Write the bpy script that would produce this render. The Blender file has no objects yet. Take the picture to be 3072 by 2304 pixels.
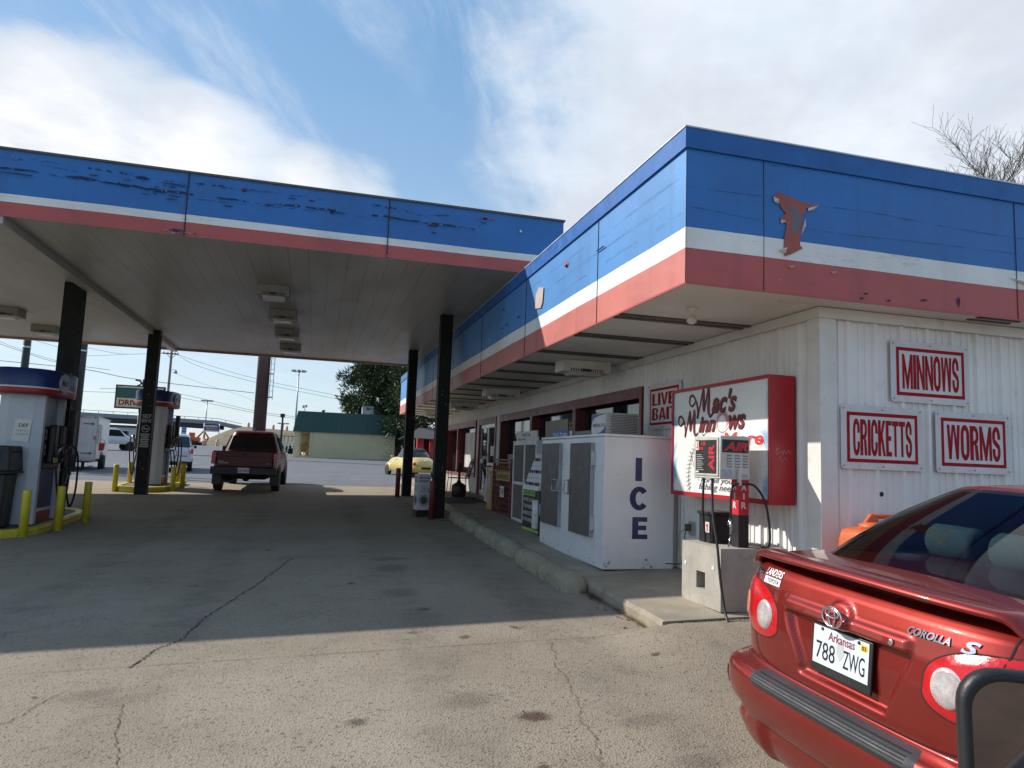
EXPOSURE=0.5; SUN=4.0; SKY=0.10; CL=7.9
CLOUDS=[(2700,150,40,.44),(0,420,8.5,.50),(330,450,10,.50),(700,540,8,.46),(1020,580,5.5,.36),(1520,250,11,-.12),(950,250,14,-.10),(350,60,14,-.10),(1450,650,8,.02)]
STAINS=[(1.37,4.27,.13,.09,.85),(2.63,5.17,.055,.05,.8),(2.01,4.08,.22,.10,.35),(1.06,4.62,.2,.16,.4),(1.05,9.3,.26,.30,.5),(1.07,10.0,.3,.16,.45),(-1.3,5.25,.2,.15,.5),(.97,7.86,.22,.25,.4),(2.05,3.5,.18,.12,.45),(1.23,3.64,.05,.04,.8)]
import bpy, math, random
from mathutils import Vector
random.seed(7)
S=bpy.context.scene
COL=S.collection
R=math.radians
# ---------------------------------------------------------------- camera
cam_d=bpy.data.cameras.new('camera'); cam=bpy.data.objects.new('camera',cam_d); COL.objects.link(cam)
yaw,pitch,roll=0.26452395,0.10727145,0.03742947
fw=Vector((math.sin(yaw)*math.cos(pitch),math.cos(yaw)*math.cos(pitch),math.sin(pitch)))
rt=Vector((math.cos(yaw),-math.sin(yaw),0)); up=rt.cross(fw)
r2=rt*math.cos(roll)+up*math.sin(roll); u2=up*math.cos(roll)-rt*math.sin(roll)
from mathutils import Matrix
mw=Matrix((r2,u2,-fw)).transposed().to_4x4(); mw.translation=Vector((0,0,1.6))
cam.matrix_world=mw
cam_d.sensor_fit='HORIZONTAL'; cam_d.sensor_width=36; cam_d.lens=36*2131.5/3072
cam_d.clip_start=.05; cam_d.clip_end=3000
S.camera=cam
S.view_settings.view_transform='Standard'; S.view_settings.look='None'
S.view_settings.exposure=EXPOSURE; S.view_settings.gamma=1
# ---------------------------------------------------------------- sun + sky
sunv=Vector((-1,.63,.80)).normalized()
sd=bpy.data.lights.new('sun','SUN'); sd.energy=SUN; sd.angle=R(.53); sd.color=(1,.94,.86)
so=bpy.data.objects.new('sun',sd); COL.objects.link(so)
so.rotation_euler=sunv.to_track_quat('Z','Y').to_euler()
el=math.asin(sunv.z); az=math.atan2(sunv.x,sunv.y)
W=bpy.data.worlds.new('World'); S.world=W; W.use_nodes=True
nt=W.node_tree; N=nt.nodes; L=nt.links; N.clear()
class G:
    """tiny node-graph helper"""
    def __init__(s,nt): s.t=nt; s.n=nt.nodes; s.l=nt.links
    def a(s,ty,**k):
        n=s.n.new(ty)
        for kk,v in k.items():
            if kk[0]=='_':
                i=kk[1:]; i=int(i) if i.isdigit() else i.replace('_',' ')
                s.set(n.inputs[i],v)
            else: setattr(n,kk,v)
        return n
    def set(s,inp,v):
        if isinstance(v,bpy.types.NodeSocket): s.l.new(v,inp)
        elif isinstance(v,bpy.types.Node): s.l.new(v.outputs[0],inp)
        else: inp.default_value=v
    def m(s,op,a,b=0,c=0,clamp=False):
        n=s.n.new('ShaderNodeMath'); n.operation=op; n.use_clamp=clamp
        s.set(n.inputs[0],a); s.set(n.inputs[1],b); s.set(n.inputs[2],c); return n.outputs[0]
    def vm(s,op,a,b=(0,0,0)):
        n=s.n.new('ShaderNodeVectorMath'); n.operation=op
        s.set(n.inputs[0],a); s.set(n.inputs[1],b); return n.outputs['Value'] if op in('DOT_PRODUCT','LENGTH','DISTANCE') else n.outputs[0]
    def mr(s,v,a,b,c=0,d=1,ty='SMOOTHSTEP'):
        n=s.n.new('ShaderNodeMapRange'); n.interpolation_type=ty
        s.set(n.inputs[0],v)
        for i,q in enumerate((a,b,c,d)): n.inputs[i+1].default_value=q
        return n.outputs[0]
    def noise(s,vec,sc,det=4,ro=.55,dist=0):
        n=s.n.new('ShaderNodeTexNoise'); s.set(n.inputs['Vector'],vec)
        n.inputs['Scale'].default_value=sc; n.inputs['Detail'].default_value=det
        n.inputs['Roughness'].default_value=ro; n.inputs['Distortion'].default_value=dist
        return n.outputs[0]
    def mix(s,f,a,b,bt='MIX'):
        n=s.n.new('ShaderNodeMix'); n.data_type='RGBA'; n.blend_type=bt
        s.set(n.inputs[0],f)
        for i,v in ((6,a),(7,b)):
            if isinstance(v,tuple) and len(v)==3: v=(*v,1)
            s.set(n.inputs[i],v)
        return n.outputs[2]
g=G(nt)
sky=g.a('ShaderNodeTexSky',sky_type='NISHITA',sun_disc=False,sun_elevation=el,sun_rotation=az,air_density=1.0,dust_density=.6,ozone_density=1.6)
tc=g.a('ShaderNodeTexCoord').outputs['Generated']
sep=g.a('ShaderNodeSeparateXYZ',_0=tc)
zc=g.m('MAXIMUM',sep.outputs[2],.015)
den=g.m('ADD',zc,.12)
comb=g.a('ShaderNodeCombineXYZ',_0=g.m('DIVIDE',sep.outputs[0],den),_1=g.m('DIVIDE',sep.outputs[1],den))
def pxdir(x,y):
    d=fw*2131.5+r2*(x-1536)-u2*(y-1152); d.normalize(); return d
m0=g.a('ShaderNodeMapping',_Vector=comb); m0.inputs['Rotation'].default_value=(0,0,R(-63))
mp=g.a('ShaderNodeMapping',_Vector=m0.outputs[0]); mp.inputs['Scale'].default_value=(.30,1,1)
n1=g.noise(mp.outputs[0],2.3,9,.62,.35)
n3=g.noise(mp.outputs[0],5.5,9,.66,.5)
n2=g.noise(comb,3.2,6,.6,.3)
nn=g.m('ADD',g.m('MULTIPLY',n1,.55),g.m('MULTIPLY',n2,.45))
cov=None
for (x,y,r0,wt) in CLOUDS:
    d=pxdir(x,y); dt=g.vm('DOT_PRODUCT',tc,tuple(d))
    w=g.mr(dt,math.cos(R(r0)),math.cos(R(r0*.3)),0,wt)
    cov=w if cov is None else g.m('ADD',cov,w)
hz=g.mr(sep.outputs[2],.0,.25,.10,0)
cov=g.m('ADD',g.m('ADD',cov,hz),g.m('SUBTRACT',nn,.5))
f=g.m('MAXIMUM',g.mr(cov,.02,.34),g.m('MULTIPLY',g.mr(n3,.40,.68,0,.75),g.mr(n1,.36,.60)))
thick=g.mr(cov,.25,.75)
cc=g.mix(thick,(5.6,6.2,7.0),(CL*1.0,CL*1.0,CL*1.02))
shade=g.noise(comb,1.7,5,.6,.2)
cc=g.mix(g.mr(shade,.40,.66,0,.6),cc,(4.6,4.85,5.3))
skc=g.mix(.6,sky.outputs[0],g.mix(g.mr(sep.outputs[2],.0,.55),(4.5,5.7,6.7),(1.75,3.55,5.9)))
fin=g.mix(g.m('MULTIPLY',f,.93),skc,cc)
bg=g.a('ShaderNodeBackground',_0=fin); bg.inputs[1].default_value=SKY
out=g.a('ShaderNodeOutputWorld'); L.new(bg.outputs[0],out.inputs[0])
# ---------------------------------------------------------------- helpers
def ip(x,X,Y):
    if x<=X[0]: return Y[0]
    for i in range(len(X)-1):
        if x<=X[i+1]: return Y[i]+(Y[i+1]-Y[i])*(x-X[i])/(X[i+1]-X[i])
    return Y[-1]
def sm(x,a,b):
    t=min(max((x-a)/(b-a),0),1); return t*t*(3-2*t)
def gz(x,y):
    return gz0(x,y)+.105*sm(x,2.35,3.1)*sm(y,4.3,5.5)*(1-sm(y,5.70,5.95))
def gz0(x,y):
    return ip(y,[-30,0,20,60,118,300,900],[-.78,0,.52,1.24,2.15,4,10])+ip(y,[15,22,60],[.03,.012,0])*(min(max(x,-9),5)-2.9)
def lin(r,g_,b):
    f=lambda c:(c/255/12.92 if c<=10.3 else ((c/255+.055)/1.055)**2.4)
    return (f(r),f(g_),f(b))
MATS={}
def mat(name,col,rough=.6,metal=0,var=.18,vs=3.,bump=.0,bs=60,coat=0,spec=.5,grime=0,gcol=(.05,.045,.04),emit=None,stretch=None,alpha=None):
    if name in MATS: return MATS[name]
    m=bpy.data.materials.new(name); m.use_nodes=True; MATS[name]=m
    h=G(m.node_tree); b=h.n['Principled BSDF']
    co=h.a('ShaderNodeTexCoord').outputs['Object']
    if stretch:
        mp=h.a('ShaderNodeMapping',_Vector=co); mp.inputs['Scale'].default_value=stretch; co=mp.outputs[0]
    c=(*col,1)
    if var>0:
        n=h.noise(co,vs,5,.6)
        k=h.mr(n,.3,.7,1-var,1+var,'LINEAR')
        c=h.mix(1.0,c,h.a('ShaderNodeCombineColor',_0=k,_1=k,_2=k).outputs[0],'MULTIPLY')
    if grime>0:
        n=h.noise(co,vs*2.7,7,.7,.6)
        c=h.mix(h.mr(n,.52,.72,0,grime),c,gcol)
    h.set(b.inputs['Base Color'],c)
    b.inputs['Metallic'].default_value=metal
    if var>0:
        h.set(b.inputs['Roughness'],h.mr(h.noise(co,vs*1.7,4),.3,.7,max(rough-.08,.02),min(rough+.1,1),'LINEAR'))
    else: b.inputs['Roughness'].default_value=rough
    b.inputs['Coat Weight'].default_value=coat; b.inputs['Coat Roughness'].default_value=.05
    b.inputs['Specular IOR Level'].default_value=spec
    if bump>0:
        bn=h.a('ShaderNodeBump',_Height=h.noise(co,bs,5,.6)); bn.inputs['Strength'].default_value=bump; bn.inputs['Distance'].default_value=.01
        h.set(b.inputs['Normal'],bn.outputs[0])
    if emit: b.inputs['Emission Color'].default_value=(*emit,1); b.inputs['Emission Strength'].default_value=1
    return m
class MB:
    def __init__(s): s.v=[]; s.f=[]; s.m=[]; s.s=[]
    def _f(s,fs,o,mi,sm=False):
        for q in fs: s.f.append([o+i for i in q]); s.m.append(mi); s.s.append(sm)
    def b(s,x0,x1,y0,y1,z0,z1,mi=0,tx=0,ty=0):
        """box by bounds; tx,ty shrink the top"""
        if isinstance(mi,float): mi,tx,ty=0,mi,tx
        o=len(s.v)
        s.v+=[(x0,y0,z0),(x1,y0,z0),(x1,y1,z0),(x0,y1,z0),(x0+tx,y0+ty,z1),(x1-tx,y0+ty,z1),(x1-tx,y1-ty,z1),(x0+tx,y1-ty,z1)]
        s._f([(0,3,2,1),(4,5,6,7),(0,1,5,4),(1,2,6,5),(2,3,7,6),(3,0,4,7)],o,mi); return s
    def poly(s,pts,mi=0):
        o=len(s.v); s.v+=[tuple(p) for p in pts]; s._f([tuple(range(len(pts)))],o,mi); return s
    def slab(s,pts,n,mi=0):
        """polygon extruded by vector n"""
        o=len(s.v); k=len(pts); n=Vector(n)
        s.v+=[tuple(p) for p in pts]+[tuple(Vector(p)+n) for p in pts]
        s._f([tuple(range(k-1,-1,-1)),tuple(range(k,2*k))]+[(i,(i+1)%k,k+(i+1)%k,k+i) for i in range(k)],o,mi); return s
    def tube(s,pts,r,n=8,mi=0,cap=True):
        pts=[Vector(p) for p in pts]; o=len(s.v); k=len(pts)
        rs=r if isinstance(r,(list,tuple)) else [r]*k
        prev=None
        for i,p in enumerate(pts):
            d=(pts[min(i+1,k-1)]-pts[max(i-1,0)])
            d=d.normalized() if d.length>1e-9 else Vector((0,0,1))
            if prev is None:
                a=d.cross(Vector((0,0,1)));
                if a.length<.05: a=d.cross(Vector((1,0,0)))
            else: a=prev-d*prev.dot(d)
            a.normalize(); prev=a; b_=d.cross(a)
            for j in range(n):
                t=2*math.pi*j/n; s.v.append(tuple(p+(a*math.cos(t)+b_*math.sin(t))*rs[i]))
        for i in range(k-1):
            s._f([(i*n+j,i*n+(j+1)%n,(i+1)*n+(j+1)%n,(i+1)*n+j) for j in range(n)],o,mi,n>4)
        if cap: s._f([tuple(range(n-1,-1,-1)),tuple(range((k-1)*n,k*n))],o,mi)
        return s
    def lathe(s,prof,c=(0,0,0),ax='z',n=24,mi=0,sx=1,sy=1):
        o=len(s.v)
        for (r,h) in prof:
            for j in range(n):
                t=2*math.pi*j/n; a,b_=r*math.cos(t)*sx,r*math.sin(t)*sy
                p={'z':(a,b_,h),'x':(h,a,b_),'y':(a,h,b_)}[ax]
                s.v.append((p[0]+c[0],p[1]+c[1],p[2]+c[2]))
        k=len(prof)
        for i in range(k-1): s._f([(i*n+j,i*n+(j+1)%n,(i+1)*n+(j+1)%n,(i+1)*n+j) for j in range(n)],o,mi,True)
        if prof[0][0]>1e-6: s._f([tuple(range(n-1,-1,-1))],o,mi)
        if prof[-1][0]>1e-6: s._f([tuple(range((k-1)*n,k*n))],o,mi)
        return s
    def grid(s,fn,nu,nv,mi=0,wrap=False,smooth=True,mf=None):
        o=len(s.v)
        for i in range(nu+1):
            for j in range(nv+1): s.v.append(tuple(fn(i/nu,j/nv)))
        for i in range(nu):
            for j in range(nv):
                q=(i*(nv+1)+j,(i+1)*(nv+1)+j,(i+1)*(nv+1)+j+1,i*(nv+1)+j+1)
                s._f([q],o,mf(i/nu,j/nv) if mf else mi,smooth)
        return s
    def build(s,name,mats,parent=None,w=False,bevel=0,shade=False):
        if not isinstance(mats,(list,tuple)): mats=[mats]
        off=Vector((0,0,0))
        if w:
            p=parent
            while p: off+=p.location; p=p.parent
        me=bpy.data.meshes.new(name)
        me.from_pydata([(v[0]-off.x,v[1]-off.y,v[2]-off.z) for v in s.v],[],s.f)
        for m in mats: me.materials.append(m)
        me.polygons.foreach_set('material_index',s.m)
        me.polygons.foreach_set('use_smooth',[True]*len(s.f) if shade else s.s)
        me.update()
        o=bpy.data.objects.new(name,me); COL.objects.link(o)
        if parent: o.parent=parent
        if bevel>0:
            md=o.modifiers.new('bevel','BEVEL'); md.width=bevel; md.segments=2; md.limit_method='ANGLE'; md.angle_limit=R(40)
            for p in me.polygons: p.use_smooth=True
            me.set_sharp_from_angle(angle=R(35)) if hasattr(me,'set_sharp_from_angle') else None
        return o
def split_build(mb,name,mats,parent=None,w=False):
    par=list(range(len(mb.v)))
    def find(i):
        while par[i]!=i: par[i]=par[par[i]]; i=par[i]
        return i
    for f in mb.f:
        for q in f[1:]: par[find(f[0])]=find(q)
    grp={}
    for k,f in enumerate(mb.f): grp.setdefault(find(f[0]),[]).append(k)
    outp=[]
    for ks in grp.values():
        m=MB(); mp_={}
        for k in ks:
            nf=[]
            for q in mb.f[k]:
                if q not in mp_: mp_[q]=len(m.v); m.v.append(mb.v[q])
                nf.append(mp_[q])
            m.f.append(nf); m.m.append(mb.m[k]); m.s.append(mb.s[k])
        outp.append(m.build(name,mats,parent,w=w))
    return outp
def tag(o,label,cat,group=None,kind=None):
    if label: o['label']=label
    if cat: o['category']=cat
    if group: o['group']=group
    if kind: o['kind']=kind
    return o
def thing(name,label,cat,loc=(0,0,0),rz=0,group=None):
    o=bpy.data.objects.new(name,None); COL.objects.link(o); o.empty_display_size=.1
    o.location=loc; o.rotation_euler=(0,0,rz); return tag(o,label,cat,group)
def kids(o): return [c for c in COL.objects if c.parent==o]
def copy_tree(o,loc=None,label=None,parent=None,rz=None):
    c=o.copy(); COL.objects.link(c)
    if parent: c.parent=parent
    if loc is not None: c.location=loc
    if rz is not None: c.rotation_euler=(0,0,rz)
    if label: c['label']=label
    for k in kids(o): copy_tree(k,parent=c)
    return c
def text(s,m,parent,fn,wd,ht,bold=0,shear=0,res=3,name='lettering',depth=0,sp=1.0,w=False,fit=True):
    """s set in a wd x ht box; fn(x,y,d)->3D point (d = raise off the surface)"""
    cu=bpy.data.curves.new('t','FONT'); cu.body=s; cu.size=1; cu.offset=bold; cu.shear=shear; cu.resolution_u=res; cu.space_character=sp
    cu.fill_mode='FRONT'
    ob=bpy.data.objects.new('t',cu); COL.objects.link(ob)
    dg=bpy.context.evaluated_depsgraph_get(); me=bpy.data.meshes.new_from_object(ob.evaluated_get(dg))
    COL.objects.unlink(ob); bpy.data.objects.remove(ob); bpy.data.curves.remove(cu)
    xs=[v.co.x for v in me.vertices]; ys=[v.co.y for v in me.vertices]
    x0,x1,y0,y1=min(xs),max(xs),min(ys),max(ys)
    off=Vector((0,0,0))
    if w:
        p=parent
        while p: off+=p.location; p=p.parent
    for v in me.vertices:
        v.co=Vector(fn((v.co.x-x0)/(x1-x0)*wd,(v.co.y-y0)/(y1-y0)*ht,.0))-off
    me.materials.append(m); me.name=name
    o=bpy.data.objects.new(name,me); COL.objects.link(o)
    if parent: o.parent=parent
    return o
def plane(o,ux,uy,n):
    o,ux,uy,n=Vector(o),Vector(ux),Vector(uy),Vector(n)
    return lambda x,y,d=0:o+ux*x+uy*y+n*d
def stroke(mb,pts,wd,fn,mi=0):
    """flat ribbon lettering: pts in 2D, variable width"""
    k=len(pts); ws=wd if isinstance(wd,list) else [wd]*k
    o=len(mb.v)
    for i,(x,y) in enumerate(pts):
        a=pts[max(i-1,0)]; b=pts[min(i+1,k-1)]
        dx,dy=b[0]-a[0],b[1]-a[1]; l=math.hypot(dx,dy) or 1
        nx,ny=-dy/l*ws[i]/2,dx/l*ws[i]/2
        mb.v.append(tuple(fn(x+nx,y+ny))); mb.v.append(tuple(fn(x-nx,y-ny)))
    mb._f([(2*i,2*i+1,2*i+3,2*i+2) for i in range(k-1)],o,mi)
def spline(P,n=8):
    out=[]
    P=[P[0]]+list(P)+[P[-1]]
    for i in range(1,len(P)-2):
        for j in range(n):
            t=j/n
            out.append(tuple(.5*((2*P[i][k])+(-P[i-1][k]+P[i+1][k])*t+(2*P[i-1][k]-5*P[i][k]+4*P[i+1][k]-P[i+2][k])*t*t+(-P[i-1][k]+3*P[i][k]-3*P[i+1][k]+P[i+2][k])*t**3) for k in range(len(P[i]))))
    out.append(tuple(P[-2])); return out
BLK={}
def _blk():
    V=lambda x,w=.37:[(x,0),(x+w,0),(x+w,1),(x,1)]
    H=lambda y,x0,x1,h=.13:[(x0,y),(x1,y),(x1,y+h),(x0,y+h)]
    BLK['I']=(.37,[V(0)])
    BLK['L']=(.78,[V(0),H(0,.3,.78)])
    BLK['T']=(.86,[[(.28,0),(.58,0),(.58,.86),(.28,.86)],H(.86,0,.86,.14)])
    BLK['E']=(.8,[V(0),H(0,.3,.8),H(.44,.3,.74),H(.87,.3,.8)])
    BLK['N']=(1.0,[V(0,.28),V(.72,.28),[(.28,1),(.28,.62),(.72,0),(.72,.38)]])
    BLK['M']=(1.3,[V(0,.28),V(1.02,.28),[(.28,1),(.28,.55),(.55,0),(.65,0),(.65,.36)],[(.65,.36),(.65,0),(.75,0),(1.02,.55),(1.02,1)]])
    BLK['W']=(1.36,[[(0,1),(.18,0),(.44,0),(.29,1)],[(.44,0),(.68,.86),(.68,1),(.52,1),(.34,.5)],[(.68,1),(.68,.86),(.92,0),(1.02,.5),(.84,1)],[(.92,0),(1.18,0),(1.36,1),(1.07,1)]])
    BLK['V']=(.98,[[(0,1),(.34,0),(.49,0),(.49,.22),(.30,1)],[(.49,.22),(.49,0),(.64,0),(.98,1),(.68,1)]])
    BLK['A']=(1.0,[[(0,0),(.30,0),(.50,.78),(.50,1),(.34,1)],[(.50,1),(.50,.78),(.70,0),(1.0,0),(.66,1)],[(.36,.20),(.64,.20),(.61,.33),(.39,.33)]])
    BLK['K']=(1.0,[V(0),[(.3,.28),(.3,.58),(.66,1),(1.0,1)],[(.42,.44),(.68,0),(1.0,0),(.60,.62)]])
    def arc(cx,cy,rx,ry,wx,wy,a0,a1,n=8):
        o=[];
        for i in range(n):
            A=[math.radians(a0+(a1-a0)*k/n) for k in (i,i+1)]
            o.append([(cx+rx*math.cos(A[0]),cy+ry*math.sin(A[0])),(cx+rx*math.cos(A[1]),cy+ry*math.sin(A[1])),(cx+(rx-wx)*math.cos(A[1]),cy+(ry-wy)*math.sin(A[1])),(cx+(rx-wx)*math.cos(A[0]),cy+(ry-wy)*math.sin(A[0]))])
        return o
    BLK['O']=(.9,[[(0,.28),(.3,.28),(.3,.72),(0,.72)],[(.6,.28),(.9,.28),(.9,.72),(.6,.72)]]+arc(.45,.72,.45,.30,.30,.16,0,180)+arc(.45,.28,.45,.30,.30,.16,180,360))
    BLK['C']=(.88,[[(0,.28),(.3,.28),(.3,.72),(0,.72)],[(.58,.62),(.88,.62),(.88,.72),(.58,.72)],[(.58,.28),(.88,.28),(.88,.38),(.58,.38)]]+arc(.44,.72,.44,.30,.30,.16,0,180)+arc(.44,.28,.44,.30,.30,.16,180,360))
    BLK['S']=(.86,[[(0,.66),(.3,.66),(.3,.74),(0,.74)],[(.56,.64),(.86,.64),(.86,.74),(.56,.74)],[(0,.26),(.3,.26),(.3,.36),(0,.36)],[(.56,.26),(.86,.26),(.86,.34),(.56,.34)],[(0,.66),(.08,.53),(.60,.34),(.86,.34),(.78,.47),(.26,.66)]]+arc(.43,.74,.43,.28,.30,.15,0,180)+arc(.43,.26,.43,.28,.30,.15,180,360))
    BLK['R']=(.95,[V(0),H(.86,.3,.52,.14),H(.44,.3,.52,.13)]+arc(.52,.72,.40,.28,.28,.15,-90,90)+[[(.58,0),(.92,0),(.80,.46),(.50,.44)]])
    BLK['B']=(.93,[V(0),H(.86,.3,.5,.14),H(.44,.3,.5,.13),H(0,.3,.5,.14)]+arc(.50,.755,.40,.245,.28,.13,-70,90)+arc(.50,.28,.43,.28,.29,.14,-90,75))
_blk()
def block(s,m,par,fn,wd,ht,w=True,gap=.07):
    tw=sum(BLK[c][0] for c in s)+gap*(len(s)-1); k=wd/tw; x=0; mb=MB(); i=0
    for c in s:
        for P in BLK[c][1]:
            i+=1; mb.poly([fn((x+a)*k,b*ht,(i%7)*.00012) for a,b in P])
        x+=BLK[c][0]+gap
    return mb.build('lettering',m,par,w=w)
# ---------------------------------------------------------------- ground
def ground_mat():
    m=bpy.data.materials.new('lot_concrete'); m.use_nodes=True; h=G(m.node_tree); b=h.n['Principled BSDF']
    co=h.a('ShaderNodeTexCoord').outputs['Object']
    sp=h.a('ShaderNodeSeparateXYZ',_0=co)
    big=h.noise(co,.35,5,.6); med=h.noise(co,2.2,6,.65,.4); fine=h.noise(co,70,3,.6)
    vor=h.a('ShaderNodeTexVoronoi',_Vector=co,_Scale=58.0)
    conc=h.mix(h.mr(big,.3,.7),(.245,.203,.150),(.312,.265,.205))
    conc=h.mix(h.mr(med,.45,.75,0,.45),conc,(.155,.126,.092))
    # tan, cleaner band just beyond the canopy and blue-grey asphalt after that
    # exposed stones
    st=h.mix(h.a('ShaderNodeSeparateColor',_0=vor.outputs['Color']).outputs[1],(.07,.055,.042),(.50,.43,.33))
    vd=h.mr(vor.outputs['Distance'],.1,.55,.9,0)
    patch=h.mr(h.noise(co,.9,5,.65),.36,.62,.25,1)
    conc=h.mix(h.m('MULTIPLY',patch,h.m('MULTIPLY',h.mr(h.noise(co,30,3,.6),.38,.6,.2,.62),vd)),conc,st)
    tx=h.m('ADD',sp.outputs[0],h.m('MULTIPLY',h.m('SUBTRACT',big,.5),.5))
    for x0 in (-2.55,-1.05,.9,2.1): conc=h.mix(h.m('MULTIPLY',h.mr(h.m('ABSOLUTE',h.m('SUBTRACT',tx,x0)),.10,.32,.26,0),h.mr(med,.4,.6,.4,1)),conc,(.11,.095,.078))
    pit=h.mr(h.noise(co,34,4,.7),.58,.68,0,.6)
    wear=h.m('MULTIPLY',patch,1.0)
    wear2=h.mr(h.m('ADD',sp.outputs[1],h.m('MULTIPLY',med,3)),9.5,3.5,.3,1)
    conc=h.mix(h.m('MULTIPLY',pit,wear),conc,(.07,.058,.048))
    # oil spots
    sv=h.a('ShaderNodeTexVoronoi',_Vector=h.vm('ADD',co,h.a('ShaderNodeCombineXYZ',_0=h.m('MULTIPLY',med,.5),_1=h.m('MULTIPLY',fine,.12))),_Scale=1.3,_Randomness=1.0)
    spot=h.mr(sv.outputs['Distance'],.035,.11,1,0)
    pick=h.mr(h.a('ShaderNodeSeparateColor',_0=sv.outputs['Color']).outputs[0],.45,.55)
    conc=h.mix(h.m('MULTIPLY',h.m('MULTIPLY',spot,pick),.72),conc,(.045,.038,.032))
    dn=h.noise(co,11,6,.75)
    for (x,y,rx,ry,k) in STAINS:
        d=h.vm('LENGTH',h.vm('MULTIPLY',h.vm('SUBTRACT',co,(x,y,0)),(1/rx,1/ry,0)))
        d=h.m('ADD',d,h.m('ADD',h.m('MULTIPLY',h.m('SUBTRACT',med,.5),2.2),h.m('MULTIPLY',h.m('SUBTRACT',dn,.5),1.8)))
        conc=h.mix(h.mr(d,.35,1.15,k,0),conc,(.06,.035,.022) if rx<.16 else (.10,.083,.066))
    asp=h.mix(h.mr(med,.35,.7),(.125,.13,.145),(.175,.18,.195))
    asp=h.mix(h.mr(h.noise(co,.8,5,.6),.55,.7,0,.5),asp,(.095,.095,.10))
    tan=h.mix(h.mr(med,.3,.7),(.31,.26,.19),(.37,.315,.235))
    t1=h.mr(h.m('ADD',sp.outputs[1],h.m('MULTIPLY',med,.8)),17.5,20.,0,1)
    c=h.mix(h.m('MULTIPLY',t1,.75),conc,tan)
    edge=h.m('ADD',sp.outputs[1],h.m('MULTIPLY',h.m('ADD',sp.outputs[0],2),.12))
    c=h.mix(h.mr(h.m('ADD',edge,h.m('MULTIPLY',med,.25)),24.3,24.6,0,1),c,asp)
    h.set(b.inputs['Base Color'],c); b.inputs['Roughness'].default_value=.92; b.inputs['Specular IOR Level'].default_value=.25
    hh=h.m('ADD',h.m('MULTIPLY',vd,.5),h.m('ADD',h.m('MULTIPLY',fine,.7),h.m('MULTIPLY',pit,-1.6)))
    bn=h.a('ShaderNodeBump',_Height=hh); bn.inputs['Strength'].default_value=.8; bn.inputs['Distance'].default_value=.008
    h.set(b.inputs['Normal'],bn.outputs[0]); return m
def grid_axis(a,b,fine0,fine1,fs,cs):
    o=[]; x=a
    while x<b:
        o.append(x); x+=fs if fine0<=x<fine1 else cs
    o.append(b); return o
gx=sorted(set([2.3+i*.08 for i in range(12)]+[-600,-400,-250,-150,-100,-70,-50,-35,-25,-18,-14]+[-9+i*.7 for i in range(20)]+[5,6,8,12,20,30,45,70,100,150,250,400,600]))
gy=sorted(set([4.2+i*.1 for i in range(28)]+[-60,-40]+[-30+i*3 for i in range(10)]+[i*1.0 for i in range(0,61)]+[65,72,80,90,100,118,140,170,210,260,300,400,550,700,900]))
mb=MB(); nx=len(gx)
for y in gy:
    for x in gx: mb.v.append((x,y,gz(x,y)))
for j in range(len(gy)-1):
    for i in range(nx-1): mb.f.append([j*nx+i,j*nx+i+1,(j+1)*nx+i+1,(j+1)*nx+i]); mb.m.append(0); mb.s.append(True)
tag(mb.build('ground',ground_mat()),'worn concrete forecourt with dark oil spots, asphalt beyond','ground',kind='structure')
# sidewalk slab in front of the store (top follows the lot, 12 cm up)
walkm=mat('walk_concrete',(.32,.275,.21),.9,var=.22,vs=1.6,bump=.5,bs=55,grime=.5,gcol=(.16,.14,.11),spec=.25)
KX=2.97; KH=.12
mb=MB()
ys=[5.72+i*.12 for i in range(28)]+[9.2+i*.5 for i in range(36)]
rnd=random.Random(3); ej=[rnd.uniform(-.012,.016) for _ in ys]; ez=[rnd.uniform(-.014,.0) for _ in ys]
for i in range(len(ys)-1):
    y0,y1=ys[i],ys[i+1]; c0,c1=KX+.03+ej[i],KX+.03+ej[i+1]
    for (xa,xb,xc,xd) in ((c0,3.7,3.7,c1),(3.7,4.6,4.6,3.7)):
        mb.poly([(xa,y0,gz0(xa,y0)+KH),(xb,y0,gz0(xb,y0)+KH),(xc,y1,gz0(xc,y1)+KH),(xd,y1,gz0(xd,y1)+KH)])
    mb.poly([(KX+ej[i]*.4,y0,gz0(KX,y0)+KH-.03+ez[i]),(c0,y0,gz0(c0,y0)+KH),(c1,y1,gz0(c1,y1)+KH),(KX+ej[i+1]*.4,y1,gz0(KX,y1)+KH-.03+ez[i+1])])
    mb.poly([(KX,y0,gz0(KX,y0)-.1),(KX+ej[i]*.4,y0,gz0(KX,y0)+KH-.03+ez[i]),(KX+ej[i+1]*.4,y1,gz0(KX,y1)+KH-.03+ez[i+1]),(KX,y1,gz0(KX,y1)-.1)])
y0=ys[0]
for xa,xb in ((KX,3.7),(3.7,4.6)):
    mb.poly([(xa,y0,gz0(xa,y0)+KH),(xa,y0,gz0(xa,y0)-.1),(xb,y0,gz0(xb,y0)-.1),(xb,y0,gz0(xb,y0)+KH)])
walk=tag(mb.build('sidewalk',walkm),'raised concrete walk along the store wall','sidewalk',kind='structure')
crackm=mat('crack_dark',(.018,.016,.014),.95,var=0)
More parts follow.
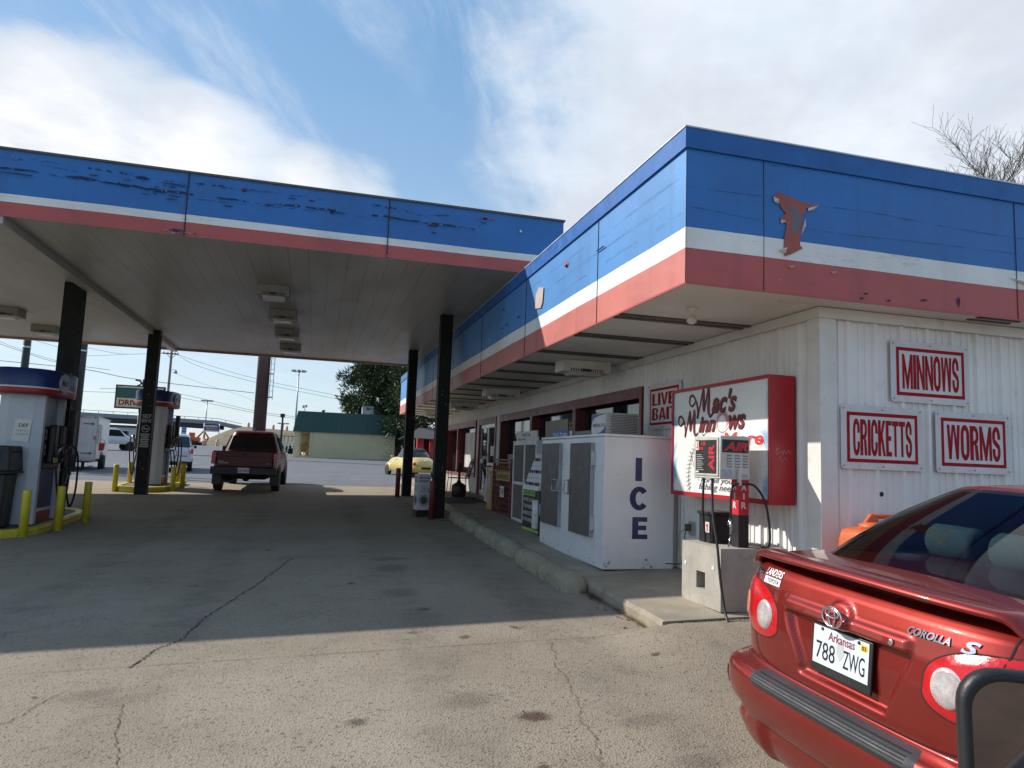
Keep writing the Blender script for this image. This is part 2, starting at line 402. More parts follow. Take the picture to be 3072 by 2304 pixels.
def crack(pts,wd,n=6,jit=.02,name='crack',m=None,dz=.005):
    mb=MB(); P=spline(pts,n); k=len(P); rr=random.Random(int(pts[0][0]*100)+5)
    q=[(x+rr.uniform(-jit,jit),y+rr.uniform(-jit,jit)) for x,y in P]
    o=0
    for i,(x,y) in enumerate(q):
        a=q[max(i-1,0)];b_=q[min(i+1,k-1)]; dx,dy=b_[0]-a[0],b_[1]-a[1]; l=math.hypot(dx,dy) or 1
        ww=wd*rr.uniform(.4,1.3)*(1 if 0<i<k-1 else .1)/2
        for sgn in (1,-1):
            X,Y=x-dy/l*ww*sgn,y+dx/l*ww*sgn; mb.v.append((X,Y,gz(X,Y)+dz))
    mb._f([(2*i,2*i+1,2*i+3,2*i+2) for i in range(k-1)],0,0)
    return tag(mb.build(name,m or crackm),None,None,kind='structure')
crack_soft=mat('crack_soft',(.06,.05,.04),.95,var=.3,vs=3)
# ================================================================ cracks, joints, litter (ground structure)
crack([(-1.19,5.78),(-1.13,6.0),(-1.08,6.22),(-.97,6.42),(-.92,6.75),(-.86,7.21),(-.74,7.68),(-.64,8.18),(-.53,8.57),(-.4,9.29),(-.22,10.24)],.012,14,.018)
crack([(-.83,4.0),(-.91,4.34),(-.97,4.53),(-1.01,4.8),(-1.05,5.06)],.005,10,.012,m=crack_soft)
crack([(-1.72,4.75),(-1.59,4.93),(-1.55,5.1),(-1.47,5.36)],.006,10,.012,m=crack_soft)
crack([(1.98,5.75),(1.92,5.57),(1.91,5.4),(1.8,5.17),(1.81,4.96),(1.77,4.74),(1.73,4.53),(1.68,4.29),(1.62,4.15),(1.63,3.98),(1.57,3.73),(1.49,3.5)],.004,10,.014,m=crack_soft)
jm=mat('joint_dark',(.075,.065,.053),.95,var=0)
for pts,wd in (([(-9,10.3),(-2.4,10.29),(0,10.25),(2.6,10.2)],.010),([(-9,5.82),(-1,5.8),(1.3,5.81),(3.0,5.8)],.005),([(-9,14.9),(2.6,14.95)],.012),([(-4.5,15.4),(-4.3,20)],.016),([(-9,19.6),(2.6,19.6)],.014)):
    crack(pts,wd,30,.004,'joint',jm)
lit=[mat('litter_white',(.6,.58,.54),.8,var=0),mat('litter_leaf',(.06,.028,.015),.9,var=0),mat('litter_pebble',(.22,.2,.17),.9)]
rr=random.Random(11); mbs=[MB(),MB(),MB()]
for i in range(150):
    x=rr.uniform(-4.5,2.9); y=rr.uniform(3.2,17); k=rr.choice((1,1,1,2,2,2,2,0)); s=rr.uniform(.005,.016)*(1.3 if k==1 else 1); a=rr.uniform(0,6)
    if k==0: s*=.8
    if i<60: x=KX-.03-abs(rr.gauss(0,.09)); y=rr.uniform(5.8,8.2); k=1
    z=gz(x,y)+.004; ca,sa=math.cos(a)*s,math.sin(a)*s
    mbs[k].poly([(x-ca*1.6,y-sa*1.6,z),(x+sa*.6,y-ca*.6,z+.002),(x+ca*1.5,y+sa*1.5,z+s*.4),(x-sa*.7,y+ca*.7,z+.004)])
for k,nm in enumerate(('paper scraps','dead leaves','loose pebbles')):
    tag(mbs[k].build('litter',lit[k]),'scattered small '+nm+' on the forecourt','litter',kind='stuff')
gm=mat('dry_weeds',(.16,.10,.045),.9,var=.4,vs=20); gg=mat('green_weeds',(.06,.08,.02),.9,var=.3,vs=20)
mb=MB()
for i in range(900):
    y=(7.22+rr.gauss(0,.13) if i%2 else 6.0+abs(rr.gauss(0,1))*.5); x=KX-.012-abs(rr.gauss(0,.045 if i%2 else .02)); z=gz(x,y); h=rr.uniform(.01,.06); dx,dy=rr.uniform(-.03,.01),rr.uniform(-.03,.03); w=.0025
    mb.m.append(1 if rr.random()<.15 else 0); mb.s.append(False); o=len(mb.v)
    mb.v+=[(x,y-w,z),(x,y+w,z),(x+dx,y+dy,z+h)]; mb.f.append([o,o+1,o+2])
for i in range(250):
    x=rr.uniform(3.1,4.5); y=5.70-abs(rr.gauss(0,.012)); z=gz(x,y); h=rr.uniform(.006,.025); w=.0025
    mb.m.append(1); mb.s.append(False); o=len(mb.v)
    mb.v+=[(x-w,y,z),(x+w,y,z),(x+rr.uniform(-.02,.02),y-.01,z+h)]; mb.f.append([o,o+1,o+2])
tag(mb.build('weeds',[gm,gg]),'dry grass and weeds in the crack along the kerb','weeds',kind='stuff')
# ================================================================ store
whitem=mat('white_siding',(.74,.735,.71),.45,var=.08,vs=1.2,grime=.28,gcol=(.42,.38,.31),bump=.05,bs=8)
trimw=mat('white_trim',(.66,.65,.61),.45,var=.08,grime=.2,gcol=(.35,.32,.26))
maroon=mat('maroon_frame',(.16,.028,.030),.4,var=.2,grime=.25,gcol=(.08,.02,.02))
aluf=mat('aluminium_frame',(.5,.5,.5),.35,metal=.8,var=.1)
soffm=mat('soffit_white',(.64,.63,.59),.5,var=.12,vs=1.,grime=.35,gcol=(.33,.29,.23))
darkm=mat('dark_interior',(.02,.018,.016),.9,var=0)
bronze=mat('bronze_strip',(.085,.075,.062),.5,var=.2)
roofm=mat('flat_roof',(.3,.3,.3),.9)
glassd=mat('window_glass',(.012,.014,.016),.03,var=0,spec=.9)
def vinyl(name,col,rough,streak=.35,spec=.7):
    m=bpy.data.materials.new(name); m.use_nodes=True; h=G(m.node_tree); b=h.n['Principled BSDF']
    co=h.a('ShaderNodeTexCoord').outputs['Object']
    n=h.noise(co,1.3,5,.6); k=h.mr(n,.3,.7,.86,1.14,'LINEAR')
    c=h.mix(1.0,(*col,1),h.a('ShaderNodeCombineColor',_0=k,_1=k,_2=k).outputs[0],'MULTIPLY')
    mp=h.a('ShaderNodeMapping',_Vector=co); mp.inputs['Scale'].default_value=(3,3,.25)
    c=h.mix(h.mr(h.noise(mp.outputs[0],1.2,5,.6),.52,.75,0,streak),c,tuple(q*.45+.01 for q in col))
    mp2=h.a('ShaderNodeMapping',_Vector=co); mp2.inputs['Scale'].default_value=(1,1,9)
    # hairline splits that run along the panels
    s=h.noise(mp2.outputs[0],.9,8,.62,.15)
    line=h.mr(h.m('ABSOLUTE',h.m('SUBTRACT',s,.47)),.0,.0035,1,0)
    gate=h.mr(h.noise(co,1.7,3),.52,.60)
    c=h.mix(h.m('MULTIPLY',h.m('MULTIPLY',line,gate),.75),c,(.02,.03,.06))
    fl=h.mr(h.noise(co,26,3,.7),.70,.74); c=h.mix(h.m('MULTIPLY',fl,h.mr(h.noise(co,2.1,3),.55,.65)),c,(.45,.42,.4))
    h.set(b.inputs['Base Color'],c); b.inputs['Roughness'].default_value=rough; b.inputs['Specular IOR Level'].default_value=spec
    bn=h.a('ShaderNodeBump',_Height=h.m('ADD',h.noise(co,2.0,4,.6),h.m('MULTIPLY',line,-.5))); bn.inputs['Strength'].default_value=.18; bn.inputs['Distance'].default_value=.03
    h.set(b.inputs['Normal'],bn.outputs[0]); return m
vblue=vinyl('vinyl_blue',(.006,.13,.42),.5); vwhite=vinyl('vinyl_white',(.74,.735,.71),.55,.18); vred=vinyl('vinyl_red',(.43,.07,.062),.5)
vblue_lit=vinyl('vinyl_blue_sunlit',(.045,.205,.48),.5); vred_lit=vinyl('vinyl_red_sunlit',(.50,.145,.12),.5)  # paler copies for the side skin: sun sheen put into the colour
bluecap=mat('blue_coping',(.005,.10,.35),.45,var=.15,grime=.2); seamm=mat('seam_dark',(.03,.02,.02),.8,var=0)
XF,YF,ZB,ZT=2.81,5.10,3.10,4.41
XW,YW=4.38,5.45; YE=25.6; XE=16.
store=thing('store_building','long white metal convenience store with a blue, white and red roof band','store',(XW,YW,.3))
def ribwall(mb,axis,a0,a1,z0,z1,pos,step=.30,d=.027):
    """ribbed metal sheet; axis y = wall along Y at X=pos facing -X"""
    pts=[]; a=a0
    while a<a1-1e-6:
        for (q,dd) in ((0,0),(step*.78,0),(step*.84,d),(step*.94,d)):
            if a+q<a1: pts.append((a+q,dd))
        for q in (step*.27,step*.52):
            if a+q+.03<a1: pts+= [(a+q,0),(a+q+.008,.012),(a+q+.022,.012),(a+q+.03,0)]
        a+=step
    pts=sorted(pts)+[(a1,0)]
    for (p,dp),(q,dq) in zip(pts[:-1],pts[1:]):
        if q-p<1e-6: continue
        if axis=='y': mb.poly([(pos-dp,p,z0),(pos-dq,q,z0),(pos-dq,q,z1),(pos-dp,p,z1)])
        else: mb.poly([(p,pos-dp,z0),(q,pos-dq,z0),(q,pos-dq,z1),(p,pos-dp,z1)])
ZH=2.70  # window header top
wins=[(9.05,11.75),(11.75,14.35),(14.35,17.0)]
wins2=[(19.75,22.4),(22.4,24.3)]
door=(17.4,19.4)
ww=MB()
ribwall(ww,'y',YW+.02,YE,ZH,3.05,XW)
ribwall(ww,'y',YW+.02,wins[0][0],.1,ZH,XW)
ribwall(ww,'y',17.0,door[0],.3,ZH,XW,.2); ribwall(ww,'y',door[1],19.75,.3,ZH,XW,.2); ribwall(ww,'y',24.3,YE,.3,ZH,XW)
SILL=lambda y:1.02+.02*(y-14)
ribwall(ww,'y',9.05,17.0,.2,1.0,XW); ribwall(ww,'y',19.75,24.3,.3,1.12,XW)
ribwall(ww,'x',XW+.02,XE,-.1,3.05,YW)
ww.b(XW+.3,XE,YE-.02,YE,.2,3.1); ww.b(XE-.02,XE,YW,YE,.2,3.1)
ww.build('wall',whitem,store,w=True)
t=MB(); t.b(XW-.035,XW+.14,YW-.035,YW-.005,-.1,3.0); t.b(XW-.035,XW-.005,YW-.004,YW+.14,.1,3.0); t.build('corner_trim',trimw,store,w=True)
t=MB(); t.b(XW-.06,XW-.028,YW-.06,YE,3.0,3.095); t.b(XW-.027,XE,YW-.06,YW-.028,3.0,3.095); t.build('eave_trim',soffm,store,w=True)
t=MB(); t.lathe([(.022,0),(.022,.004),(.012,.006)],(XW+.62,YW-.03,1.42),'y',12); t.build('wall_hole',darkm,store,w=True)
# soffit
t=MB()
y=YF+.01
bars=[6.43,7.6,9.0,10.2,11.4,12.6,13.8,15.0,16.2,17.4,18.6,19.8,21.0,22.2,23.4,24.6]
t.b(XF+.01,XW+.02,YF+.01,YE,ZB+.002,ZB+.03); t.b(XW+.021,XE,YF+.01,YW+.05,ZB+.002,ZB+.03)
sof=t.build('soffit',soffm,store,w=True)
t=MB()
for bq in bars:
    for dq in (0,.14): t.b(XF+.04,XW-.06,bq+dq,bq+dq+.075,ZB-.012,ZB+.001)
t.b(5.9,6.4,YF+.06,YF+.10,ZB-.01,ZB); t.b(5.9,6.4,YF+.16,YF+.20,ZB-.01,ZB)
split_build(t,'soffit_strip',bronze,store,w=True)
t=MB(); t.b(XF+.2,XE-.02,YF+.2,YE-.02,4.2,4.3); t.build('roof',roofm,store,w=True)
# fascia: two skins of one band, the material follows the printed bands
def band(mb,axis,a0,a1,pos,zs,mis,seg=1.0,wob=.0,dirn=-1,ph=0):
    n=max(1,int((a1-a0)/seg)); o=len(mb.v); k=len(zs)
    for i in range(n+1):
        a=a0+(a1-a0)*i/n; wv=wob*math.sin(a*1.9+ph)+wob*.6*math.sin(a*4.3+ph)
        for j,z in enumerate(zs):
            p=pos+dirn*(wv*(1-abs(2*j/(k-1)-1)))
            mb.v.append((p,a,z) if axis=='y' else (a,p,z))
    for i in range(n): mb._f([(i*k+j,(i+1)*k+j,(i+1)*k+j+1,i*k+j+1) for j in range(k-1)],o,0); mb.m[-(k-1):]=mis
zs=[ZB,ZB+.14,3.39,3.565,3.9,4.235]; mi=[0,0,1,2,2]
t=MB()
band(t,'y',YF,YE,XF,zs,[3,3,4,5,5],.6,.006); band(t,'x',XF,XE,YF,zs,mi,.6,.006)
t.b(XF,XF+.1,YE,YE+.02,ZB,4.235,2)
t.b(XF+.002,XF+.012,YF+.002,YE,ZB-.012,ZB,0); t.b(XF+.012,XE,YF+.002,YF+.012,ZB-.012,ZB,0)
fas=t.build('fascia',[vred,vwhite,vblue,vred_lit,vwhite,vblue_lit],store,w=True)
t=MB()
t.b(XF-.022,XF+.05,YF-.022,YE,4.235,ZT); t.b(XF+.05,XE,YF-.022,YF+.05,4.235,ZT)
t.build('coping',bluecap,store,w=True)
capm=mat('coping_metal',(.55,.58,.62),.4,metal=.3)
t=MB(); t.b(XF-.03,XF+.14,YF-.03,YE,ZT,ZT+.012); t.b(XF+.14,XE,YF-.03,YF+.14,ZT,ZT+.012); t.build('coping_flashing',capm,store,w=True)
t=MB()
for q in (3.54,6.29,9.1,12.): t.b(q,q+.004,YF-.006,YF-.001,ZB,4.23)
for q in (7.0,9.75,12.6,15.4,18.2,21.0,23.8): t.b(XF-.007,XF-.002,q,q+.008,ZB,4.23)
t.b(XF-.004,XF+.0,YF-.004,YF-.0005,ZB,4.23)
split_build(t,'panel_seam',seamm,store,w=True)
# torn vinyl on the front face: raw backing, primer patch, curled flaps
backm=mat('torn_backing',(.33,.10,.085),.8,var=.2,vs=4,grime=.3,gcol=(.2,.09,.08)); primer=mat('primer_grey',(.17,.15,.16),.8,var=.15); curl=mat('vinyl_curl',(.7,.68,.66),.5,var=.1)
def fx(px,py):   # helper: photo-crop shape -> metres on the front fascia
    return (XF+(px-112)*.00140*2.02, 0)
T=[(3.626,3.925),(3.69,3.975),(3.72,3.96),(3.85,3.935),(3.97,3.91),(4.10,3.915),(4.03,3.885),(3.955,3.865),(3.925,3.79),(3.905,3.66),(3.893,3.53),(3.92,3.505),(3.80,3.44),(3.74,3.415),(3.735,3.50),(3.74,3.59),(3.765,3.70),(3.70,3.725),(3.70,3.75),(3.755,3.79),(3.70,3.85),(3.685,3.90),(3.64,3.905)]
t=MB(); t.slab([(x,YF-.008,z) for x,z in T],(0,-.004,0)); t.build('torn_patch',backm,fas,w=True)
Pm=[(3.735,3.865),(3.76,3.88),(3.79,3.85),(3.85,3.87),(3.88,3.82),(3.91,3.80),(3.90,3.70),(3.86,3.64),(3.82,3.62),(3.795,3.68),(3.815,3.75),(3.78,3.80),(3.79,3.835)]
t=MB(); t.slab([(x,YF-.0125,z) for x,z in Pm],(0,-.001,0)); t.slab([(x,YF-.0125,z) for x,z in ((3.72,3.925),(3.76,3.94),(3.75,3.91))],(0,-.001,0)); t.build('primer_patch',primer,fas,w=True)
t=MB()
for P in ([(3.63,3.925),(3.67,3.91),(3.69,3.87),(3.645,3.88)],[(3.98,3.87),(4.10,3.917),(4.03,3.86),(3.98,3.845)],[(3.77,3.335),(3.85,3.345),(3.81,3.32)],[(3.70,3.73),(3.75,3.715),(3.71,3.70)],[(3.925,3.70),(3.95,3.78),(3.91,3.62)],[(3.77,3.50),(3.68,3.46),(3.75,3.44)],[(4.2,3.33),(4.28,3.335),(4.23,3.315)],[(6.18,3.49),(6.5,3.46),(6.7,3.36)]):
    c=Vector((sum(p[0] for p in P)/len(P),YF-.05,sum(p[1] for p in P)/len(P)))
    pts=[Vector((p[0],YF-.01,p[1])) for p in P]
    for i in range(len(pts)):
        t.poly([pts[i],pts[(i+1)%len(pts)],c])
split_build(t,'vinyl_flap',curl,fas,w=True)
def tears(axis,pos,spots,parent,name='tear'):
    """small splits: dark opening with a lifted white lip"""
    mb=MB(); rr=random.Random(21)
    for (a,z,w,h,mi) in spots:
        up_=[];dn=[]
        n=7
        for i in range(n+1):
            q=a-w/2+w*i/n; e=math.sin(math.pi*i/n)*h
            up_.append((q,z+e*rr.uniform(.3,1))); dn.append((q,z-e*rr.uniform(.3,1)))
        P=up_+dn[::-1][1:-1]
        mb.poly([((pos-.009,p[0],p[1]) if axis=='y' else (p[0],pos-.009,p[1])) for p in P],mi)
        if w>.08:
            L=dn[1:-1]
            for i in range(len(L)-1):
                A,B=L[i],L[i+1]; C=(B[0],B[1]+h*.3); D=(A[0],A[1]+h*.3)
                mb.poly([((pos-.011 if q<2 else pos-.03,p[0],p[1]) if axis=='y' else (p[0],(pos-.011 if q<2 else pos-.03),p[1])) for q,p in enumerate((A,B,C,D))],2 if mi==0 else 0)
    return mb.build(name,[mat('split_dark',(.02,.025,.05),.8,var=0),mat('exposed_red',(.42,.07,.04),.7),mat('lifted_blue',(.03,.12,.36),.5)],parent,w=True)
rr=random.Random(5)
sp=[(8.01,4.0,.13,.06,1)]
for i in range(5): sp.append((YF+rr.uniform(.2,9),rr.choice((4.05,3.9,3.75))+rr.uniform(-.02,.02),rr.uniform(.05,.35),rr.uniform(.001,.0035),0))
tears('y',XF,sp,fas)
sp=[(4.5+i*.19+rr.uniform(-.12,.12),3.15+rr.uniform(-.03,.03),.05,.012,0) for i in range(5)]+[(5.59,3.20,.03,.06,0)]
tears('x',YF,sp,fas)
t=MB(); t.slab([(XF-.01,8.90,3.92),(XF-.01,9.12,3.97),(XF-.01,9.24,3.90),(XF-.01,9.26,3.70),(XF-.01,9.0,3.66),(XF-.01,8.93,3.72)],(-.004,0,0)); t.build('torn_patch',mat('torn_tan',(.45,.36,.33),.8),fas,w=True)
# windows
def window(y0,y1,zs0,zs1,st):
    fr=MB(); d=.05; th=.14
    fr.b(XW-d,XW+.04,y0,y1,ZH-.16,ZH); fr.b(XW-d,XW+.04,y0,y1,zs0-.09,zs0)
    fr.b(XW-d,XW+.04,y0+.002,y0+th*.55,zs0,ZH-.16); fr.b(XW-d,XW+.04,y1-th*.55,y1-.002,zs0,ZH-.16)
    fr.b(XW+.041,XW+.22,y1-.04,y1-.004,zs0,ZH-.16)
    f=fr.build('window_frame',maroon,st,w=True)
    g_=MB(); g_.b(XW+.14,XW+.15,y0+.06,y1-.06,zs0,ZH-.16); g_.build('glass',glassd,f,w=True)
for (a,b_) in wins: window(a,b_,1.1,1,store)
for (a,b_) in wins2: window(a,b_,1.18,1,store)
# posters inside the glass
pm=mat('poster_pale',(.38,.37,.31),.7,var=.1); pb=mat('poster_bluegrey',(.25,.32,.38),.6,var=.15)
t=MB(); t.b(XW+.13,XW+.138,12.55,13.9,1.3,2.42); t.build('window_poster',pm,store,w=True)
t=MB(); t.b(XW+.13,XW+.138,20.2,22.0,1.35,2.4,0); t.build('window_poster',mat('poster_swirl',(.42,.40,.38),.4,var=.5,vs=1.2),store,w=True)
t=MB(); t.b(XW+.13,XW+.138,15.9,16.8,1.2,1.75); t.build('window_poster',pb,store,w=True)
# door
dr=MB(); y0,y1=door
dr.b(XW-.05,XW+.04,y0,y0+.1,.62,ZH); dr.b(XW-.05,XW+.04,y1-.1,y1,.62,ZH); dr.b(XW-.05,XW+.04,y0+.1,y1-.1,ZH-.16,ZH)
df=dr.build('door_frame',maroon,store,w=True)
al=MB()
for a,b_ in ((y0+.1,y0+.17),(18.36,18.44),(y1-.17,y1-.1)): al.b(XW+.0,XW+.05,a,b_,.64,ZH-.16)
al.b(XW,XW+.05,y0+.17,18.36,.64,.78); al.b(XW,XW+.05,18.44,y1-.17,.64,.78); al.b(XW,XW+.05,y0+.17,18.36,2.44,2.54); al.b(XW,XW+.05,18.44,y1-.17,2.44,2.54); al.b(XW,XW+.05,y0+.17,18.36,1.45,1.52)
dd=al.build('door',aluf,store,w=True)
t=MB(); t.b(XW+.02,XW+.03,y0+.17,18.36,.78,1.45);t.b(XW+.02,XW+.03,y0+.17,18.36,1.52,2.44); t.b(XW+.02,XW+.03,18.44,y1-.17,.78,2.44); t.build('glass',glassd,dd,w=True)
t=MB()
for yy in (18.2,18.62):
    t.tube([(XW-.01,yy,1.75),(XW-.07,yy,1.73),(XW-.07,yy,1.45),(XW-.01,yy,1.43)],.014,8)
t.build('handle',mat('chrome_dark',(.2,.2,.2),.3,metal=1,var=0),dd,w=True)
t=MB(); t.b(XW-.03,XW-.02,18.7,19.1,1.5,1.62); t.b(XW-.03,XW-.02,17.6,17.95,1.7,1.95); t.build('door_notice',mat('notice',(.6,.6,.58),.6),dd,w=True)
# dark sheet stands in for the unlit inside, so that the panes read as deep
t=MB(); t.b(XW+.3,XW+.32,9.1,24.2,.6,2.7); t.build('interior_dark_sheet',darkm,store,w=True)
# ================================================================ canopy
CY0,CY1,CX0,CX1,CZ0,CZ1=10.72,23.4,-13.,3.68,4.60,5.55
canopy=thing('canopy','large flat fuel canopy on dark steel posts with a blue, white and red edge','canopy',(-4.3,14.75,0))
t=MB()
zs=[CZ0,4.80,4.91,5.25,5.55-.03]; mi=[0,1,2,2]
xs=[CX0,-10.5,-7.7,-4.85,-2.0,.85,CX1]
for a,b_ in zip(xs[:-1],xs[1:]): band(t,'x',a+.006,b_-.006,CY0,zs,mi,.45,.010,-1,a)
cf=t.build('fascia',[vred,vwhite,vblue],canopy,w=True)
t=MB(); t.b(CX1-.1,CX1,CY0+.002,CY1,CZ0,CZ1-.03); t.b(CX0,CX0+.1,CY0+.002,CY1,CZ0,CZ1-.03); 
t.build('side_fascia',bluecap,canopy,w=True)
t=MB(); t.b(CX0,CX1,CY1-.08,CY1,CZ0-.05,CZ1-.03); t.build('back_fascia',mat('back_trim',(.30,.20,.17),.6,var=.2,grime=.4),canopy,w=True)
t=MB(); t.b(CX0-.02,CX1+.02,CY0-.025,CY0+.1,CZ1-.03,CZ1); 
t.build('edge_cap',mat('cap_dark',(.10,.085,.07),.6,grime=.4,gcol=(.3,.28,.26)),canopy,w=True)
t=MB(); t.b(CX0+.1,CX1-.1,CY0+.1,CY1-.08,CZ1-.15,CZ1-.04); t.build('roof_deck',roofm,canopy,w=True)
t=MB()
for q in xs[1:-1]: t.b(q-.006,q+.006,CY0-.02,CY0+.004,CZ0,CZ1-.03)
split_build(t,'panel_seam',seamm,canopy,w=True)
# soffit planks run front to back
t=MB(); x=CX0+.1; i=0
while x<CX1-.1:
    t.b(x+.0016,min(x+.30,CX1-.1)-.0016,CY0+.012,CY1-.09,CZ0+.014,CZ0+.034); x+=.30
t.b(CX0+.1,CX1-.1,CY0+.1,CY1-.1,CZ0+.045,CZ0+.06)
soffc=mat('canopy_soffit',(.41,.40,.37),.4,var=.14,vs=.45,grime=.45,gcol=(.23,.20,.17),stretch=(1,.4,1))
t.build('soffit',soffc,canopy,w=True)
t=MB(); t.b(-4.42,-4.24,CY0+.02,CY1-.1,CZ0-.10,CZ0+.013); t.build('beam',soffc,canopy,w=True)
rr=random.Random(9)
sp=[]
for i in range(9):
    a=rr.uniform(-4.4,3.2); sp.append((a,5.27-.0*a+rr.uniform(-.02,.02)+(.05 if i%2 else -.07),rr.uniform(.1,.55),rr.uniform(.003,.012),0 if rr.random()<.7 else 1))
sp+=[(-3.35,5.25,.45,.03,0),(-2.9,5.23,.5,.016,0),(-2.6,5.36,.2,.03,0),(-1.25,5.37,.09,.03,1),(-1.45,5.21,.4,.012,0),(1.53,5.19,.2,.014,1),(1.55,5.08,.10,.014,1),(2.36,5.42,.09,.03,1),(2.49,5.41,.07,.03,1),(-.3,5.34,.12,.012,1),(.0,5.2,.05,.03,0),(-2.1,4.66,.2,.03,0)]
for i in range(14): a=rr.gauss(-2.5,.3); sp.append((a,5.2+rr.uniform(-.12,.1),rr.uniform(.05,.2),rr.uniform(.003,.012),0))
tears('x',CY0-.008,sp,cf)
def longsplit(pts,pos,wmax,parent,seed,gate=.35,lip=True,name='long_split',ax='x'):
    rr=random.Random(seed); P=spline(pts,26); mb=MB(); run=[]; w=0; z0=0
    def flush():
        if len(run)<3: return
        o=len(mb.v)
        for x,z,w_ in run: mb.v+= [(x,pos,z+w_/2),(x,pos,z-w_/2)] if ax=='x' else [(pos,x,z+w_/2),(pos,x,z-w_/2)]
        mb._f([(2*i,2*i+1,2*i+3,2*i+2) for i in range(len(run)-1)],o,0)
        if lip:
            for i in range(1,len(run)-2):
                (x,z,w_),(x2,z2,w2)=run[i],run[i+1]
                if w_>wmax*.35 and rr.random()<.55: mb.poly([(x,pos-.002,z-w_/2),(x2,pos-.002,z2-w2/2),(x2,pos-.018,z2-w2*.1),(x,pos-.018,z-w_*.1)],rr.choice((1,1,2)))
    on=True
    for i,(x,z) in enumerate(P):
        z0=z0*.85+rr.uniform(-.008,.008)*(1 if lip else .12); w=max(.0012,min(wmax,w+rr.uniform(-.35,.36)*wmax))
        if rr.random()<.06: w=.0012
        if rr.random()<.05: on=not on
        if on or rr.random()>gate: run.append((x,z+z0,w))
        else: flush(); run.clear()
    flush()
    return mb.build(name,[mat('split_dark',(.02,.025,.05),.8,var=0),mat('lifted_blue',(.03,.12,.36),.5),mat('lifted_pale',(.45,.45,.47),.5)],parent,w=True)
LS1=[(-4.9,5.42),(-4.316,5.405),(-3.88,5.423),(-3.397,5.394),(-2.837,5.389),(-2.533,5.368),(-1.982,5.369),(-1.524,5.383),(-1.201,5.389),(-0.611,5.391),(0.074,5.386),(0.861,5.397),(1.351,5.356),(1.933,5.381),(2.445,5.404)]
LS2=[(-4.6,5.25),(-3.641,5.241),(-3.057,5.243),(-2.605,5.223),(-1.969,5.203),(-1.475,5.204),(-1.115,5.213),(-0.224,5.24),(0.91,5.236),(2.2,5.22)]
longsplit(LS1,CY0-.019,.016,cf,1); longsplit(LS2,CY0-.019,.026,cf,2)
longsplit([(x,z-.06) for x,z in LS1[2:7]],CY0-.019,.006,cf,3,lip=False); longsplit([(x,z-.05) for x,z in LS2[3:]],CY0-.019,.005,cf,4,lip=False)
for i,P_ in enumerate([[(2.85,3.905),(3.217,3.909),(3.525,3.918)],[(4.144,3.912),(4.728,3.921),(5.316,3.897),(6.391,3.886),(8,3.9)],[(3.925,3.693),(4.496,3.687),(5.19,3.712),(6.383,3.729),(8,3.7)],[(2.841,3.738),(3.2,3.72),(3.525,3.708)],[(3.588,4.206),(3.8,4.22),(4.06,4.235)]]): longsplit(P_,YF-.0085,.0032,fas,10+i,.2,False)
for i,(ya,yb,zz_) in enumerate(((5.2,7.0,4.02),(5.4,9.6,3.86),(5.15,8.2,3.70),(7.4,10.8,4.05),(9.8,14,3.9))): longsplit([(ya,zz_),((ya+yb)/2,zz_+.012),(yb,zz_-.005)],XF-.0085,.0035,fas,30+i,.2,False,'long_split','y')
t=MB(); t.slab([(2.95+.02*math.cos(q),CY0-.02,5.27+.02*math.sin(q)) for q in [k*math.pi/4 for k in range(8)]],(0,-.004,0)); t.build('sticker',trimw,cf,w=True)
rust=mat('chipped_edge',(.30,.28,.26),.8,var=.4,vs=20,grime=.8,gcol=(.05,.03,.02))
t=MB(); rr=random.Random(4)
for q,nn in ((-2.0,16),(.85,9),(3.2,16)):
    for i in range(nn):
        x=q+rr.gauss(-.08,.14); z=CZ0+.01+abs(rr.gauss(0,.03)); s=rr.uniform(.006,.02)
        if x>CX1-.03: continue
        t.poly([(x-s*1.4,CY0-.022,z),(x+s,CY0-.022,z-s*.4),(x+s*1.5,CY0-.022,z+s*.6),(x-s*.2,CY0-.022,z+s)])
t.build('paint_chip',rust,cf,w=True)
postm=mat('post_black',(.011,.0105,.009),.6,var=.25,vs=5,spec=.25,grime=.3,gcol=(.03,.028,.022),bump=.15,bs=25)
chipm=mat('post_chips',(.22,.21,.19),.8)
def hpost(x,y,w,zb,lab=None):
    mb=MB(); z1=CZ0+.013; z0=zb-.05; f=.02
    mb.b(x-w/2,x+w/2,y-w/2,y-w/2+f,z0,z1); mb.b(x-w/2,x+w/2,y+w/2-f,y+w/2,z0,z1); mb.b(x-f/2,x+f/2,y-w/2+f,y+w/2-f,z0,z1)
    mb.b(x-w/2+.004,x-w/2+.016,y-w/2+f,y+w/2-f,z0,z1); mb.b(x+w/2-.016,x+w/2-.004,y-w/2+f,y+w/2-f,z0,z1)
    p=mb.build('post',postm,canopy,w=True)
    c=MB(); rr=random.Random(int(x*10+y))
    for i in range(14):
        xx=x+rr.uniform(-.4,.4)*w; z=zb+rr.choice((2.4,3.0,1.2,.9))+rr.uniform(-.3,.3); s=rr.uniform(.004,.014)
        c.poly([(xx-s,y-w/2-.003,z),(xx+s*.6,y-w/2-.003,z-s),(xx+s,y-w/2-.003,z+s*1.6),(xx-s*.4,y-w/2-.003,z+s)])
    c.build('paint_chip',chipm,p,w=True)
    return p
hpost(2.50,14.75,.25,gz(2.5,14.7)); hpost(2.50,20.1,.25,gz(2.5,20.1)); hpost(-4.58,14.95,.30,gz(-4.3,14.9)); pM=hpost(-4.22,20.1,.275,gz(-4.3,20.1))
hpost(-11.2,14.75,.3,gz(-9,14.9)); hpost(-11.2,20.1,.3,gz(-9,20.1))
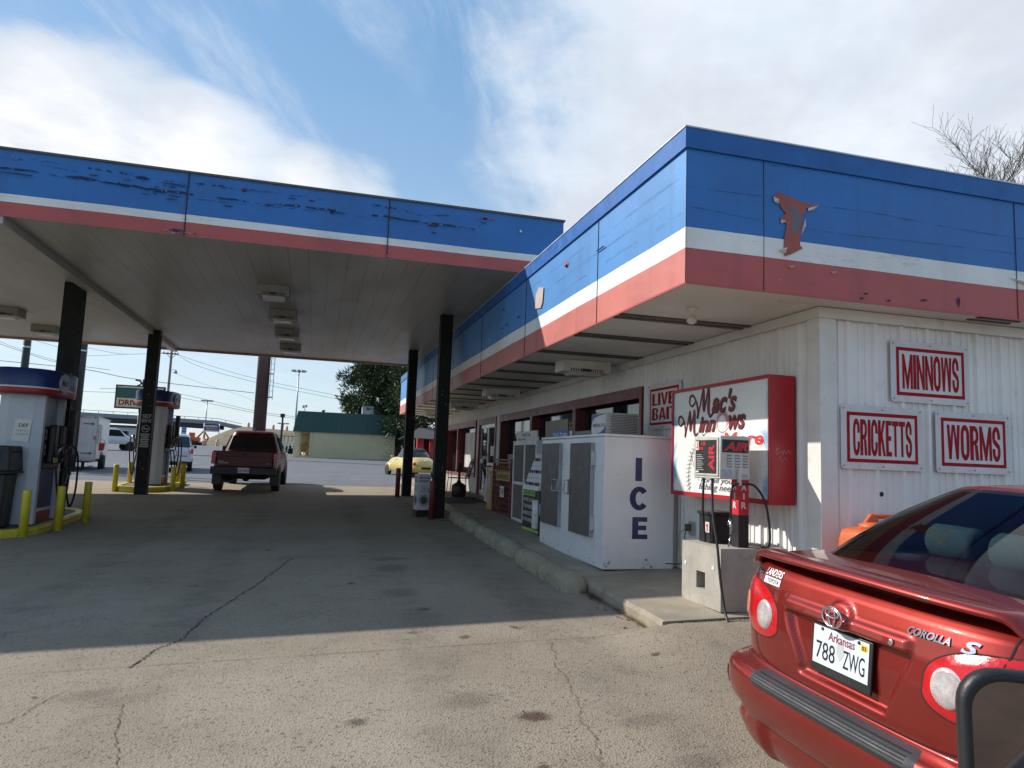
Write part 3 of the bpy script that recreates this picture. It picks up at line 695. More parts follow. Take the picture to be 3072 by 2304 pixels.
# SELF SERVE notice painted on the second post
sgm=mat('notice_grey',(.50,.50,.47),.6,var=.1)
zb=gz(-4.3,20.1); px0=-4.22-.14; py=20.1-.1375-.004
pl=lambda x,z:plane((px0+x,py,zb+z),(1,0,0),(0,0,1),(0,-1,0))
text('SELF',sgm,pM,pl(.05,1.93),.19,.085,.01,w=True); text('SERVE',sgm,pM,pl(.03,1.82),.23,.085,.01,w=True)
mb=MB(); f_=pl(.14,1.66)
stroke(mb,[(.085*math.cos(a),.085*math.sin(a)) for a in [k*math.pi/10 for k in range(21)]],.012,f_); stroke(mb,[(-.06,.06),(.06,-.06)],.012,f_)
stroke(mb,[(-.13,.36),(.13,.36)],.008,f_); stroke(mb,[(-.06,0),(.05,0)],.02,f_)
for i in range(8):
    wv=.11-.01*(i%3); stroke(mb,[(-wv,-.14-.045*i),(wv,-.14-.045*i)],.022,f_)
mb.build('notice_print',sgm,pM,w=True)
# canopy lamps
fixm=mat('fixture_tan',(.27,.265,.24),.5,var=.15,grime=.3); lensm=mat('fixture_lens',(.5,.5,.46),.25,var=.1,spec=.8); slotm=mat('slot_dark',(.05,.045,.04),.8,var=0)
def clight(x,y,z,sx,sy,sz,label,group,name='canopy_light'):
    r=thing(name,label,'ceiling light',(x,y,z),0,group)
    b=MB(); b.b(-sx/2,sx/2,-sy/2,sy/2,-sz,0); b.build('housing',fixm if name=='canopy_light' else mat('fixture_white',(.6,.59,.55),.45),r,bevel=.006)
    b=MB(); b.b(-sx*.36,sx*.36,-sy*.36,sy*.36,-sz-.045,-sz-.001,0,0,0); b.v=[(p[0]*(.82 if p[2]<-sz-.02 else 1),p[1]*(.82 if p[2]<-sz-.02 else 1),p[2]) for p in b.v]; b.build('lens',lensm,r)
    b=MB()
    for i in range(14): q=-sx*.33+i*sx*.05; b.b(q,q+sx*.022,-sy/2-.003,-sy/2-.0005,-sz*.97,-sz*.72)
    b.b(-sx*.1,sx*.1,-sy/2-.004,-sy/2-.0005,-sz*.97,-sz*.72); b.build('vent_slots',slotm,r)
    return r
gL='row of lights under the middle of the canopy'
l0=clight(-.93,13.6,CZ0+.012,.56,.50,.19,'tan box light nearest the front edge in the middle canopy row','x')
l0['group']=gL
for (y,lb) in ((15.9,'second tan box light from the front in the middle canopy row'),(18.3,'third tan box light from the front in the middle canopy row'),(20.8,'farthest tan box light of the middle canopy row')):
    copy_tree(l0,(-.87,y,CZ0+.012),lb)
copy_tree(l0,(-6.95,18.4,CZ0+.012),'tan box light at the left edge above the near pump')['group']='lights left of the canopy beam'
copy_tree(l0,(-6.95,20.8,CZ0+.012),'tan box light just left of the thick near post')['group']='lights left of the canopy beam'
s0=clight(3.75,9.85,ZB-.002,.75,.34,.17,'white box light under the store soffit nearest the corner','x','soffit_light'); s0['group']='box lights under the store soffit'
for y,lb in ((14.6,'second white box light under the store soffit, above the middle window'),(18.6,'third white box light under the store soffit, near the door'),(23.0,'farthest white box light under the store soffit')):
    copy_tree(s0,(3.72,y,ZB-.002),lb)
r=thing('floodlight','small clear twin-bulb lamp under the store soffit corner','lamp',(3.35,5.95,ZB))
t=MB(); t.lathe([(.05,0),(.05,-.015),(.02,-.02),(.015,-.07)],(0,0,0),'z',16); t.build('base',trimw,r)
t=MB(); t.lathe([(.012,-.06),(.04,-.09),(.05,-.13),(.03,-.15),(0,-.155)],(0,0,0),'z',16); t.build('bulb',lensm,r)
# ================================================================ things on the walk
redp=mat('letter_red',(.32,.006,.014),.7,var=.12,vs=8,spec=.2); navy=mat('letter_navy',(.012,.014,.10),.4,var=.1)
signw=mat('sign_white',(.62,.60,.60),.5,var=.1,vs=3,grime=.25,gcol=(.35,.32,.3)); boltm=mat('bolt',(.25,.24,.23),.4,metal=.8,var=0)
black=mat('black_print',(.012,.012,.013),.5,var=.1)
def bait(name,label,words,o,ux,w,h,n,group='bait signs on the store wall',bold=.035):
    r=thing(name,label,'sign',tuple(o),0,group)
    O=Vector(o); ux=Vector(ux); uy=Vector((0,0,1)); n=Vector(n)
    P=plane(O+n*.016,ux,uy,n); c=.03
    pts=[(c,0),(w-c,0),(w-.009,.009),(w,c),(w,h-c),(w-.009,h-.009),(w-c,h),(c,h),(.009,h-.009),(0,h-c),(0,c),(.009,.009)]
    b=MB(); b.slab([P(*p)-n*.006 for p in pts],n*.006); b.build('panel',signw,r,w=True)
    P=plane(O+n*.0175,ux,uy,n); b=MB()
    f=.062; g_=.032
    for (a0,b0,a1,b1) in ((f,f,w-f,f+g_),(f,h-f-g_,w-f,h-f),(f,f+g_,f+g_,h-f-g_),(w-f-g_,f+g_,w-f,h-f-g_)): b.poly([P(a0,b0),P(a1,b0),P(a1,b1),P(a0,b1)])
    b.build('border',redp,r,w=True)
    for k,s in enumerate(words):
        n_=len(words); hh=(h-2*f-2*g_-.032*(n_+1))/n_; ww=w-2*f-2*g_-.07
        if n_>1: ww*=.93 if k==0 else 1
        block(s,redp,r,plane(O+n*.0176+ux*(f+g_+.035)+uy*(f+g_+.032+(n_-1-k)*(hh+.032)),ux,uy,n),ww,hh)
    b=MB()
    for (x,y) in ((.03,.03),(w-.03,.03),(.03,h-.03),(w-.03,h-.03),(w/2,h-.03),(w/2,.03)):
        q=P(x,y); b.slab([q+ux*.008*math.cos(k*1.047)+uy*.008*math.sin(k*1.047) for k in range(6)],n*.004)
    b.build('bolt',boltm,r,w=True); return r
yw=YW-.022
bait('wall_sign','white sign reading MINNOWS in a red border, topmost of three on the side wall',['MINNOWS'],(5.12,yw,2.28),(1,0,0),.92,.58,(0,-1,0))
bait('wall_sign','white sign reading CRICKETTS in a red border, lower left on the side wall',['CRICKETTS'],(4.56,yw,1.64),(1,0,0),.91,.58,(0,-1,0))
bait('wall_sign','white sign reading WORMS in a red border, lower right on the side wall',['WORMS'],(5.62,yw,1.64),(1,0,0),.90,.58,(0,-1,0))
bait('wall_sign','pinkish white LIVE BAIT sign partly behind the big lit-box sign',['LIVE','BAIT'],(XW-.022,8.87,2.08),(0,-1,0),.92,.61,(-1,0,0))
# big cabinet sign
SX=4.075; r=thing('cabinet_sign','large red box sign for minnows with curly dark red script on a pale face','sign',(SX,6.7,1.28))
redbox=mat('sign_red',(.38,.012,.02),.35,var=.12,grime=.15)
b=MB(); b.b(SX+.012,XW-.03,5.77,7.66,1.28,2.50); b.build('cabinet',redbox,r,w=True,bevel=.006)
b=MB()
for (y0,y1,z0,z1) in ((5.77,7.66,1.28,1.325),(5.77,7.66,2.465,2.50),(7.63,7.66,1.325,2.465),(5.77,5.785,1.325,2.465)): b.b(SX-.014,SX+.011,y0,y1,z0,z1)
b.build('frame',redbox,r,w=True)
def signface():
    m=bpy.data.materials.new('sign_face_art'); m.use_nodes=True; h=G(m.node_tree); bb=h.n['Principled BSDF']
    co=h.a('ShaderNodeTexCoord').outputs['Object']; n=h.noise(co,2.2,5,.6,1.2); sp=h.a('ShaderNodeSeparateXYZ',_0=co)
    # pale blue water along the border of the printed face
    ex=h.mr(h.m('ABSOLUTE',h.m('ADD',sp.outputs[1],-.015)),.62,.94,0,1,'LINEAR'); ez=h.mr(h.m('ABSOLUTE',h.m('ADD',sp.outputs[2],-.61)),.38,.62,0,.7,'LINEAR')
    e=h.m('MAXIMUM',ex,ez); f=h.mr(h.m('ADD',e,h.m('MULTIPLY',h.m('SUBTRACT',n,.5),1.5)),.62,1.05,0,1)
    c=h.mix(f,(.72,.72,.70),(.20,.42,.62)); c=h.mix(h.mr(h.noise(co,9,6,.7),.55,.8,0,.35),c,(.42,.44,.45))
    h.set(bb.inputs['Base Color'],c); bb.inputs['Roughness'].default_value=.3; return m
b=MB(); b.b(SX,SX+.01,5.786,7.629,1.326,2.464); b.build('sign_face',signface(),r,w=True)
P0=plane((SX-.003,7.66,1.28),(0,-1,0),(0,0,1),(-1,0,0)); P1=plane((SX-.0045,7.66,1.28),(0,-1,0),(0,0,1),(-1,0,0)); P2=plane((SX-.006,7.66,1.28),(0,-1,0),(0,0,1),(-1,0,0))
dred=mat('script_red',(.17,.015,.02),.4,var=.1); shad=mat('script_shadow',(.03,.02,.022),.5,var=0); mred=mat('more_red',(.55,.05,.06),.4,var=.1)
def scriptM(mb,x,y,w,h,fn,d):
    pts=[(.26,.62,.03),(.20,.52,.04),(.10,.46,.05),(.0,.55,.055),(.02,.78,.06),(.16,.80,.07),(.30,.55,.085),(.36,.25,.07),(.34,.02,.05),(.44,.40,.04),(.58,.98,.05),(.60,.70,.12),(.60,.35,.12),(.64,.30,.05),(.80,1.0,.05),(.82,.7,.12),(.80,.3,.13),(.86,.06,.08),(1.0,.16,.03)]
    q=spline(pts,7); stroke(mb,[(x+p[0]*w+d,y+p[1]*h-d) for p in q],[p[2]*h*1.0 for p in q],fn)
mb=MB(); scriptM(mb,.40,.86,.50,.33,P0,.010); scriptM(mb,.15,.66,.44,.30,P0,.010); mb.build('script_shadow',shad,r,w=True)
mb=MB(); scriptM(mb,.40,.86,.50,.33,P1,0); scriptM(mb,.15,.66,.44,.30,P1,0); mb.build('script_swash',dred,r,w=True)
for (s,x,y,w,h) in (("ac's",.87,.905,.47,.24),('inn',.60,.71,.35,.17),('ws',1.20,.72,.30,.15)):
    text(s,shad,r,lambda a,b_,d=0,x=x,y=y:P0(x+a+.009,y+b_-.009),w,h,.035,.35,w=True); text(s,dred,r,lambda a,b_,d=0,x=x,y=y:P1(x+a,y+b_),w,h,.028,.35,w=True)
text('More',mat('more_white',(.8,.8,.8),.4,var=0),r,lambda a,b_,d=0:P0(1.09+a,.545+b_),.72,.155,.06,.15,w=True); text('More',mred,r,lambda a,b_,d=0:P1(1.10+a,.555+b_),.70,.135,.03,.15,w=True)
mb=MB(); ring=[(1.08+.10*math.cos(a),.80+.10*math.sin(a)) for a in [k*math.pi/16 for k in range(33)]]; stroke(mb,ring,[.045 if i<14 else .03 for i in range(33)],P0); mb.build('bobber',mat('bobber_pink',(.55,.28,.30),.4),r,w=True)
mb=MB(); stroke(mb,[(1.0+.03*i,.71+.012*(i-3)**2/3) for i in range(8)],.02,P1); mb.poly([P0(1.08+.085*math.cos(k*.39),.80+.085*math.sin(k*.39)) for k in range(16)]); mb.build('bobber_shine',mat('bobber_white',(.75,.72,.72),.3),r,w=True)
for (s,x,y,w,h) in (('For all your',.66,.145,.68,.08),('fishing needs',.62,.065,.76,.09)): text(s,mat('tagline',(.10,.11,.12),.5),r,lambda a,b_,d=0,x=x,y=y:P1(x+a,y+b_),w,h,.004,.3,w=True)
mb=MB()
for i in range(16): a=2.1+i*.085; c_=(1.05,.22); stroke(mb,[(c_[0]+.62*math.cos(a),c_[1]+.5*math.sin(a)),(c_[0]+.72*math.cos(a+.05),c_[1]+.58*math.sin(a+.05))],[.022,.006],P0)
stroke(mb,[(c_[0]+.66*math.cos(1.7+i*.11),c_[1]+.53*math.sin(1.7+i*.11)) for i in range(18)],.012,P0); stroke(mb,[(.42,.5),(.50,.35),(.62,.18)],.014,P0)
mb.build('fish_drawing',mat('fish_grey',(.36,.33,.29),.5),r,w=True)
mb=MB()
for i in range(3): stroke(mb,[(1.86,0)]*1+[(1.86,.01)],.01,P0)
tagm=mat('graffiti_pink',(.55,.2,.22),.5); mb=MB()
Pq=plane((4.10,5.765,1.28),(1,0,0),(0,0,1),(0,-1,0)); stroke(mb,spline([(.03,.5),(.06,.53),(.04,.47),(.09,.5),(.11,.47),(.12,.51),(.15,.48),(.17,.51),(.2,.47)],5),.006,Pq); stroke(mb,spline([(.05,.42),(.08,.45),(.1,.4),(.13,.44),(.16,.41)],5),.005,Pq); mb.build('scribble',tagm,r,w=True)
# ice merchandiser
icew=mat('ice_white',(.68,.68,.70),.35,var=.06,vs=2,grime=.16,gcol=(.4,.38,.36),coat=.2)
IX0,IX1,IY0,IY1,IZ0,IZ1=3.34,4.27,7.96,10.42,.36,1.955
r=thing('ice_freezer','white two-door outdoor ice freezer with ICE down its end','ice freezer',(3.8,9.2,.34))
b=MB(); o=len(b.v)
b.b(IX0,IX1,IY0,IY1,IZ0,IZ1-.02); cb=b.build('cabinet',icew,r,w=True,bevel=.012)
b=MB(); b.b(IX0-.015,IX1+.01,IY0-.012,IY1+.012,IZ1-.02,IZ1+.012); b.build('lid',icew,r,w=True,bevel=.006)
b=MB(); b.b(IX0+.05,IX1-.05,IY0+.04,IY1-.05,.30,.36); b.build('skid',black,r,w=True)
chipg=mat('chipped_grey',(.30,.29,.29),.7,var=.3)
mb=MB(); rr=random.Random(2)
for i in range(34):
    s=rr.uniform(.003,.012)
    if i%2: x=rr.choice((rr.uniform(IX0+.02,IX1-.02),3.86+rr.gauss(0,.06)));z=IZ0+.02+abs(rr.gauss(0,.05)); mb.poly([(x-s*2,IY0-.002,z),(x+s,IY0-.002,z-s),(x+s*2,IY0-.002,z+s),(x-s*.5,IY0-.002,z+s)])
    else: y=rr.uniform(IY0+.02,IY1-.1); z=IZ0+.02+abs(rr.gauss(0,.09)); mb.poly([(IX0-.002,y-s*2,z),(IX0-.002,y+s,z-s),(IX0-.002,y+s*2,z+s),(IX0-.002,y-s*.5,z+s)])
mb.build('paint_chip',chipg,cb,w=True)
doorg=mat('ice_door_grey',(.085,.08,.078),.5,var=.12,vs=5,grime=.1,gcol=(.14,.13,.13)); edgeg=mat('door_edge',(.32,.33,.35),.45)
for (y0,y1,zb,zt,side) in ((9.50,10.28,.71,1.87,1),(8.30,9.05,.70,1.86,-1)):
    b=MB(); b.b(IX0-.045,IX0-.013,y0,y1,zb,zt); d=b.build('door',doorg,r,w=True,bevel=.006)
    b=MB(); b.b(IX0-.043,IX0-.001,y0-.028,y0-.001,zb+.005,zt-.005); b.b(IX0-.012,IX0-.001,y0+.01,y1-.01,zb+.02,zt-.02); b.build('gasket',edgeg,d,w=True)
    b=MB()
    yh=(y0-.02) if side==1 else (y1+.005)
    zc=1.28
    if side==1: b.b(IX0-.075,IX0-.046,yh-.02,yh+.06,zc-.09,zc+.09); b.tube([(IX0-.075,yh+.05,zc+.08),(IX0-.10,yh+.13,zc+.08),(IX0-.10,yh+.13,zc-.08),(IX0-.075,yh+.05,zc-.08)],.008,8)
    else: b.b(IX0-.07,IX0-.046,yh-.05,yh-.01,zc-.1,zc+.1); b.tube([(IX0-.07,yh-.02,zc+.09),(IX0-.11,yh+.015,zc+.08),(IX0-.11,yh+.015,zc-.08),(IX0-.07,yh-.02,zc-.09)],.008,8)
    b.build('handle',mat('latch_steel',(.42,.42,.42),.3,metal=.9,var=.1),d,w=True)
    b=MB()
    for zc in ((zb+.17),(zt-.2)):
        yy=y0-.03 if side==-1 else y1+.0
        b.b(IX0-.05,IX0-.001,yy-.035 if side==-1 else yy+.002,yy-.001 if side==-1 else yy+.03,zc-.08,zc+.08); b.tube([(IX0-.03,yy+(-.018 if side==-1 else .016),zc-.10),(IX0-.03,yy+(-.018 if side==-1 else .016),zc+.10)],.012,8)
    b.build('hinge',mat('hinge_pale',(.5,.52,.55),.35,metal=.3,var=.1),d,w=True)
for (s,x0,z0,w_,h_,bo) in (('I',3.745,1.41,.085,.28,.0),('C',3.675,1.06,.25,.285,.05),('E',3.715,.72,.20,.26,.05)):
    if s=='I':
        b=MB(); b.poly([(x0,IY0-.003,z0),(x0+w_,IY0-.003,z0),(x0+w_,IY0-.003,z0+h_),(x0,IY0-.003,z0+h_)]); b.build('lettering',navy,cb,w=True)
    elif s=='E':
        b=MB(); t_=.078
        b.poly([(x0,IY0-.003,z0),(x0+t_,IY0-.003,z0),(x0+t_,IY0-.003,z0+h_),(x0,IY0-.003,z0+h_)])
        for zz,wq in ((z0,w_),(z0+h_/2-.025,w_*.92),(z0+h_-.055,w_*.98)): b.poly([(x0+t_,IY0-.003,zz),(x0+wq,IY0-.003,zz),(x0+wq,IY0-.003,zz+.055),(x0+t_,IY0-.003,zz+.055)])
        b.build('lettering',navy,cb,w=True)
    else:
        b=MB(); cx,cz=x0+w_/2,z0+h_/2; n=26; o=0
        for i in range(n+1):
            a=R(38)+R(284)*i/n
            for rr_ in ((w_/2,h_/2),(w_/2-.078,h_/2-.062)): b.v.append((cx+rr_[0]*math.cos(a),IY0-.003,cz+rr_[1]*math.sin(a)))
        b._f([(2*i,2*i+1,2*i+3,2*i+2) for i in range(n)],0,0); b.build('lettering',navy,cb,w=True)
# refrigeration unit on top
unit=mat('unit_grey',(.42,.42,.42),.4,metal=.3,var=.1)
b=MB(); b.b(3.52,3.97,8.34,8.85,IZ1+.013,2.25); u=b.build('cooling_unit',unit,r,w=True,bevel=.005)
b=MB()
for i in range(12):
    z=1.99+i*.0205
    for j in range(9): x=3.565+j*.041+(.02 if i%2 else 0); b.poly([(x,8.337,z),(x+.034,8.337,z),(x+.034,8.337,z+.009),(x,8.337,z+.009)])
b.build('grille',slotm,u,w=True)
b=MB(); b.b(3.512,3.5185,8.36,8.84,1.975,2.24); b.build('label_plate',signw,u,w=True)
PP=plane((3.510,8.84,1.975),(0,-1,0),(0,0,1),(-1,0,0))
mb=MB(); A=spline([(0,.12),(.05,.19),(.18,.235),(.48,.262)],5); mb.poly([PP(*p) for p in [(0,.265)]+[(x,y) for x,y in A][::1]+[(.48,.265)]][::-1]); A=spline([(.0,.005),(.25,.02),(.42,.07),(.48,.14)],5); mb.poly([PP(*p) for p in A+[(.48,.002),(0,.002)]]); mb.build('label_swoosh',mat('swoosh_blue',(.03,.06,.22),.4),u,w=True)
text('IMPERIAL ICE',navy,u,lambda a,b_,d=0:PP(.06+a,.10+b_),.38,.045,.01,w=True); 
r=thing('banner_board','small blue board reading Don\'t Forget lying on top of the ice freezer','sign',(3.5,10.0,IZ1+.013))
b=MB(); b.b(3.50,3.52,9.7,10.41,IZ1+.013,2.075); b.build('board',mat('banner_blue',(.06,.10,.32),.5),r,w=True)
text("Don't Forget",mat('banner_white',(.7,.7,.72),.5,var=0),r,plane((3.497,10.38,IZ1+.02),(0,-1,0),(0,0,1),(-1,0,0)),.64,.075,.01,w=True)
r=thing('metal_tray','dull grey flat box behind the blue board on the ice freezer','box',(3.8,9.35,IZ1+.013))
b=MB(); b.b(3.56,4.0,9.0,9.66,IZ1+.013,2.05); b.build('tray_body',mat('tray_grey',(.16,.16,.16),.5),r,w=True,bevel=.01)
b=MB(); b.b(3.553,3.559,9.05,9.35,IZ1+.03,2.0); b.build('tray_slot',black,r,w=True)
# air machine on concrete block
blk=mat('block_concrete',(.36,.335,.29),.9,var=.15,vs=3,bump=.4,bs=40,grime=.35,gcol=(.2,.18,.14),spec=.2)
zb_=gz0(3.8,6.1)+KH
r=thing('concrete_block','pale concrete block with a square hole, base of the air machine','concrete block',(3.95,6.2,zb_))
b=MB(); X0,X1,Y0,Y1,Zt=3.62,4.32,5.86,6.57,.87
b.b(X0+.12,X1,Y0,Y1,zb_,Zt)
b.b(X0,X0+.12,Y0,6.13,zb_,Zt); b.b(X0,X0+.12,6.29,Y1,zb_,Zt); b.b(X0,X0+.12,6.13,6.29,zb_,.455); b.b(X0,X0+.12,6.13,6.29,.615,Zt)
b.build('block',blk,r,w=True)
b=MB(); b.b(X0+.105,X0+.119,6.131,6.289,.456,.614); b.build('hole',darkm,r,w=True)
b=MB()
for (y,z) in ((6.50,.66),(5.99,.68)): b.lathe([(.02,0),(.02,-.003)],(X0-.001,y,z),'x',14)
split_build(b,'plug',trimw,r,w=True)
r=thing('air_machine','steel coin air machine on a red and black post, marked AIR','air machine',(3.8,6.1,Zt))
steel=mat('machine_steel',(.52,.51,.475),.42,metal=.15,var=.12,vs=5,grime=.15)
b=MB(); b.b(3.615,3.93,5.87,6.35,1.50,1.905); hb=b.build('machine_box',steel,r,w=True,bevel=.01)
PL=plane((3.613,6.35,1.50),(0,-1,0),(0,0,1),(-1,0,0)); PR=plane((3.615,5.868,1.50),(1,0,0),(0,0,1),(0,-1,0))
b=MB(); b.slab([PL(.03,.03),PL(.455,.03),PL(.455,.385),PL(.03,.385)],(-.008,0,0)); b.build('door_frame',steel,hb,w=True)
b=MB(); b.slab([PL(.06,.05,)+Vector((-.009,0,0)),PL(.43,.05)+Vector((-.009,0,0)),PL(.43,.365)+Vector((-.009,0,0)),PL(.06,.365)+Vector((-.009,0,0))],(-.003,0,0)); b.build('instruction_panel',black,hb,w=True)
airr=mat('air_red',(.52,.02,.03),.4,var=.2,vs=20)
PLq=lambda a,c,d=0:PL(a,c)+Vector((-.0135,0,0))
text('AIR',airr,hb,lambda a,c,d=0:PLq(.15+a,.315+c),.10,.035,.03,w=True)
text('AIR',airr,hb,lambda a,c,d=0:PLq(.40-c,.075+a),.25,.10,.03,w=True)
mb=MB()
for i in range(9): stroke(mb,[(.08,.225-i*.018),(.08+.13*(.7+.3*((i*7)%3)/2),.225-i*.018)],.006,PLq)
stroke(mb,[(.075,.26),(.075,.35)],.0,PLq); mb.build('print_lines',mat('print_grey',(.35,.35,.35),.5,var=0),hb,w=True)
mb=MB(); mb.poly([PLq(.065,.27),PLq(.115,.27),PLq(.115,.355),PLq(.065,.355)]); mb.poly([PLq(.065,.055),PLq(.12,.055),PLq(.12,.07),PLq(.065,.07)]); mb.build('sticker',trimw,hb,w=True)
mb=MB(); PLr=lambda a,c,d=0:PL(a,c)+Vector((-.0145,0,0)); mb.poly([PLr(.085,.30),PLr(.097,.30),PLr(.097,.345),PLr(.085,.345)]); mb.poly([PLr(.075,.302),PLr(.091,.277),PLr(.107,.302)]); 
for q in (.14,.185): mb.poly([PLr(q+.016*math.cos(k*.63),.285+.016*math.sin(k*.63)) for k in range(10)])
o=mb.build('arrow_print',airr,hb,w=True)
b=MB(); b.slab([PR(.02,.25),PR(.295,.25),PR(.295,.37),PR(.02,.37)],(0,-.002,0)); b.build('air_panel',black,hb,w=True)
text('AIR',airr,hb,lambda a,c,d=0:PR(.03+a,.265+c)+Vector((0,-.004,0)),.26,.085,.05,.3,w=True)
b=MB(); d=MB()
for i in range(5):
    for j in range(3):
        x=.07+j*.085; z=.225-i*.026; b.slab([PR(x,z),PR(x+.05,z),PR(x+.046,z+.010),PR(x+.004,z+.010)],(0,-.008,0)); d.poly([PR(x,z-.006)+Vector((0,-.001,0)),PR(x+.05,z-.006)+Vector((0,-.001,0)),PR(x+.05,z)+Vector((0,-.001,0)),PR(x,z)+Vector((0,-.001,0))])
b.build('louvre',steel,hb,w=True); d.build('louvre_slot',slotm,hb,w=True)
b=MB(); b.slab([PR(.02,.02),PR(.12,.02),PR(.12,.09),PR(.02,.09)],(0,-.002,0)); b.slab([PR(.2,.02),PR(.29,.02),PR(.29,.055),PR(.2,.055)],(0,-.002,0)); b.build('notice_sticker',mat('sticker_lilac',(.38,.37,.45),.5,var=.25,vs=30),hb,w=True)
b=MB(); b.b(3.86,3.97,5.95,6.07,Zt,1.17); b.build('post_base',black,r,w=True)
b=MB(); b.b(3.86,3.97,5.95,6.07,1.171,1.499); pr=b.build('post_top',airr,r,w=True)
for k,s in enumerate('AIR'):
    lw=.055 if s!='I' else .016
    text(s,trimw,pr,lambda a,c,d=0,k=k,lw=lw:(3.915-lw/2+a,5.9475,1.40-k*.085+c),lw,.062,.03,w=True)
    text(s,trimw,pr,lambda a,c,d=0,k=k,lw=lw:(3.8575,6.01+lw/2-a,1.40-k*.085+c),lw,.062,.03,w=True)
b=MB(); b.b(3.79,3.82,5.84,5.865,1.45,1.60); b.build('hose_bracket',steel,r,w=True)
rub=mat('hose_rubber',(.012,.012,.012),.5,var=.1)
def hose(pts,rad,par,nm='hose',n=8,w=True): return MB().tube(spline(pts,8),rad,n).build(nm,rub,par,w=w)
hose([(3.80,5.85,1.47),(3.72,5.84,1.42),(3.70,5.83,1.25),(3.71,5.83,1.10)],.011,r)
hose([(3.83,5.85,1.46),(3.93,5.80,1.45),(4.03,5.78,1.30),(4.07,5.77,1.05),(4.08,5.80,.90),(4.12,5.95,.875),(4.2,6.1,.875)],.011,r)
hose([(3.70,6.30,1.50),(3.70,6.32,1.2),(3.72,6.30,.88)],.012,r)
hose([(3.625,6.02,1.50),(3.60,5.97,1.2),(3.585,5.86,.88),(3.58,5.80,.6),(3.57,5.70,.33),(3.52,5.50,.22),(3.40,5.0,.17),(3.2,4.2,.12)],.012,r)
mb=MB(); 
for i in range(8): mb.tube([(3.622,6.018,1.50-i*.012),(3.622,6.018,1.494-i*.012)],.017,8)
mb.build('strain_relief',rub,r,w=True)
b=MB(); b.tube([(3.70,5.83,1.14),(3.70,5.83,1.0)],.012,8); b.tube([(3.70,5.83,.99),(3.68,5.83,.89)],.007,8); b.tube([(3.69,5.83,1.15),(3.665,5.82,1.09)],.006,6); b.build('inflator_chuck',mat('chuck_steel',(.5,.5,.5),.25,metal=1,var=0),r,w=True)
r=thing('battery_box','black lidded box with a red arrow sticker on the concrete block','box',(3.84,6.4,Zt))
b=MB(); b.b(3.765,4.0,6.25,6.50,Zt+.001,1.14); b.build('box_body',black,r,w=True,bevel=.006)
b=MB(); b.b(3.75,4.015,6.235,6.515,1.141,1.175); b.build('lid',black,r,w=True,bevel=.004)
b=MB(); b.b(3.760,3.7645,6.30,6.37,.97,1.07); b.build('sticker',trimw,r,w=True)
b=MB(); b.poly([(3.758,6.345,.98),(3.758,6.325,.98),(3.758,6.325,1.03),(3.758,6.345,1.03)]); b.poly([(3.758,6.36,1.03),(3.758,6.31,1.03),(3.758,6.335,1.06)]); b.build('arrow_print',airr,r,w=True)
r=thing('power_outlet','grey outdoor outlet with a yellow plugged cord on the store wall','outlet',(XW-.03,7.68,.9))
b=MB(); b.b(XW-.045,XW-.024,7.63,7.73,.80,.96); b.build('plate',edgeg,r,w=True,bevel=.004)
b=MB(); b.b(XW-.10,XW-.046,7.65,7.72,.85,.93); b.build('plug',mat('plug_brown',(.10,.07,.03),.6),r,w=True)
MB().tube(spline([(XW-.1,7.70,.87),(XW-.15,7.76,.80),(XW-.12,7.80,.6),(XW-.1,7.74,.42),(XW-.08,7.6,.36)],8),.007,6).build('cord',mat('cord_yellow',(.35,.28,.06),.5),r,w=True)
MB().tube(spline([(XW-.1,7.66,.87),(XW-.14,7.64,.78),(XW-.1,7.66,.5),(XW-.25,7.9,.44)],8),.006,6).build('cord',rub,r,w=True)
# propane cage
whp=mat('cage_white',(.62,.62,.62),.45,var=.08,grime=.2,gcol=(.35,.33,.3)); meshd=mat('cage_mesh',(.20,.19,.185),.7,var=.1)
def meshpanel(mb,X,y0,y1,z0,z1,st,rad):
    y=y0
    while y<=y1: mb.b(X-rad,X+rad,y-rad,y+rad,z0,z1); y+=st
    z=z0
    while z<=z1: mb.b(X-rad*2.2,X-rad*1.1,y0,y1,z-rad,z+rad); z+=st
r=thing('propane_cage','white framed gas bottle cage with dark mesh doors beside the ice freezer','cage',(3.95,12.6,.5))
b=MB()
for y in (11.9,12.62,13.36): b.b(3.70,3.75,y-.025,y+.025,.50,1.95)
for z in (.50,1.18,1.92): b.b(3.703,3.747,11.925,12.595,z-.025,z+.03); b.b(3.703,3.747,12.645,13.335,z-.025,z+.03)
b.b(4.25,4.30,11.88,13.38,.5,1.95); b.b(3.75,4.25,11.88,11.91,.5,1.95); b.b(3.75,4.25,13.35,13.38,.5,1.95); b.b(3.70,4.3,11.88,13.38,1.951,1.975)
for y in (11.9,13.34): b.b(3.72,3.75,y-.015,y+.015,.42,.5)
b.build('frame',whp,r,w=True)
b=MB()
for (a,c) in ((11.93,12.59),(12.65,13.33)):
    for (z0,z1) in ((.53,1.15),(1.21,1.89)): meshpanel(b,3.72,a,c,z0,z1,.028,.0035)
b.build('mesh',meshd,r,w=True)
b=MB()
for y in (12.1,12.5,12.9,13.2):
    for z in (.56,1.26): b.lathe([(.10,0),(.13,.05),(.13,.3),(.10,.37),(.05,.39),(.05,.45)],(3.98,y,z),'z',14)
b.build('gas_bottle',mat('bottle_grey',(.4,.4,.4),.5),r,w=True)
b=MB(); b.b(3.755,3.78,12.05,13.42,2.035,2.15); b1=b.build('sign_board',signw,r,w=True)
b=MB(); b.b(3.757,3.778,11.97,13.36,1.976,2.034); b.build('lower_board',signw,r,w=True)
text('meri as',black,b1,plane((3.752,12.95,2.055),(0,-1,0),(0,0,1),(-1,0,0)),.5,.07,.01,w=True)
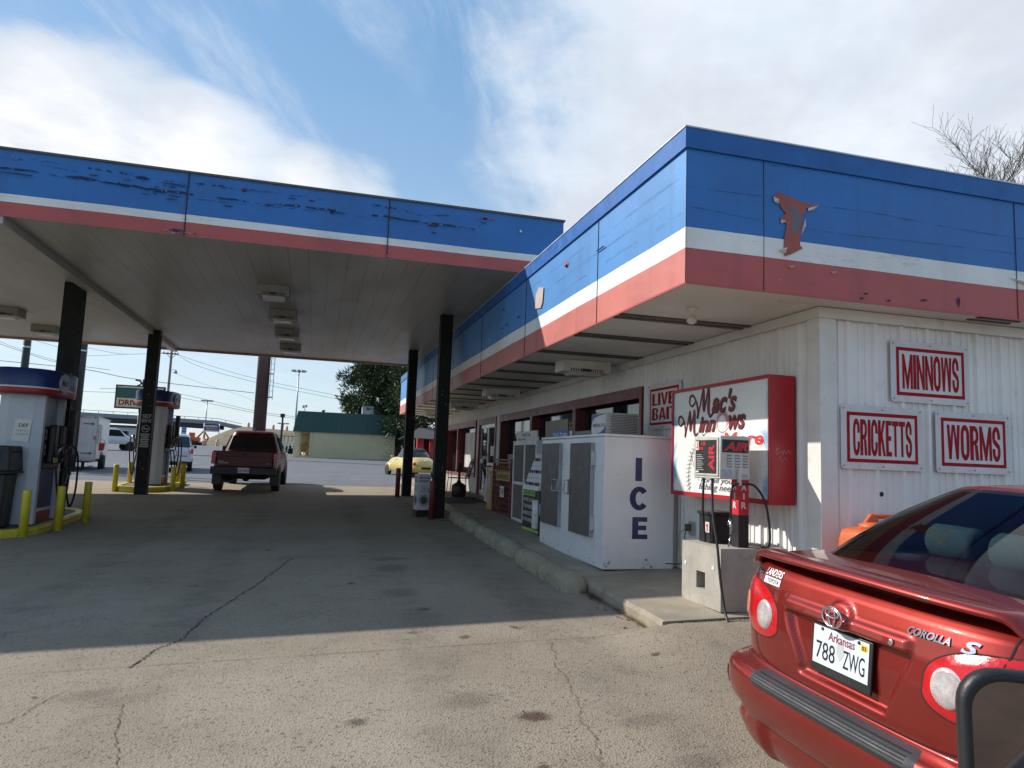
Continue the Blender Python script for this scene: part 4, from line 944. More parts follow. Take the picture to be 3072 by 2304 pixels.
b=MB(); b.b(3.752,3.754,13.0,13.25,1.985,2.02); b.b(3.752,3.754,12.75,12.95,1.99,2.02); b.build('small_print',mat('print_dim',(.2,.2,.2),.6,var=.3),r,w=True)
# firewood cage
mar=mat('cage_maroon',(.17,.035,.04),.5,var=.2,grime=.2)
r=thing('firewood_rack','maroon wire firewood rack with a yellow sign and a 7.49 price card','rack',(3.95,14.1,.5))
b=MB()
for y in (13.45,14.88): b.b(3.68,3.72,y-.02,y+.02,.49,1.63); b.b(4.2,4.24,y-.02,y+.02,.49,1.63)
for z in (.51,1.38,1.55,1.61): b.b(3.683,3.717,13.47,14.86,z-.015,z+.015)
b.b(3.72,4.2,13.43,13.47,.5,.53); b.b(3.72,4.2,13.43,13.47,1.59,1.62);b.b(3.72,4.2,14.86,14.9,1.59,1.62)
for i in range(8): b.b(3.69,3.71,13.55+i*.17,13.565+i*.17,1.396,1.534)
b.build('frame',mar,r,w=True)
b=MB(); meshpanel(b,3.70,13.48,14.85,.53,1.36,.11,.006); b.b(3.9,3.905,13.48,14.85,.5,1.0); b.build('mesh',mar,r,w=True)
wood=mat('bagged_wood',(.055,.035,.022),.9,var=.5,vs=9)
b=MB(); rr=random.Random(3)
for i in range(26): b.lathe([(rr.uniform(.05,.08),-.2),(rr.uniform(.05,.08),.2)],(3.98,13.58+rr.random()*1.2,.58+rr.random()*.55),'x',7)
b.build('log',wood,r,w=True)
b=MB(); b.b(3.665,3.675,13.46,14.50,1.19,1.36); s_=b.build('sign_board',mat('sign_olive',(.35,.28,.07),.6,var=.2),r,w=True)
text('BURN FIREWOOD',mat('brownletter',(.06,.04,.015),.6),s_,plane((3.662,14.44,1.22),(0,-1,0),(0,0,1),(-1,0,0)),.93,.10,.02,w=True)
b=MB(); b.b(3.664,3.668,13.85,14.17,.86,1.08); s_=b.build('price_card',trimw,r,w=True)
text('7.49',black,s_,plane((3.662,14.14,.90),(0,-1,0),(0,0,1),(-1,0,0)),.26,.14,.02,w=True)
# newspaper box
yel=mat('news_yellow',(.50,.28,.015),.5,var=.15,grime=.3)
zz=gz(3.8,15.1)+KH
r=thing('newspaper_box','yellow newspaper vending box with papers stuck in its window','newspaper box',(3.85,15.1,zz))
b=MB(); b.b(3.68,4.1,14.95,15.36,zz,zz+.82); b.build('cabinet',yel,r,w=True,bevel=.01)
b=MB(); b.b(3.72,4.1,15.0,15.31,zz+.821,zz+.95,0,.06,.0); b.build('coin_head',yel,r,w=True,bevel=.01)
b=MB(); b.b(3.668,3.678,15.0,15.31,zz+.42,zz+.76); b.b(3.668,3.678,15.03,15.28,zz+.12,zz+.34); b.build('window_panel',mat('news_print',(.42,.40,.38),.6,var=.45,vs=14),r,w=True)
b=MB(); b.b(3.64,3.66,15.1,15.2,zz+.77,zz+.80); b.build('handle',steel,r,w=True)
r=thing('paper_flyer','loose white leaflets hanging from the door side of the yellow box','leaflets',(3.75,15.6,1.2)); 
b=MB()
for i,(y,z,a) in enumerate(((15.55,1.0,.03),(15.72,.92,-.03),(15.62,.8,.02))): b.slab([(3.74+a,y-.11,z-.15),(3.70,y+.1,z-.13),(3.73,y+.12,z+.14),(3.76,y-.1,z+.12)],(.004,0,0))
b.build('sheets',mat('paper',(.55,.55,.56),.7,var=.2,vs=12),r,w=True)
# seltzer display
r=thing('drink_display','black seltzer display with a green strip under slanted white cartons','display',(3.6,11.5,.42))
b=MB(); b.b(3.49,3.62,10.93,11.88,.42,1.12); s_=b.build('base_panel',black,r,w=True)
gr=mat('lime_strip',(.28,.50,.10),.5,var=.1)
b=MB(); b.b(3.483,3.489,11.18,11.86,1.03,1.115); b.b(3.483,3.489,10.95,11.86,.45,.50); b.build('green_strip',gr,s_,w=True)
text('We Have Black Ice!',black,s_,plane((3.481,11.83,1.05),(0,-1,0),(0,0,1),(-1,0,0)),.62,.055,.01,.2,w=True)
wt=mat('white_print',(.7,.7,.7),.5,var=0)
for i,sx_ in enumerate(('WHITE CLAW','THE PUREST','HARD SELTZER','IN THE WORLD')): text(sx_,wt,s_,plane((3.487,11.84,.93-i*.11),(0,-1,0),(0,0,1),(-1,0,0)),.56,.06,.01,w=True)

b=MB(); b.lathe([(.07,0),(.085,.03),(.085,.42),(.07,.46),(.0,.46)],(3.50,11.08,.52),'z',16); b.build('can_cutout',mat('can_white',(.6,.6,.6),.35,var=.3,vs=18),s_,w=True)
b=MB()
for i in range(3): 
    b.slab([(3.46+.075*i*1.0,10.95,1.13+.2*i),(3.46+.075*i,11.82-.0*i,1.13+.2*i),(3.46+.075*(i+1),11.80,1.33+.2*i-.006),(3.46+.075*(i+1),10.95,1.33+.2*i-.006)],(.22,0,0))
cw=b.build('carton',mat('carton_white',(.60,.60,.61),.5,var=.18,vs=9),r,w=True)
b=MB()
for i in range(7):
    for j,(zz_,c_) in enumerate(((1.16,0),(1.36,1),(1.56,2))):
        y=11.02+i*.115; x=3.452+.075*(zz_-1.13)/.2
        b.lathe([(.035,0),(.035,.004),(.026,.004),(.026,0)],(x+.02,y,zz_+.07),'x',12,(i+j)%3)
b.build('carton_print',[mat('print_red',(.5,.13,.10),.5),mat('print_dark',(.05,.05,.06),.5),mat('print_silver',(.4,.4,.42),.5)],cw,w=True)
# wheel stops
stopm=mat('stop_concrete',(.27,.245,.185),.9,var=.2,vs=4,bump=.5,bs=30,grime=.5,gcol=(.55,.55,.52),spec=.2)
stopy=mat('stop_concrete_yellow',(.28,.25,.185),.9,var=.2,vs=4,bump=.5,bs=30,grime=.75,gcol=(.42,.36,.14),spec=.2)
def wstop(y0,y1,label,yellow=0,seed=1):
    zc=(gz(2.86,y0)+gz(2.86,y1))/2
    r=thing('wheel_stop',label,'wheel stop',(2.86,(y0+y1)/2,zc),0,'concrete wheel stops along the walk')
    rr=random.Random(seed); n=24; L_=y1-y0
    def fn(u,v):
        y=y0+L_*u; a=math.pi*v
        e=(min(1,min(u,1-u)*11)**.5*.42+.58) if 0<u<1 else .0
        wv=1+.035*math.sin(u*9+seed)
        x=2.84-.145*math.cos(a)*e*wv; z=gz(2.86,y)+.185*(math.sin(a)**.7)*e*wv if a<3.1 and a>.01 else gz(2.86,y)-.01
        return (x,y,z)
    b=MB(); b.grid(fn,n*2,12); m=stopm
    b.build('bar',stopy if yellow else stopm,r,w=True)
    b=MB()
    for i in range(5):
        y=y0+L_*(i+.7)/5.4+rr.uniform(-.1,.1); z=gz(2.7,y); b.b(2.675,2.74,y-.05,y+.05,z-.01,z+.04,0,.012,.012)
    b.build('foot',stopm,r,w=True)
wstop(12.45,14.7,'farthest wheel stop, white flaking paint, near the black post',0,3)
wstop(9.78,12.2,'middle wheel stop of the row, pale flaking paint',0,5)
wstop(7.40,9.66,'nearest wheel stop, traces of yellow paint, beside the ice freezer',1,8)
# bollards
def bollard(x,y,h,rad,m,label,group,cat='bollard'):
    z=gz(x,y); r=thing('bollard',label,cat,(x,y,z),0,group)
    MB().lathe([(rad,-.02),(rad,h-.02),(rad*.92,h-.004),(0,h)],(0,0,0),'z',18).build('pipe',m,r); return r
yb=mat('bollard_yellow',(.60,.50,.03),.45,var=.14,vs=5,grime=.25,gcol=(.18,.15,.03)); rb=mat('bollard_maroon',(.16,.022,.026),.5,var=.15,grime=.3)
for (x,y,h,l) in ((-4.37,13.02,.73,'thickest looking yellow bollard at the near corner of the first pump island'),(-4.11,13.75,.74,'yellow bollard beside the blue panel of the first pump'),(-4.02,14.9,.74,'yellow bollard behind the hose loop of the first pump'),
    (-5.0,20.8,.70,'leftmost yellow bollard of the far island, left of its black post'),(-5.0,22.3,.70,'yellow bollard behind the left side of the far island'),(-3.66,21.05,.66,'shortest looking yellow bollard right of the far pump'),(-3.86,22.9,.70,'yellow bollard in the middle of the trio right of the far pump'),(-3.56,21.9,.70,'rightmost yellow bollard of the far island')):
    bollard(x,y,h,.063,yb,l,'yellow bollards round the pump islands')
bollard(2.33,14.45,.78,.06,rb,'dark red bollard in front of the near right canopy post','dark red bollards at the canopy posts'); bollard(2.22,19.75,.78,.065,rb,'dark red bollard left of the far right canopy post','dark red bollards at the canopy posts')
# dip display carton
r=thing('display_carton','tall printed cardboard column standing left of the near black post','display',(2.21,15.05,gz(2.2,15)+.0),R(8))
cm=mat('carton_face',(.55,.55,.57),.5,var=.08)
b=MB(); b.b(-.14,.14,-.13,.13,.0,.88); bx_=b.build('column',cm,r)
b=MB(); b.b(-.143,.143,-.133,.133,.0,.14); b.build('black_band',black,bx_)
Pf=plane((-.14,-.134,0),(1,0,0),(0,0,1),(0,-1,0)); Pl_=plane((-.1435,.13,0),(0,-1,0),(0,0,1),(-1,0,0))
pur=mat('print_plum',(.13,.03,.06),.5,var=0)
for s,z in (('DIP DONE',.78),('RIGHT.',.71)): text(s,pur,bx_,lambda a,c,d=0,z=z:Pf(.03+a,z+c),.22,.05,.03)
for s,z in (('DIP DONE',.78),('RIGHT.',.71)): text(s,pur,bx_,lambda a,c,d=0,z=z:Pl_(.03+a,z+c),.20,.05,.03)
mb=MB()
for P_ in (Pf,Pl_):
    stroke(mb,[(.14+.095*math.cos(a),.34+.11*math.sin(a)) for a in [k*.3142 for k in range(21)]],.012,P_)
mb.build('ring_print',black,bx_)
mb=MB(); rr=random.Random(8)
for P_ in (Pf,Pl_):
    for i in range(14): x,y=.02+rr.random()*.22,.50+rr.random()*.12; mb.poly([P_(x,y),P_(x+.025,y+.01),P_(x+.015,y+.05)],rr.randrange(3))
mb.build('photo_print',[mat('pr_or',(.5,.2,.05),.5),mat('pr_gr',(.1,.2,.06),.5),mat('pr_dk',(.08,.05,.04),.5)],bx_)
mb=MB()
for P_ in (Pf,Pl_): mb.poly([P_(.14+.075*math.cos(k*.524),.34+.085*math.sin(k*.524)) for k in range(12)])
mb.build('can_print',mat('can_green',(.05,.09,.05),.4,var=.4,vs=30),bx_)
# mat, chair, receptacle
zm=gz(3.5,17.5)+KH; r=MB()
for i in range(4):
    ya,yb_=16.5+i*.4,16.9+i*.4; r.poly([(3.05,ya,gz(3.05,ya)+KH+.01),(4.02,ya,gz(4,ya)+KH+.01),(4.02,yb_,gz(4,yb_)+KH+.01),(3.05,yb_,gz(3.05,yb_)+KH+.01)])
r.b(3.05,4.02,16.49,16.5,gz(3.5,16.5)+KH,gz(3.5,16.5)+KH+.01)
tag(r.build('door_mat',mat('mat_black',(.02,.02,.02),.9,bump=.3)),'flat black mat on the walk before the glass door','door mat')
zc=gz(3.85,19.6)+KH
r=thing('patio_chair','maroon metal garden chair with a scrolled back against the store wall','chair',(3.88,19.6,zc))
cmar=mat('chair_maroon',(.10,.03,.03),.4,var=.2)
def rod(pts,nm,rad=.011,par=r): return MB().tube(pts,rad,6).build(nm,cmar,par)
b=MB()
for i in range(9): b.b(-.24+i*.055,-.21+i*.055,-.22,.22,.42,.432)
b.tube([(-.25,-.24,.42),(.25,-.24,.42),(.25,.24,.42),(-.25,.24,.42),(-.25,-.24,.42)],.012,6); b.build('seat',cmar,r)
for x,y in ((-.25,-.24),(-.25,.24),(.24,-.24),(.24,.24)): rod([(x,y,.42),(x*1.15,y*1.1,0)],'leg')
for y in (-.24,.24): rod([(-.25,y,.42),(-.26,y*1.12,.60),(.0,y*1.12,.63),(.27,y,.62)],'armrest')
b=MB()
b.tube(spline([(.24,-.24,.42),(.34,-.24,.8),(.37,-.12,.92),(.37,0,.96),(.37,.12,.92),(.34,.24,.8),(.24,.24,.42)],6),.013,6)
for y in (-.16,-.08,0,.08,.16): b.tube(spline([(.25,y,.44),(.30,y*.6,.6),(.33,y*1.2,.75),(.36,y*.7,.9)],5),.008,5)
for z in (.58,.74): b.tube([(.27+(z-.44)*.2,-.22,z),(.27+(z-.44)*.2,.22,z)],.008,5)
b.build('backrest',cmar,r)
zc=gz(3.66,18.4)+KH
r=thing('cigarette_receptacle','black long-necked cigarette bin with a fat base by the chair','ash bin',(3.66,18.45,zc))
MB().lathe([(.17,0),(.19,.04),(.19,.26),(.17,.31),(.06,.37),(.035,.45),(.032,.74),(.055,.78),(.055,.86),(.0,.88)],(0,0,0),'z',20).build('body',mat('bin_black',(.014,.014,.015),.45,var=.15),r)
MB().b(-.05,-.03,-.025,.025,.79,.84).build('opening',darkm,r)
# orange water-filled container by the side wall
org=mat('orange_plastic',(.55,.10,.02),.45,var=.15,vs=4,grime=.25,gcol=(.5,.2,.1))
r=thing('plastic_barrier','faded orange plastic barrier with a loop handle against the side wall','barrier',(4.9,5.02,gz(4.6,5)))
b=MB()
b.slab([(4.31,4.86,.1),(4.31,4.86,1.04),(4.34,4.86,1.13),(4.44,4.86,1.15),(5.6,4.86,1.15),(5.6,4.86,.1)],(0,.32,0)); b.build('body',org,r,w=True,bevel=.03)
b=MB(); b.tube([(4.42,5.02,1.14),(4.51,5.02,1.25),(5.3,5.02,1.24),(5.4,5.02,1.14)],.022,8); b.tube([(4.50,5.02,1.18),(5.3,5.02,1.175)],.018,8); b.slab([(4.46,5.0,1.14),(4.60,5.0,1.14),(4.57,5.0,1.25),(4.505,5.0,1.265)],(0,.035,0)); b.build('handle',org,r,w=True,bevel=.006)
b=MB(); b.lathe([(.10,0),(.11,.03),(.11,.05),(.05,.07)],(4.5,4.98,1.13),'z',14); b.build('cap',org,r,w=True)
b=MB(); b.slab([(4.32,4.855,.7),(4.32,4.855,1.0),(4.38,4.855,.97),(4.41,4.855,.8),(4.38,4.855,.7)],(0,-.006,0)); b.build('torn_label',mat('old_label',(.55,.42,.28),.8,var=.3,vs=12),r,w=True)
# ================================================================ pump islands and pumps
kerby=mat('kerb_yellow',(.55,.46,.03),.5,var=.2,vs=4,grime=.5,gcol=(.16,.14,.07)); islm=mat('island_top',(.14,.13,.11),.9)
def stadium(cx,hw,y0,y1,n=12):
    P=[(cx+hw*math.cos(a),y0+hw+hw*math.sin(a)) for a in [math.pi+math.pi*i/n for i in range(n+1)]]
    P+=[(cx+hw*math.cos(a),y1-hw+hw*math.sin(a)) for a in [math.pi*i/n for i in range(n+1)]]
    return P
def island(cx,hw,y0,y1,label):
    z0=gz(cx,(y0+y1)/2)
    r=thing('pump_island',label,'kerb',(cx,(y0+y1)/2,z0),0,'yellow edged pump islands')
    O=stadium(cx,hw,y0,y1); I=stadium(cx,hw-.13,y0+.13,y1-.13); b=MB(); n=len(O)
    for P,dz in ((O,-.05),(O,.11),([(cx+(x-cx)*.97,y) for x,y in O],.135),(I,.135),(I,.10)):
        for x,y in P: b.v.append((x,y,gz(cx,y)+dz))
    for k in range(4): b._f([(k*n+i,k*n+(i+1)%n,(k+1)*n+(i+1)%n,(k+1)*n+i) for i in range(n)],0,0,k in(1,))
    b.build('kerb',kerby,r,w=True)
    b=MB(); b.poly([(x,y,gz(cx,y)+.12) for x,y in I]); b.build('island_top',islm,r,w=True)
island(-4.95,.72,12.75,16.2,'yellow kerbed island under the nearer fuel pump'); island(-4.40,.68,20.55,24.2,'yellow kerbed island under the farther fuel pump')
pw=mat('pump_white',(.50,.52,.56),.35,var=.06,vs=2,grime=.15); pblue=mat('pump_blue',(.012,.028,.13),.35,var=.03); pred=mat('pump_red',(.30,.02,.025),.35,var=.1); pblk=mat('pump_black',(.012,.012,.013),.4,var=.15); pgrey=mat('pump_grey',(.30,.31,.33),.4)
def sup(hx,hy,n,k=40):
    return [(hx*abs(math.cos(a))**(2/n)*(1 if math.cos(a)>=0 else -1),hy*abs(math.sin(a))**(2/n)*(1 if math.sin(a)>=0 else -1)) for a in [2*math.pi*i/k for i in range(k)]]
def make_pump():
    r=thing('fuel_pump','big white and dark blue fuel pump with a DEF notice, behind the black bin','fuel pump',(-4.77,14.12,gz(-4.8,14.1)+.12),0,'fuel pumps on the islands')
    hx,hy=.33,.52; b=MB()
    prof=[(-hx,-hy),(-hx*.55,-hy-.05),(hx*.55,-hy-.05),(hx,-hy),(hx,-hy+.10),(hx-.12,-hy+.10),(hx-.12,hy-.10),(hx,hy-.10),(hx,hy),(hx*.55,hy+.05),(-hx*.55,hy+.05),(-hx,hy),(-hx,hy-.1),(-hx+.12,hy-.1),(-hx+.12,-hy+.1),(-hx,-hy+.1)]
    n=len(prof)
    for z in (0,2.16):
        for p in prof: b.v.append((p[0],p[1],z))
    b._f([(i,(i+1)%n,n+(i+1)%n,n+i) for i in range(n)],0,0); b.build('body',pw,r)
    b=MB(); zs_=[(2.14,1.0),(2.155,1.03),(2.20,1.03),(2.245,1.035),(2.27,1.035),(2.54,1.04),(2.57,1.0)]; mis=[1,1,1,2,0,0]; K=44
    for z,s in zs_:
        for p in sup(.52,.80,2.6,K): b.v.append((p[0]*s,p[1]*s,z))
    for k in range(6): b._f([(k*K+i,k*K+(i+1)%K,(k+1)*K+(i+1)%K,(k+1)*K+i) for i in range(K)],0,mis[k],True)
    b._f([tuple(range(K-1,-1,-1)),tuple(range(6*K,7*K))],0,0); va=b.build('valance',[pblue,pred,trimw],r)
    c=MB(); BN=Vector((.987,-.162,0)); BU=Vector((.162,.987,0)); BC=Vector((.516,-.335,2.37))+BN*.03; c.slab([BC+BU*.15*math.cos(k*.3142)+Vector((0,0,.16*math.sin(k*.3142))) for k in range(20)],-BN*.03); 
    va2=c.build('oval_badge',pgrey,va)
    text("Mac's",pblk,va2,plane(BC+BN*.004-BU*.11+Vector((0,0,-.05)),BU,(0,0,1),BN),.22,.11,.01,.3)
    for s in (-1,1):
        x0=hx-.12
        X=lambda a:(s*a)
        def bx(a0,a1,y0,y1,z0,z1,m,nm,bev=.0,par=r):
            q=MB(); q.b(min(s*a0,s*a1),max(s*a0,s*a1),y0,y1,z0,z1); return q.build(nm,m,par,bevel=bev)
        bx(x0,x0+.06,-hy+.105,hy-.105,.24,.90,pblue,'lower_panel'); bx(x0,x0+.062,-hy+.105,hy-.105,.185,.238,trimw,'white_stripe'); bx(x0,x0+.064,-hy+.105,hy-.105,.0,.183,pred,'red_stripe')
        fp=bx(x0,x0+.13,-hy+.11,hy-.11,.91,1.62,pblk,'front_panel',.01); bx(x0,x0+.02,-hy+.105,hy-.105,1.63,2.15,pgrey,'upper_panel')
        for yy in (-.17,.20):
            bt=bx(x0+.131,x0+.24,yy-.10,yy+.10,1.0,1.66,pblk,'nozzle_boot',.03)
        q=MB(); 
        for yy,z_ in ((-.36,1.50),(-.36,1.40),(-.36,1.24),(-.36,1.14),(.02,1.3)): q.b(min(s*(x0+.131),s*(x0+.134)),max(s*(x0+.131),s*(x0+.134)),yy-.035,yy+.035,z_,z_+.075)
        q.build('sticker',[mat('sticker_pink',(.4,.2,.18),.6,var=.4,vs=40)],fp)
        q=MB()
        for i in range(3): q.b(min(s*(x0+.24),s*(x0+.26)),max(s*(x0+.24),s*(x0+.26)),-.25+i*.06,-.21+i*.06,1.02,1.10)
        q.build('grade_button',mat('grade_yellow',(.35,.30,.10),.5),fp)
        for (ya,yb) in ((-.17,-.05),(.20,.42)):
            h=MB().tube(spline([(s*(x0+.26),ya,1.30),(s*(x0+.36),ya+.05,1.32),(s*(x0+.42),(ya+yb)/2+.1,1.12),(s*(x0+.40),yb+.12,.55),(s*(x0+.33),yb+.14,.22),(s*(x0+.28),yb+.06,.45),(s*(x0+.22),yb+.02,.95)],8),.017,8).build('hose',rub,r)
            q=MB(); q.tube([(s*(x0+.25),ya,1.10),(s*(x0+.30),ya,1.24),(s*(x0+.36),ya+.05,1.32)],[.02,.035,.022],8); q.tube([(s*(x0+.25),ya,1.1),(s*(x0+.22),ya,1.0)],.012,8); q.build('nozzle',mat('nozzle_steel',(.20,.20,.2),.35,metal=.7),r)
    q=MB(); q.b(.40,.50,.50,.68,1.15,1.95); q.tube([(.45,.58,1.15),(.45,.56,.95)],.02,8); q.build('hose_mast',pblk,r,bevel=.02)
    q=MB(); q.tube(spline([(.46,.56,.98),(.52,.5,.80),(.50,.42,.80),(.47,.42,.62)],6),.012,6); q.build('squeegee_arm',mat('arm_steel',(.35,.35,.35),.35,metal=.6),r)
    return r
p1=make_pump()
# paper notice on the near pump only
r=MB(); r.slab([(-4.86,13.535,1.62),(-4.61,13.535,1.60),(-4.585,13.535,1.98),(-4.83,13.535,1.985)],(0,-.003,0)); 
nt_=tag(r.build('paper_notice',trimw),'white paper notice reading DEF taped to the near pump','notice')
text('DEF',black,nt_,plane((-4.77,13.530,1.85),(1,0,0),(0,0,1),(0,-1,0)),.14,.06,.01); text('ONLY 5 L',mat('print_dim2',(.15,.15,.15),.6),nt_,plane((-4.80,13.530,1.78),(1,0,0),(0,0,1),(0,-1,0)),.17,.03,.0); text('2.5 GALLON',MATS['print_dim2'],nt_,plane((-4.81,13.530,1.72),(1,0,0),(0,0,1),(0,-1,0)),.19,.03,.0)
p2=copy_tree(p1,(-4.40,22.1,gz(-4.4,22)+.12),'farther white and dark fuel pump behind the SELF SERVE post')
# bin
r=thing('waste_bin','black hooded waste bin at the left edge beside the near pump','bin',(-4.98,13.2,gz(-5,13.2)+.13))
binm=mat('bin_plastic',(.022,.022,.023),.55,var=.2,vs=4,grime=.3,gcol=(.06,.055,.05))
b=MB(); b.b(-.31,.31,-.24,.24,0,.86); b.v=[(v[0]*(.9 if v[2]<.1 else 1),v[1]*(.9 if v[2]<.1 else 1),v[2]) for v in b.v]; b.build('body',binm,r,bevel=.03)
b=MB(); b.b(-.36,.36,-.29,.29,.90,1.30,0,.03,.03); b.b(-.38,.38,-.31,.31,.86,.90); b.build('hood',binm,r,bevel=.02)
b=MB(); b.b(.3305,.338,-.2,.2,.98,1.22); b.b(-.2,.2,-.30,-.27,1.0,1.2); b.build('opening',darkm,r)
# ================================================================ vehicles
def paint(name,col,metal=.35,rough=.32,flake=.0):
    m=bpy.data.materials.new(name); m.use_nodes=True; h=G(m.node_tree); b=h.n['Principled BSDF']
    co=h.a('ShaderNodeTexCoord').outputs['Object']; n=h.noise(co,3,5,.6)
    c=h.mix(h.mr(n,.3,.7,0,.35),(*col,1),tuple(q*.8+.01 for q in col))
    if flake: c=h.mix(h.mr(h.noise(co,900,2),.55,.7,0,flake),c,tuple(min(1,q*1.6+.03) for q in col))
    h.set(b.inputs['Base Color'],c); b.inputs['Metallic'].default_value=metal
    h.set(b.inputs['Roughness'],h.mr(n,.3,.7,rough-.05,rough+.08,'LINEAR'))
    b.inputs['Coat Weight'].default_value=1; h.set(b.inputs['Coat Roughness'],h.mr(h.noise(co,7,5,.7),.4,.75,.03,.14)); return m
def glassmat(name,tint,refl=.06):
    m=bpy.data.materials.new(name); m.use_nodes=True; h=G(m.node_tree); h.n.remove(h.n['Principled BSDF'])
    t=h.a('ShaderNodeBsdfTransparent'); t.inputs[0].default_value=(*tint,1)
    gl=h.a('ShaderNodeBsdfGlossy'); gl.inputs['Roughness'].default_value=.015; gl.inputs[0].default_value=(1,1,1,1)
    fr=h.a('ShaderNodeFresnel'); fr.inputs[0].default_value=1.38
    mx=h.a('ShaderNodeMixShader',_0=fr,_1=t.outputs[0],_2=gl.outputs[0]); h.l.new(mx.outputs[0],h.n['Material Output'].inputs[0]); return m
chrome=mat('chrome',(.82,.82,.83),.16,metal=1,var=0); tyre_m=mat('tyre_rubber',(.018,.018,.018),.8,var=.15); rim_m=mat('rim_alloy',(.35,.35,.36),.3,metal=.8,var=.1); plastic=mat('plastic_grey',(.035,.037,.043),.55,var=.15,vs=9,bump=.25,bs=120)
tail=mat('tail_red',(.48,.006,.010),.12,var=.12,vs=40,coat=.4,bump=.12,bs=170); lensw=mat('lens_clear',(.50,.45,.44),.12,var=.25,vs=60,coat=1); amber=mat('lens_amber',(.62,.22,.13),.12,var=.25,vs=60,coat=1); under=mat('underbody',(.01,.01,.01),.9,var=0); dglass=mat('car_glass',(.01,.012,.014),.04,var=0,spec=.8)
platem=mat('plate_white',(.60,.66,.70),.35,var=.05)
def wheel(par,x,y,rad,wd,rim=rim_m):
    w=MB().lathe([(rad*.60,-wd/2),(rad*.9,-wd/2),(rad,-wd/2+.03),(rad,wd/2-.03),(rad*.9,wd/2),(rad*.60,wd/2)],(x,y,rad),'x',26).build('wheel',tyre_m,par)
    b=MB(); s=1 if x>0 else -1; e=s*(wd/2-.015)
    b.lathe([(rad*.61,-wd/2+.02),(rad*.61,wd/2-.02)],(x,y,rad),'x',26)
    b.lathe([(0,e),(rad*.13,e)],(x,y,rad),'x',10)
    for k in range(5):
        a=k*2*math.pi/5; c,d=math.cos(a),math.sin(a); n=(-d*.10*rad,c*.10*rad)
        P=[(x+e,y+c*rad*.1+n[0],rad+d*rad*.1+n[1]),(x+e,y+c*rad*.6+n[0]*1.4,rad+d*rad*.6+n[1]*1.4),(x+e,y+c*rad*.6-n[0]*1.4,rad+d*rad*.6-n[1]*1.4),(x+e,y+c*rad*.1-n[0],rad+d*rad*.1-n[1])]
        b.slab(P,(-s*.02,0,0))
    b.build('rim',rim,w); return w
# ---- the red sedan in the foreground
cz=gz(3.,2.6)
car=thing('parked_car','red sedan with a trunk spoiler and plate 788 ZWG in the right foreground','car',(2.015,2.55,cz+.0),R(-90)); car.rotation_euler=(0,.03,R(-90))
red=paint('sedan_red',(.25,.016,.009),.68,.40,.2); red.node_tree.nodes['Principled BSDF'].inputs['Coat Weight'].default_value=.8
WT=[.17,.22,.30,.345,.36,.42,.47,.515,.545,.566,.579,.589,.596,.603,.65,.80,.90,.97,1.02,1.05,1.065,1.075]
V0=[.12,.075,.05,.05,.035,.012,.0,.0,.004,.014,.035,.065,.088,.092,.088,.086,.094,.106,.122,.145,.17,.21]
HW=[.81,.83,.855,.855,.865,.878,.884,.884,.880,.872,.864,.856,.850,.848,.850,.850,.850,.848,.842,.830,.812,.785]
def prm(w): return ip(w,WT,V0),ip(w,WT,HW),ip(w,[.575,.606],[.34,.42])
_tab={}
def tab(w):
    k=round(w,4)
    if k not in _tab:
        v0,hw,Lr=prm(w); pts=[];A=[0]; n=90
        for i in range(n+1):
            t=math.pi/2*i/n; pts.append((hw*math.sin(t)**(2/3.7) if t>0 else 0,v0+Lr*(1-max(math.cos(t),0)**(2/3.7))))
        for i in range(1,n+1): A.append(A[-1]+math.hypot(pts[i][0]-pts[i-1][0],pts[i][1]-pts[i-1][1]))
        _tab[k]=(pts,A)
    return _tab[k]
ss=lambda x,a,b:(lambda t:t*t*(3-2*t))(min(max((x-a)/(b-a),0),1))
def disp(a,w):
    a=abs(a); d=0
    # number-plate recess and the grab bar over it
    d-=.034*ss(a,.36-.10*ss(.9-w,0,.24),.33-.10*ss(.9-w,0,.24))*ss(w,.64,.67)*ss(w,.905,.885)
    d+=.022*ss(a,.37,.335)*ss(w,.890,.908)*ss(w,.958,.942)
    d+=.018*ss(math.hypot(a,(w-.943)*1.15),.080,.060)
    # lower bumper sculpting
    d-=.02*ss(a,.60,.68)*ss(w,.30,.345)*ss(w,.40,.36)
    d-=.030*ss(a,.52,.44)*ss(w,.36,.33)
    return d
def surf(a,w,off=0.):
    pts,A=tab(w); s=-1 if a<0 else 1; q=abs(a)
    if q>=A[-1]:
        u,v=pts[-1][0],pts[-1][1]+q-A[-1]; n=(1,0)
    else:
        import bisect
        i=max(1,bisect.bisect_left(A,q)); t=(q-A[i-1])/(A[i]-A[i-1]); p,r_=pts[i-1],pts[i]
        u,v=p[0]+(r_[0]-p[0])*t,p[1]+(r_[1]-p[1])*t; l=math.hypot(r_[0]-p[0],r_[1]-p[1]); n=((r_[1]-p[1])/l,-(r_[0]-p[0])/l)
    d=disp(a,w)+off
    return Vector((s*(u+n[0]*d),v+n[1]*d,w))
def deckz(v): return ip(v,[.0,.2,.45,.75,1.2,3.2,3.5,4.1,4.4,4.55],[1.06,1.078,1.09,1.10,1.10,1.05,.98,.86,.74,.6])
cols=[i*.01 for i in range(136)]
def outline(w):
    half=[surf(a,w) for a in cols]; hw=half[-1].x; y=half[-1].y
    for yy in (1.6,2.0,2.5,3.0,3.4): half.append(Vector((hw,yy,w)))
    for k in range(1,13):
        t=math.pi/2*k/12; half.append(Vector((hw*max(math.cos(t),0)**(2/3.2),3.4+1.1*math.sin(t)**(2/2.6),w)))
    for p in half: p.z=min(p.z,deckz(p.y)-.002*(1.1-w))
    left=[Vector((-p.x,p.y,p.z)) for p in half[1:-1]][::-1]
    return half+left
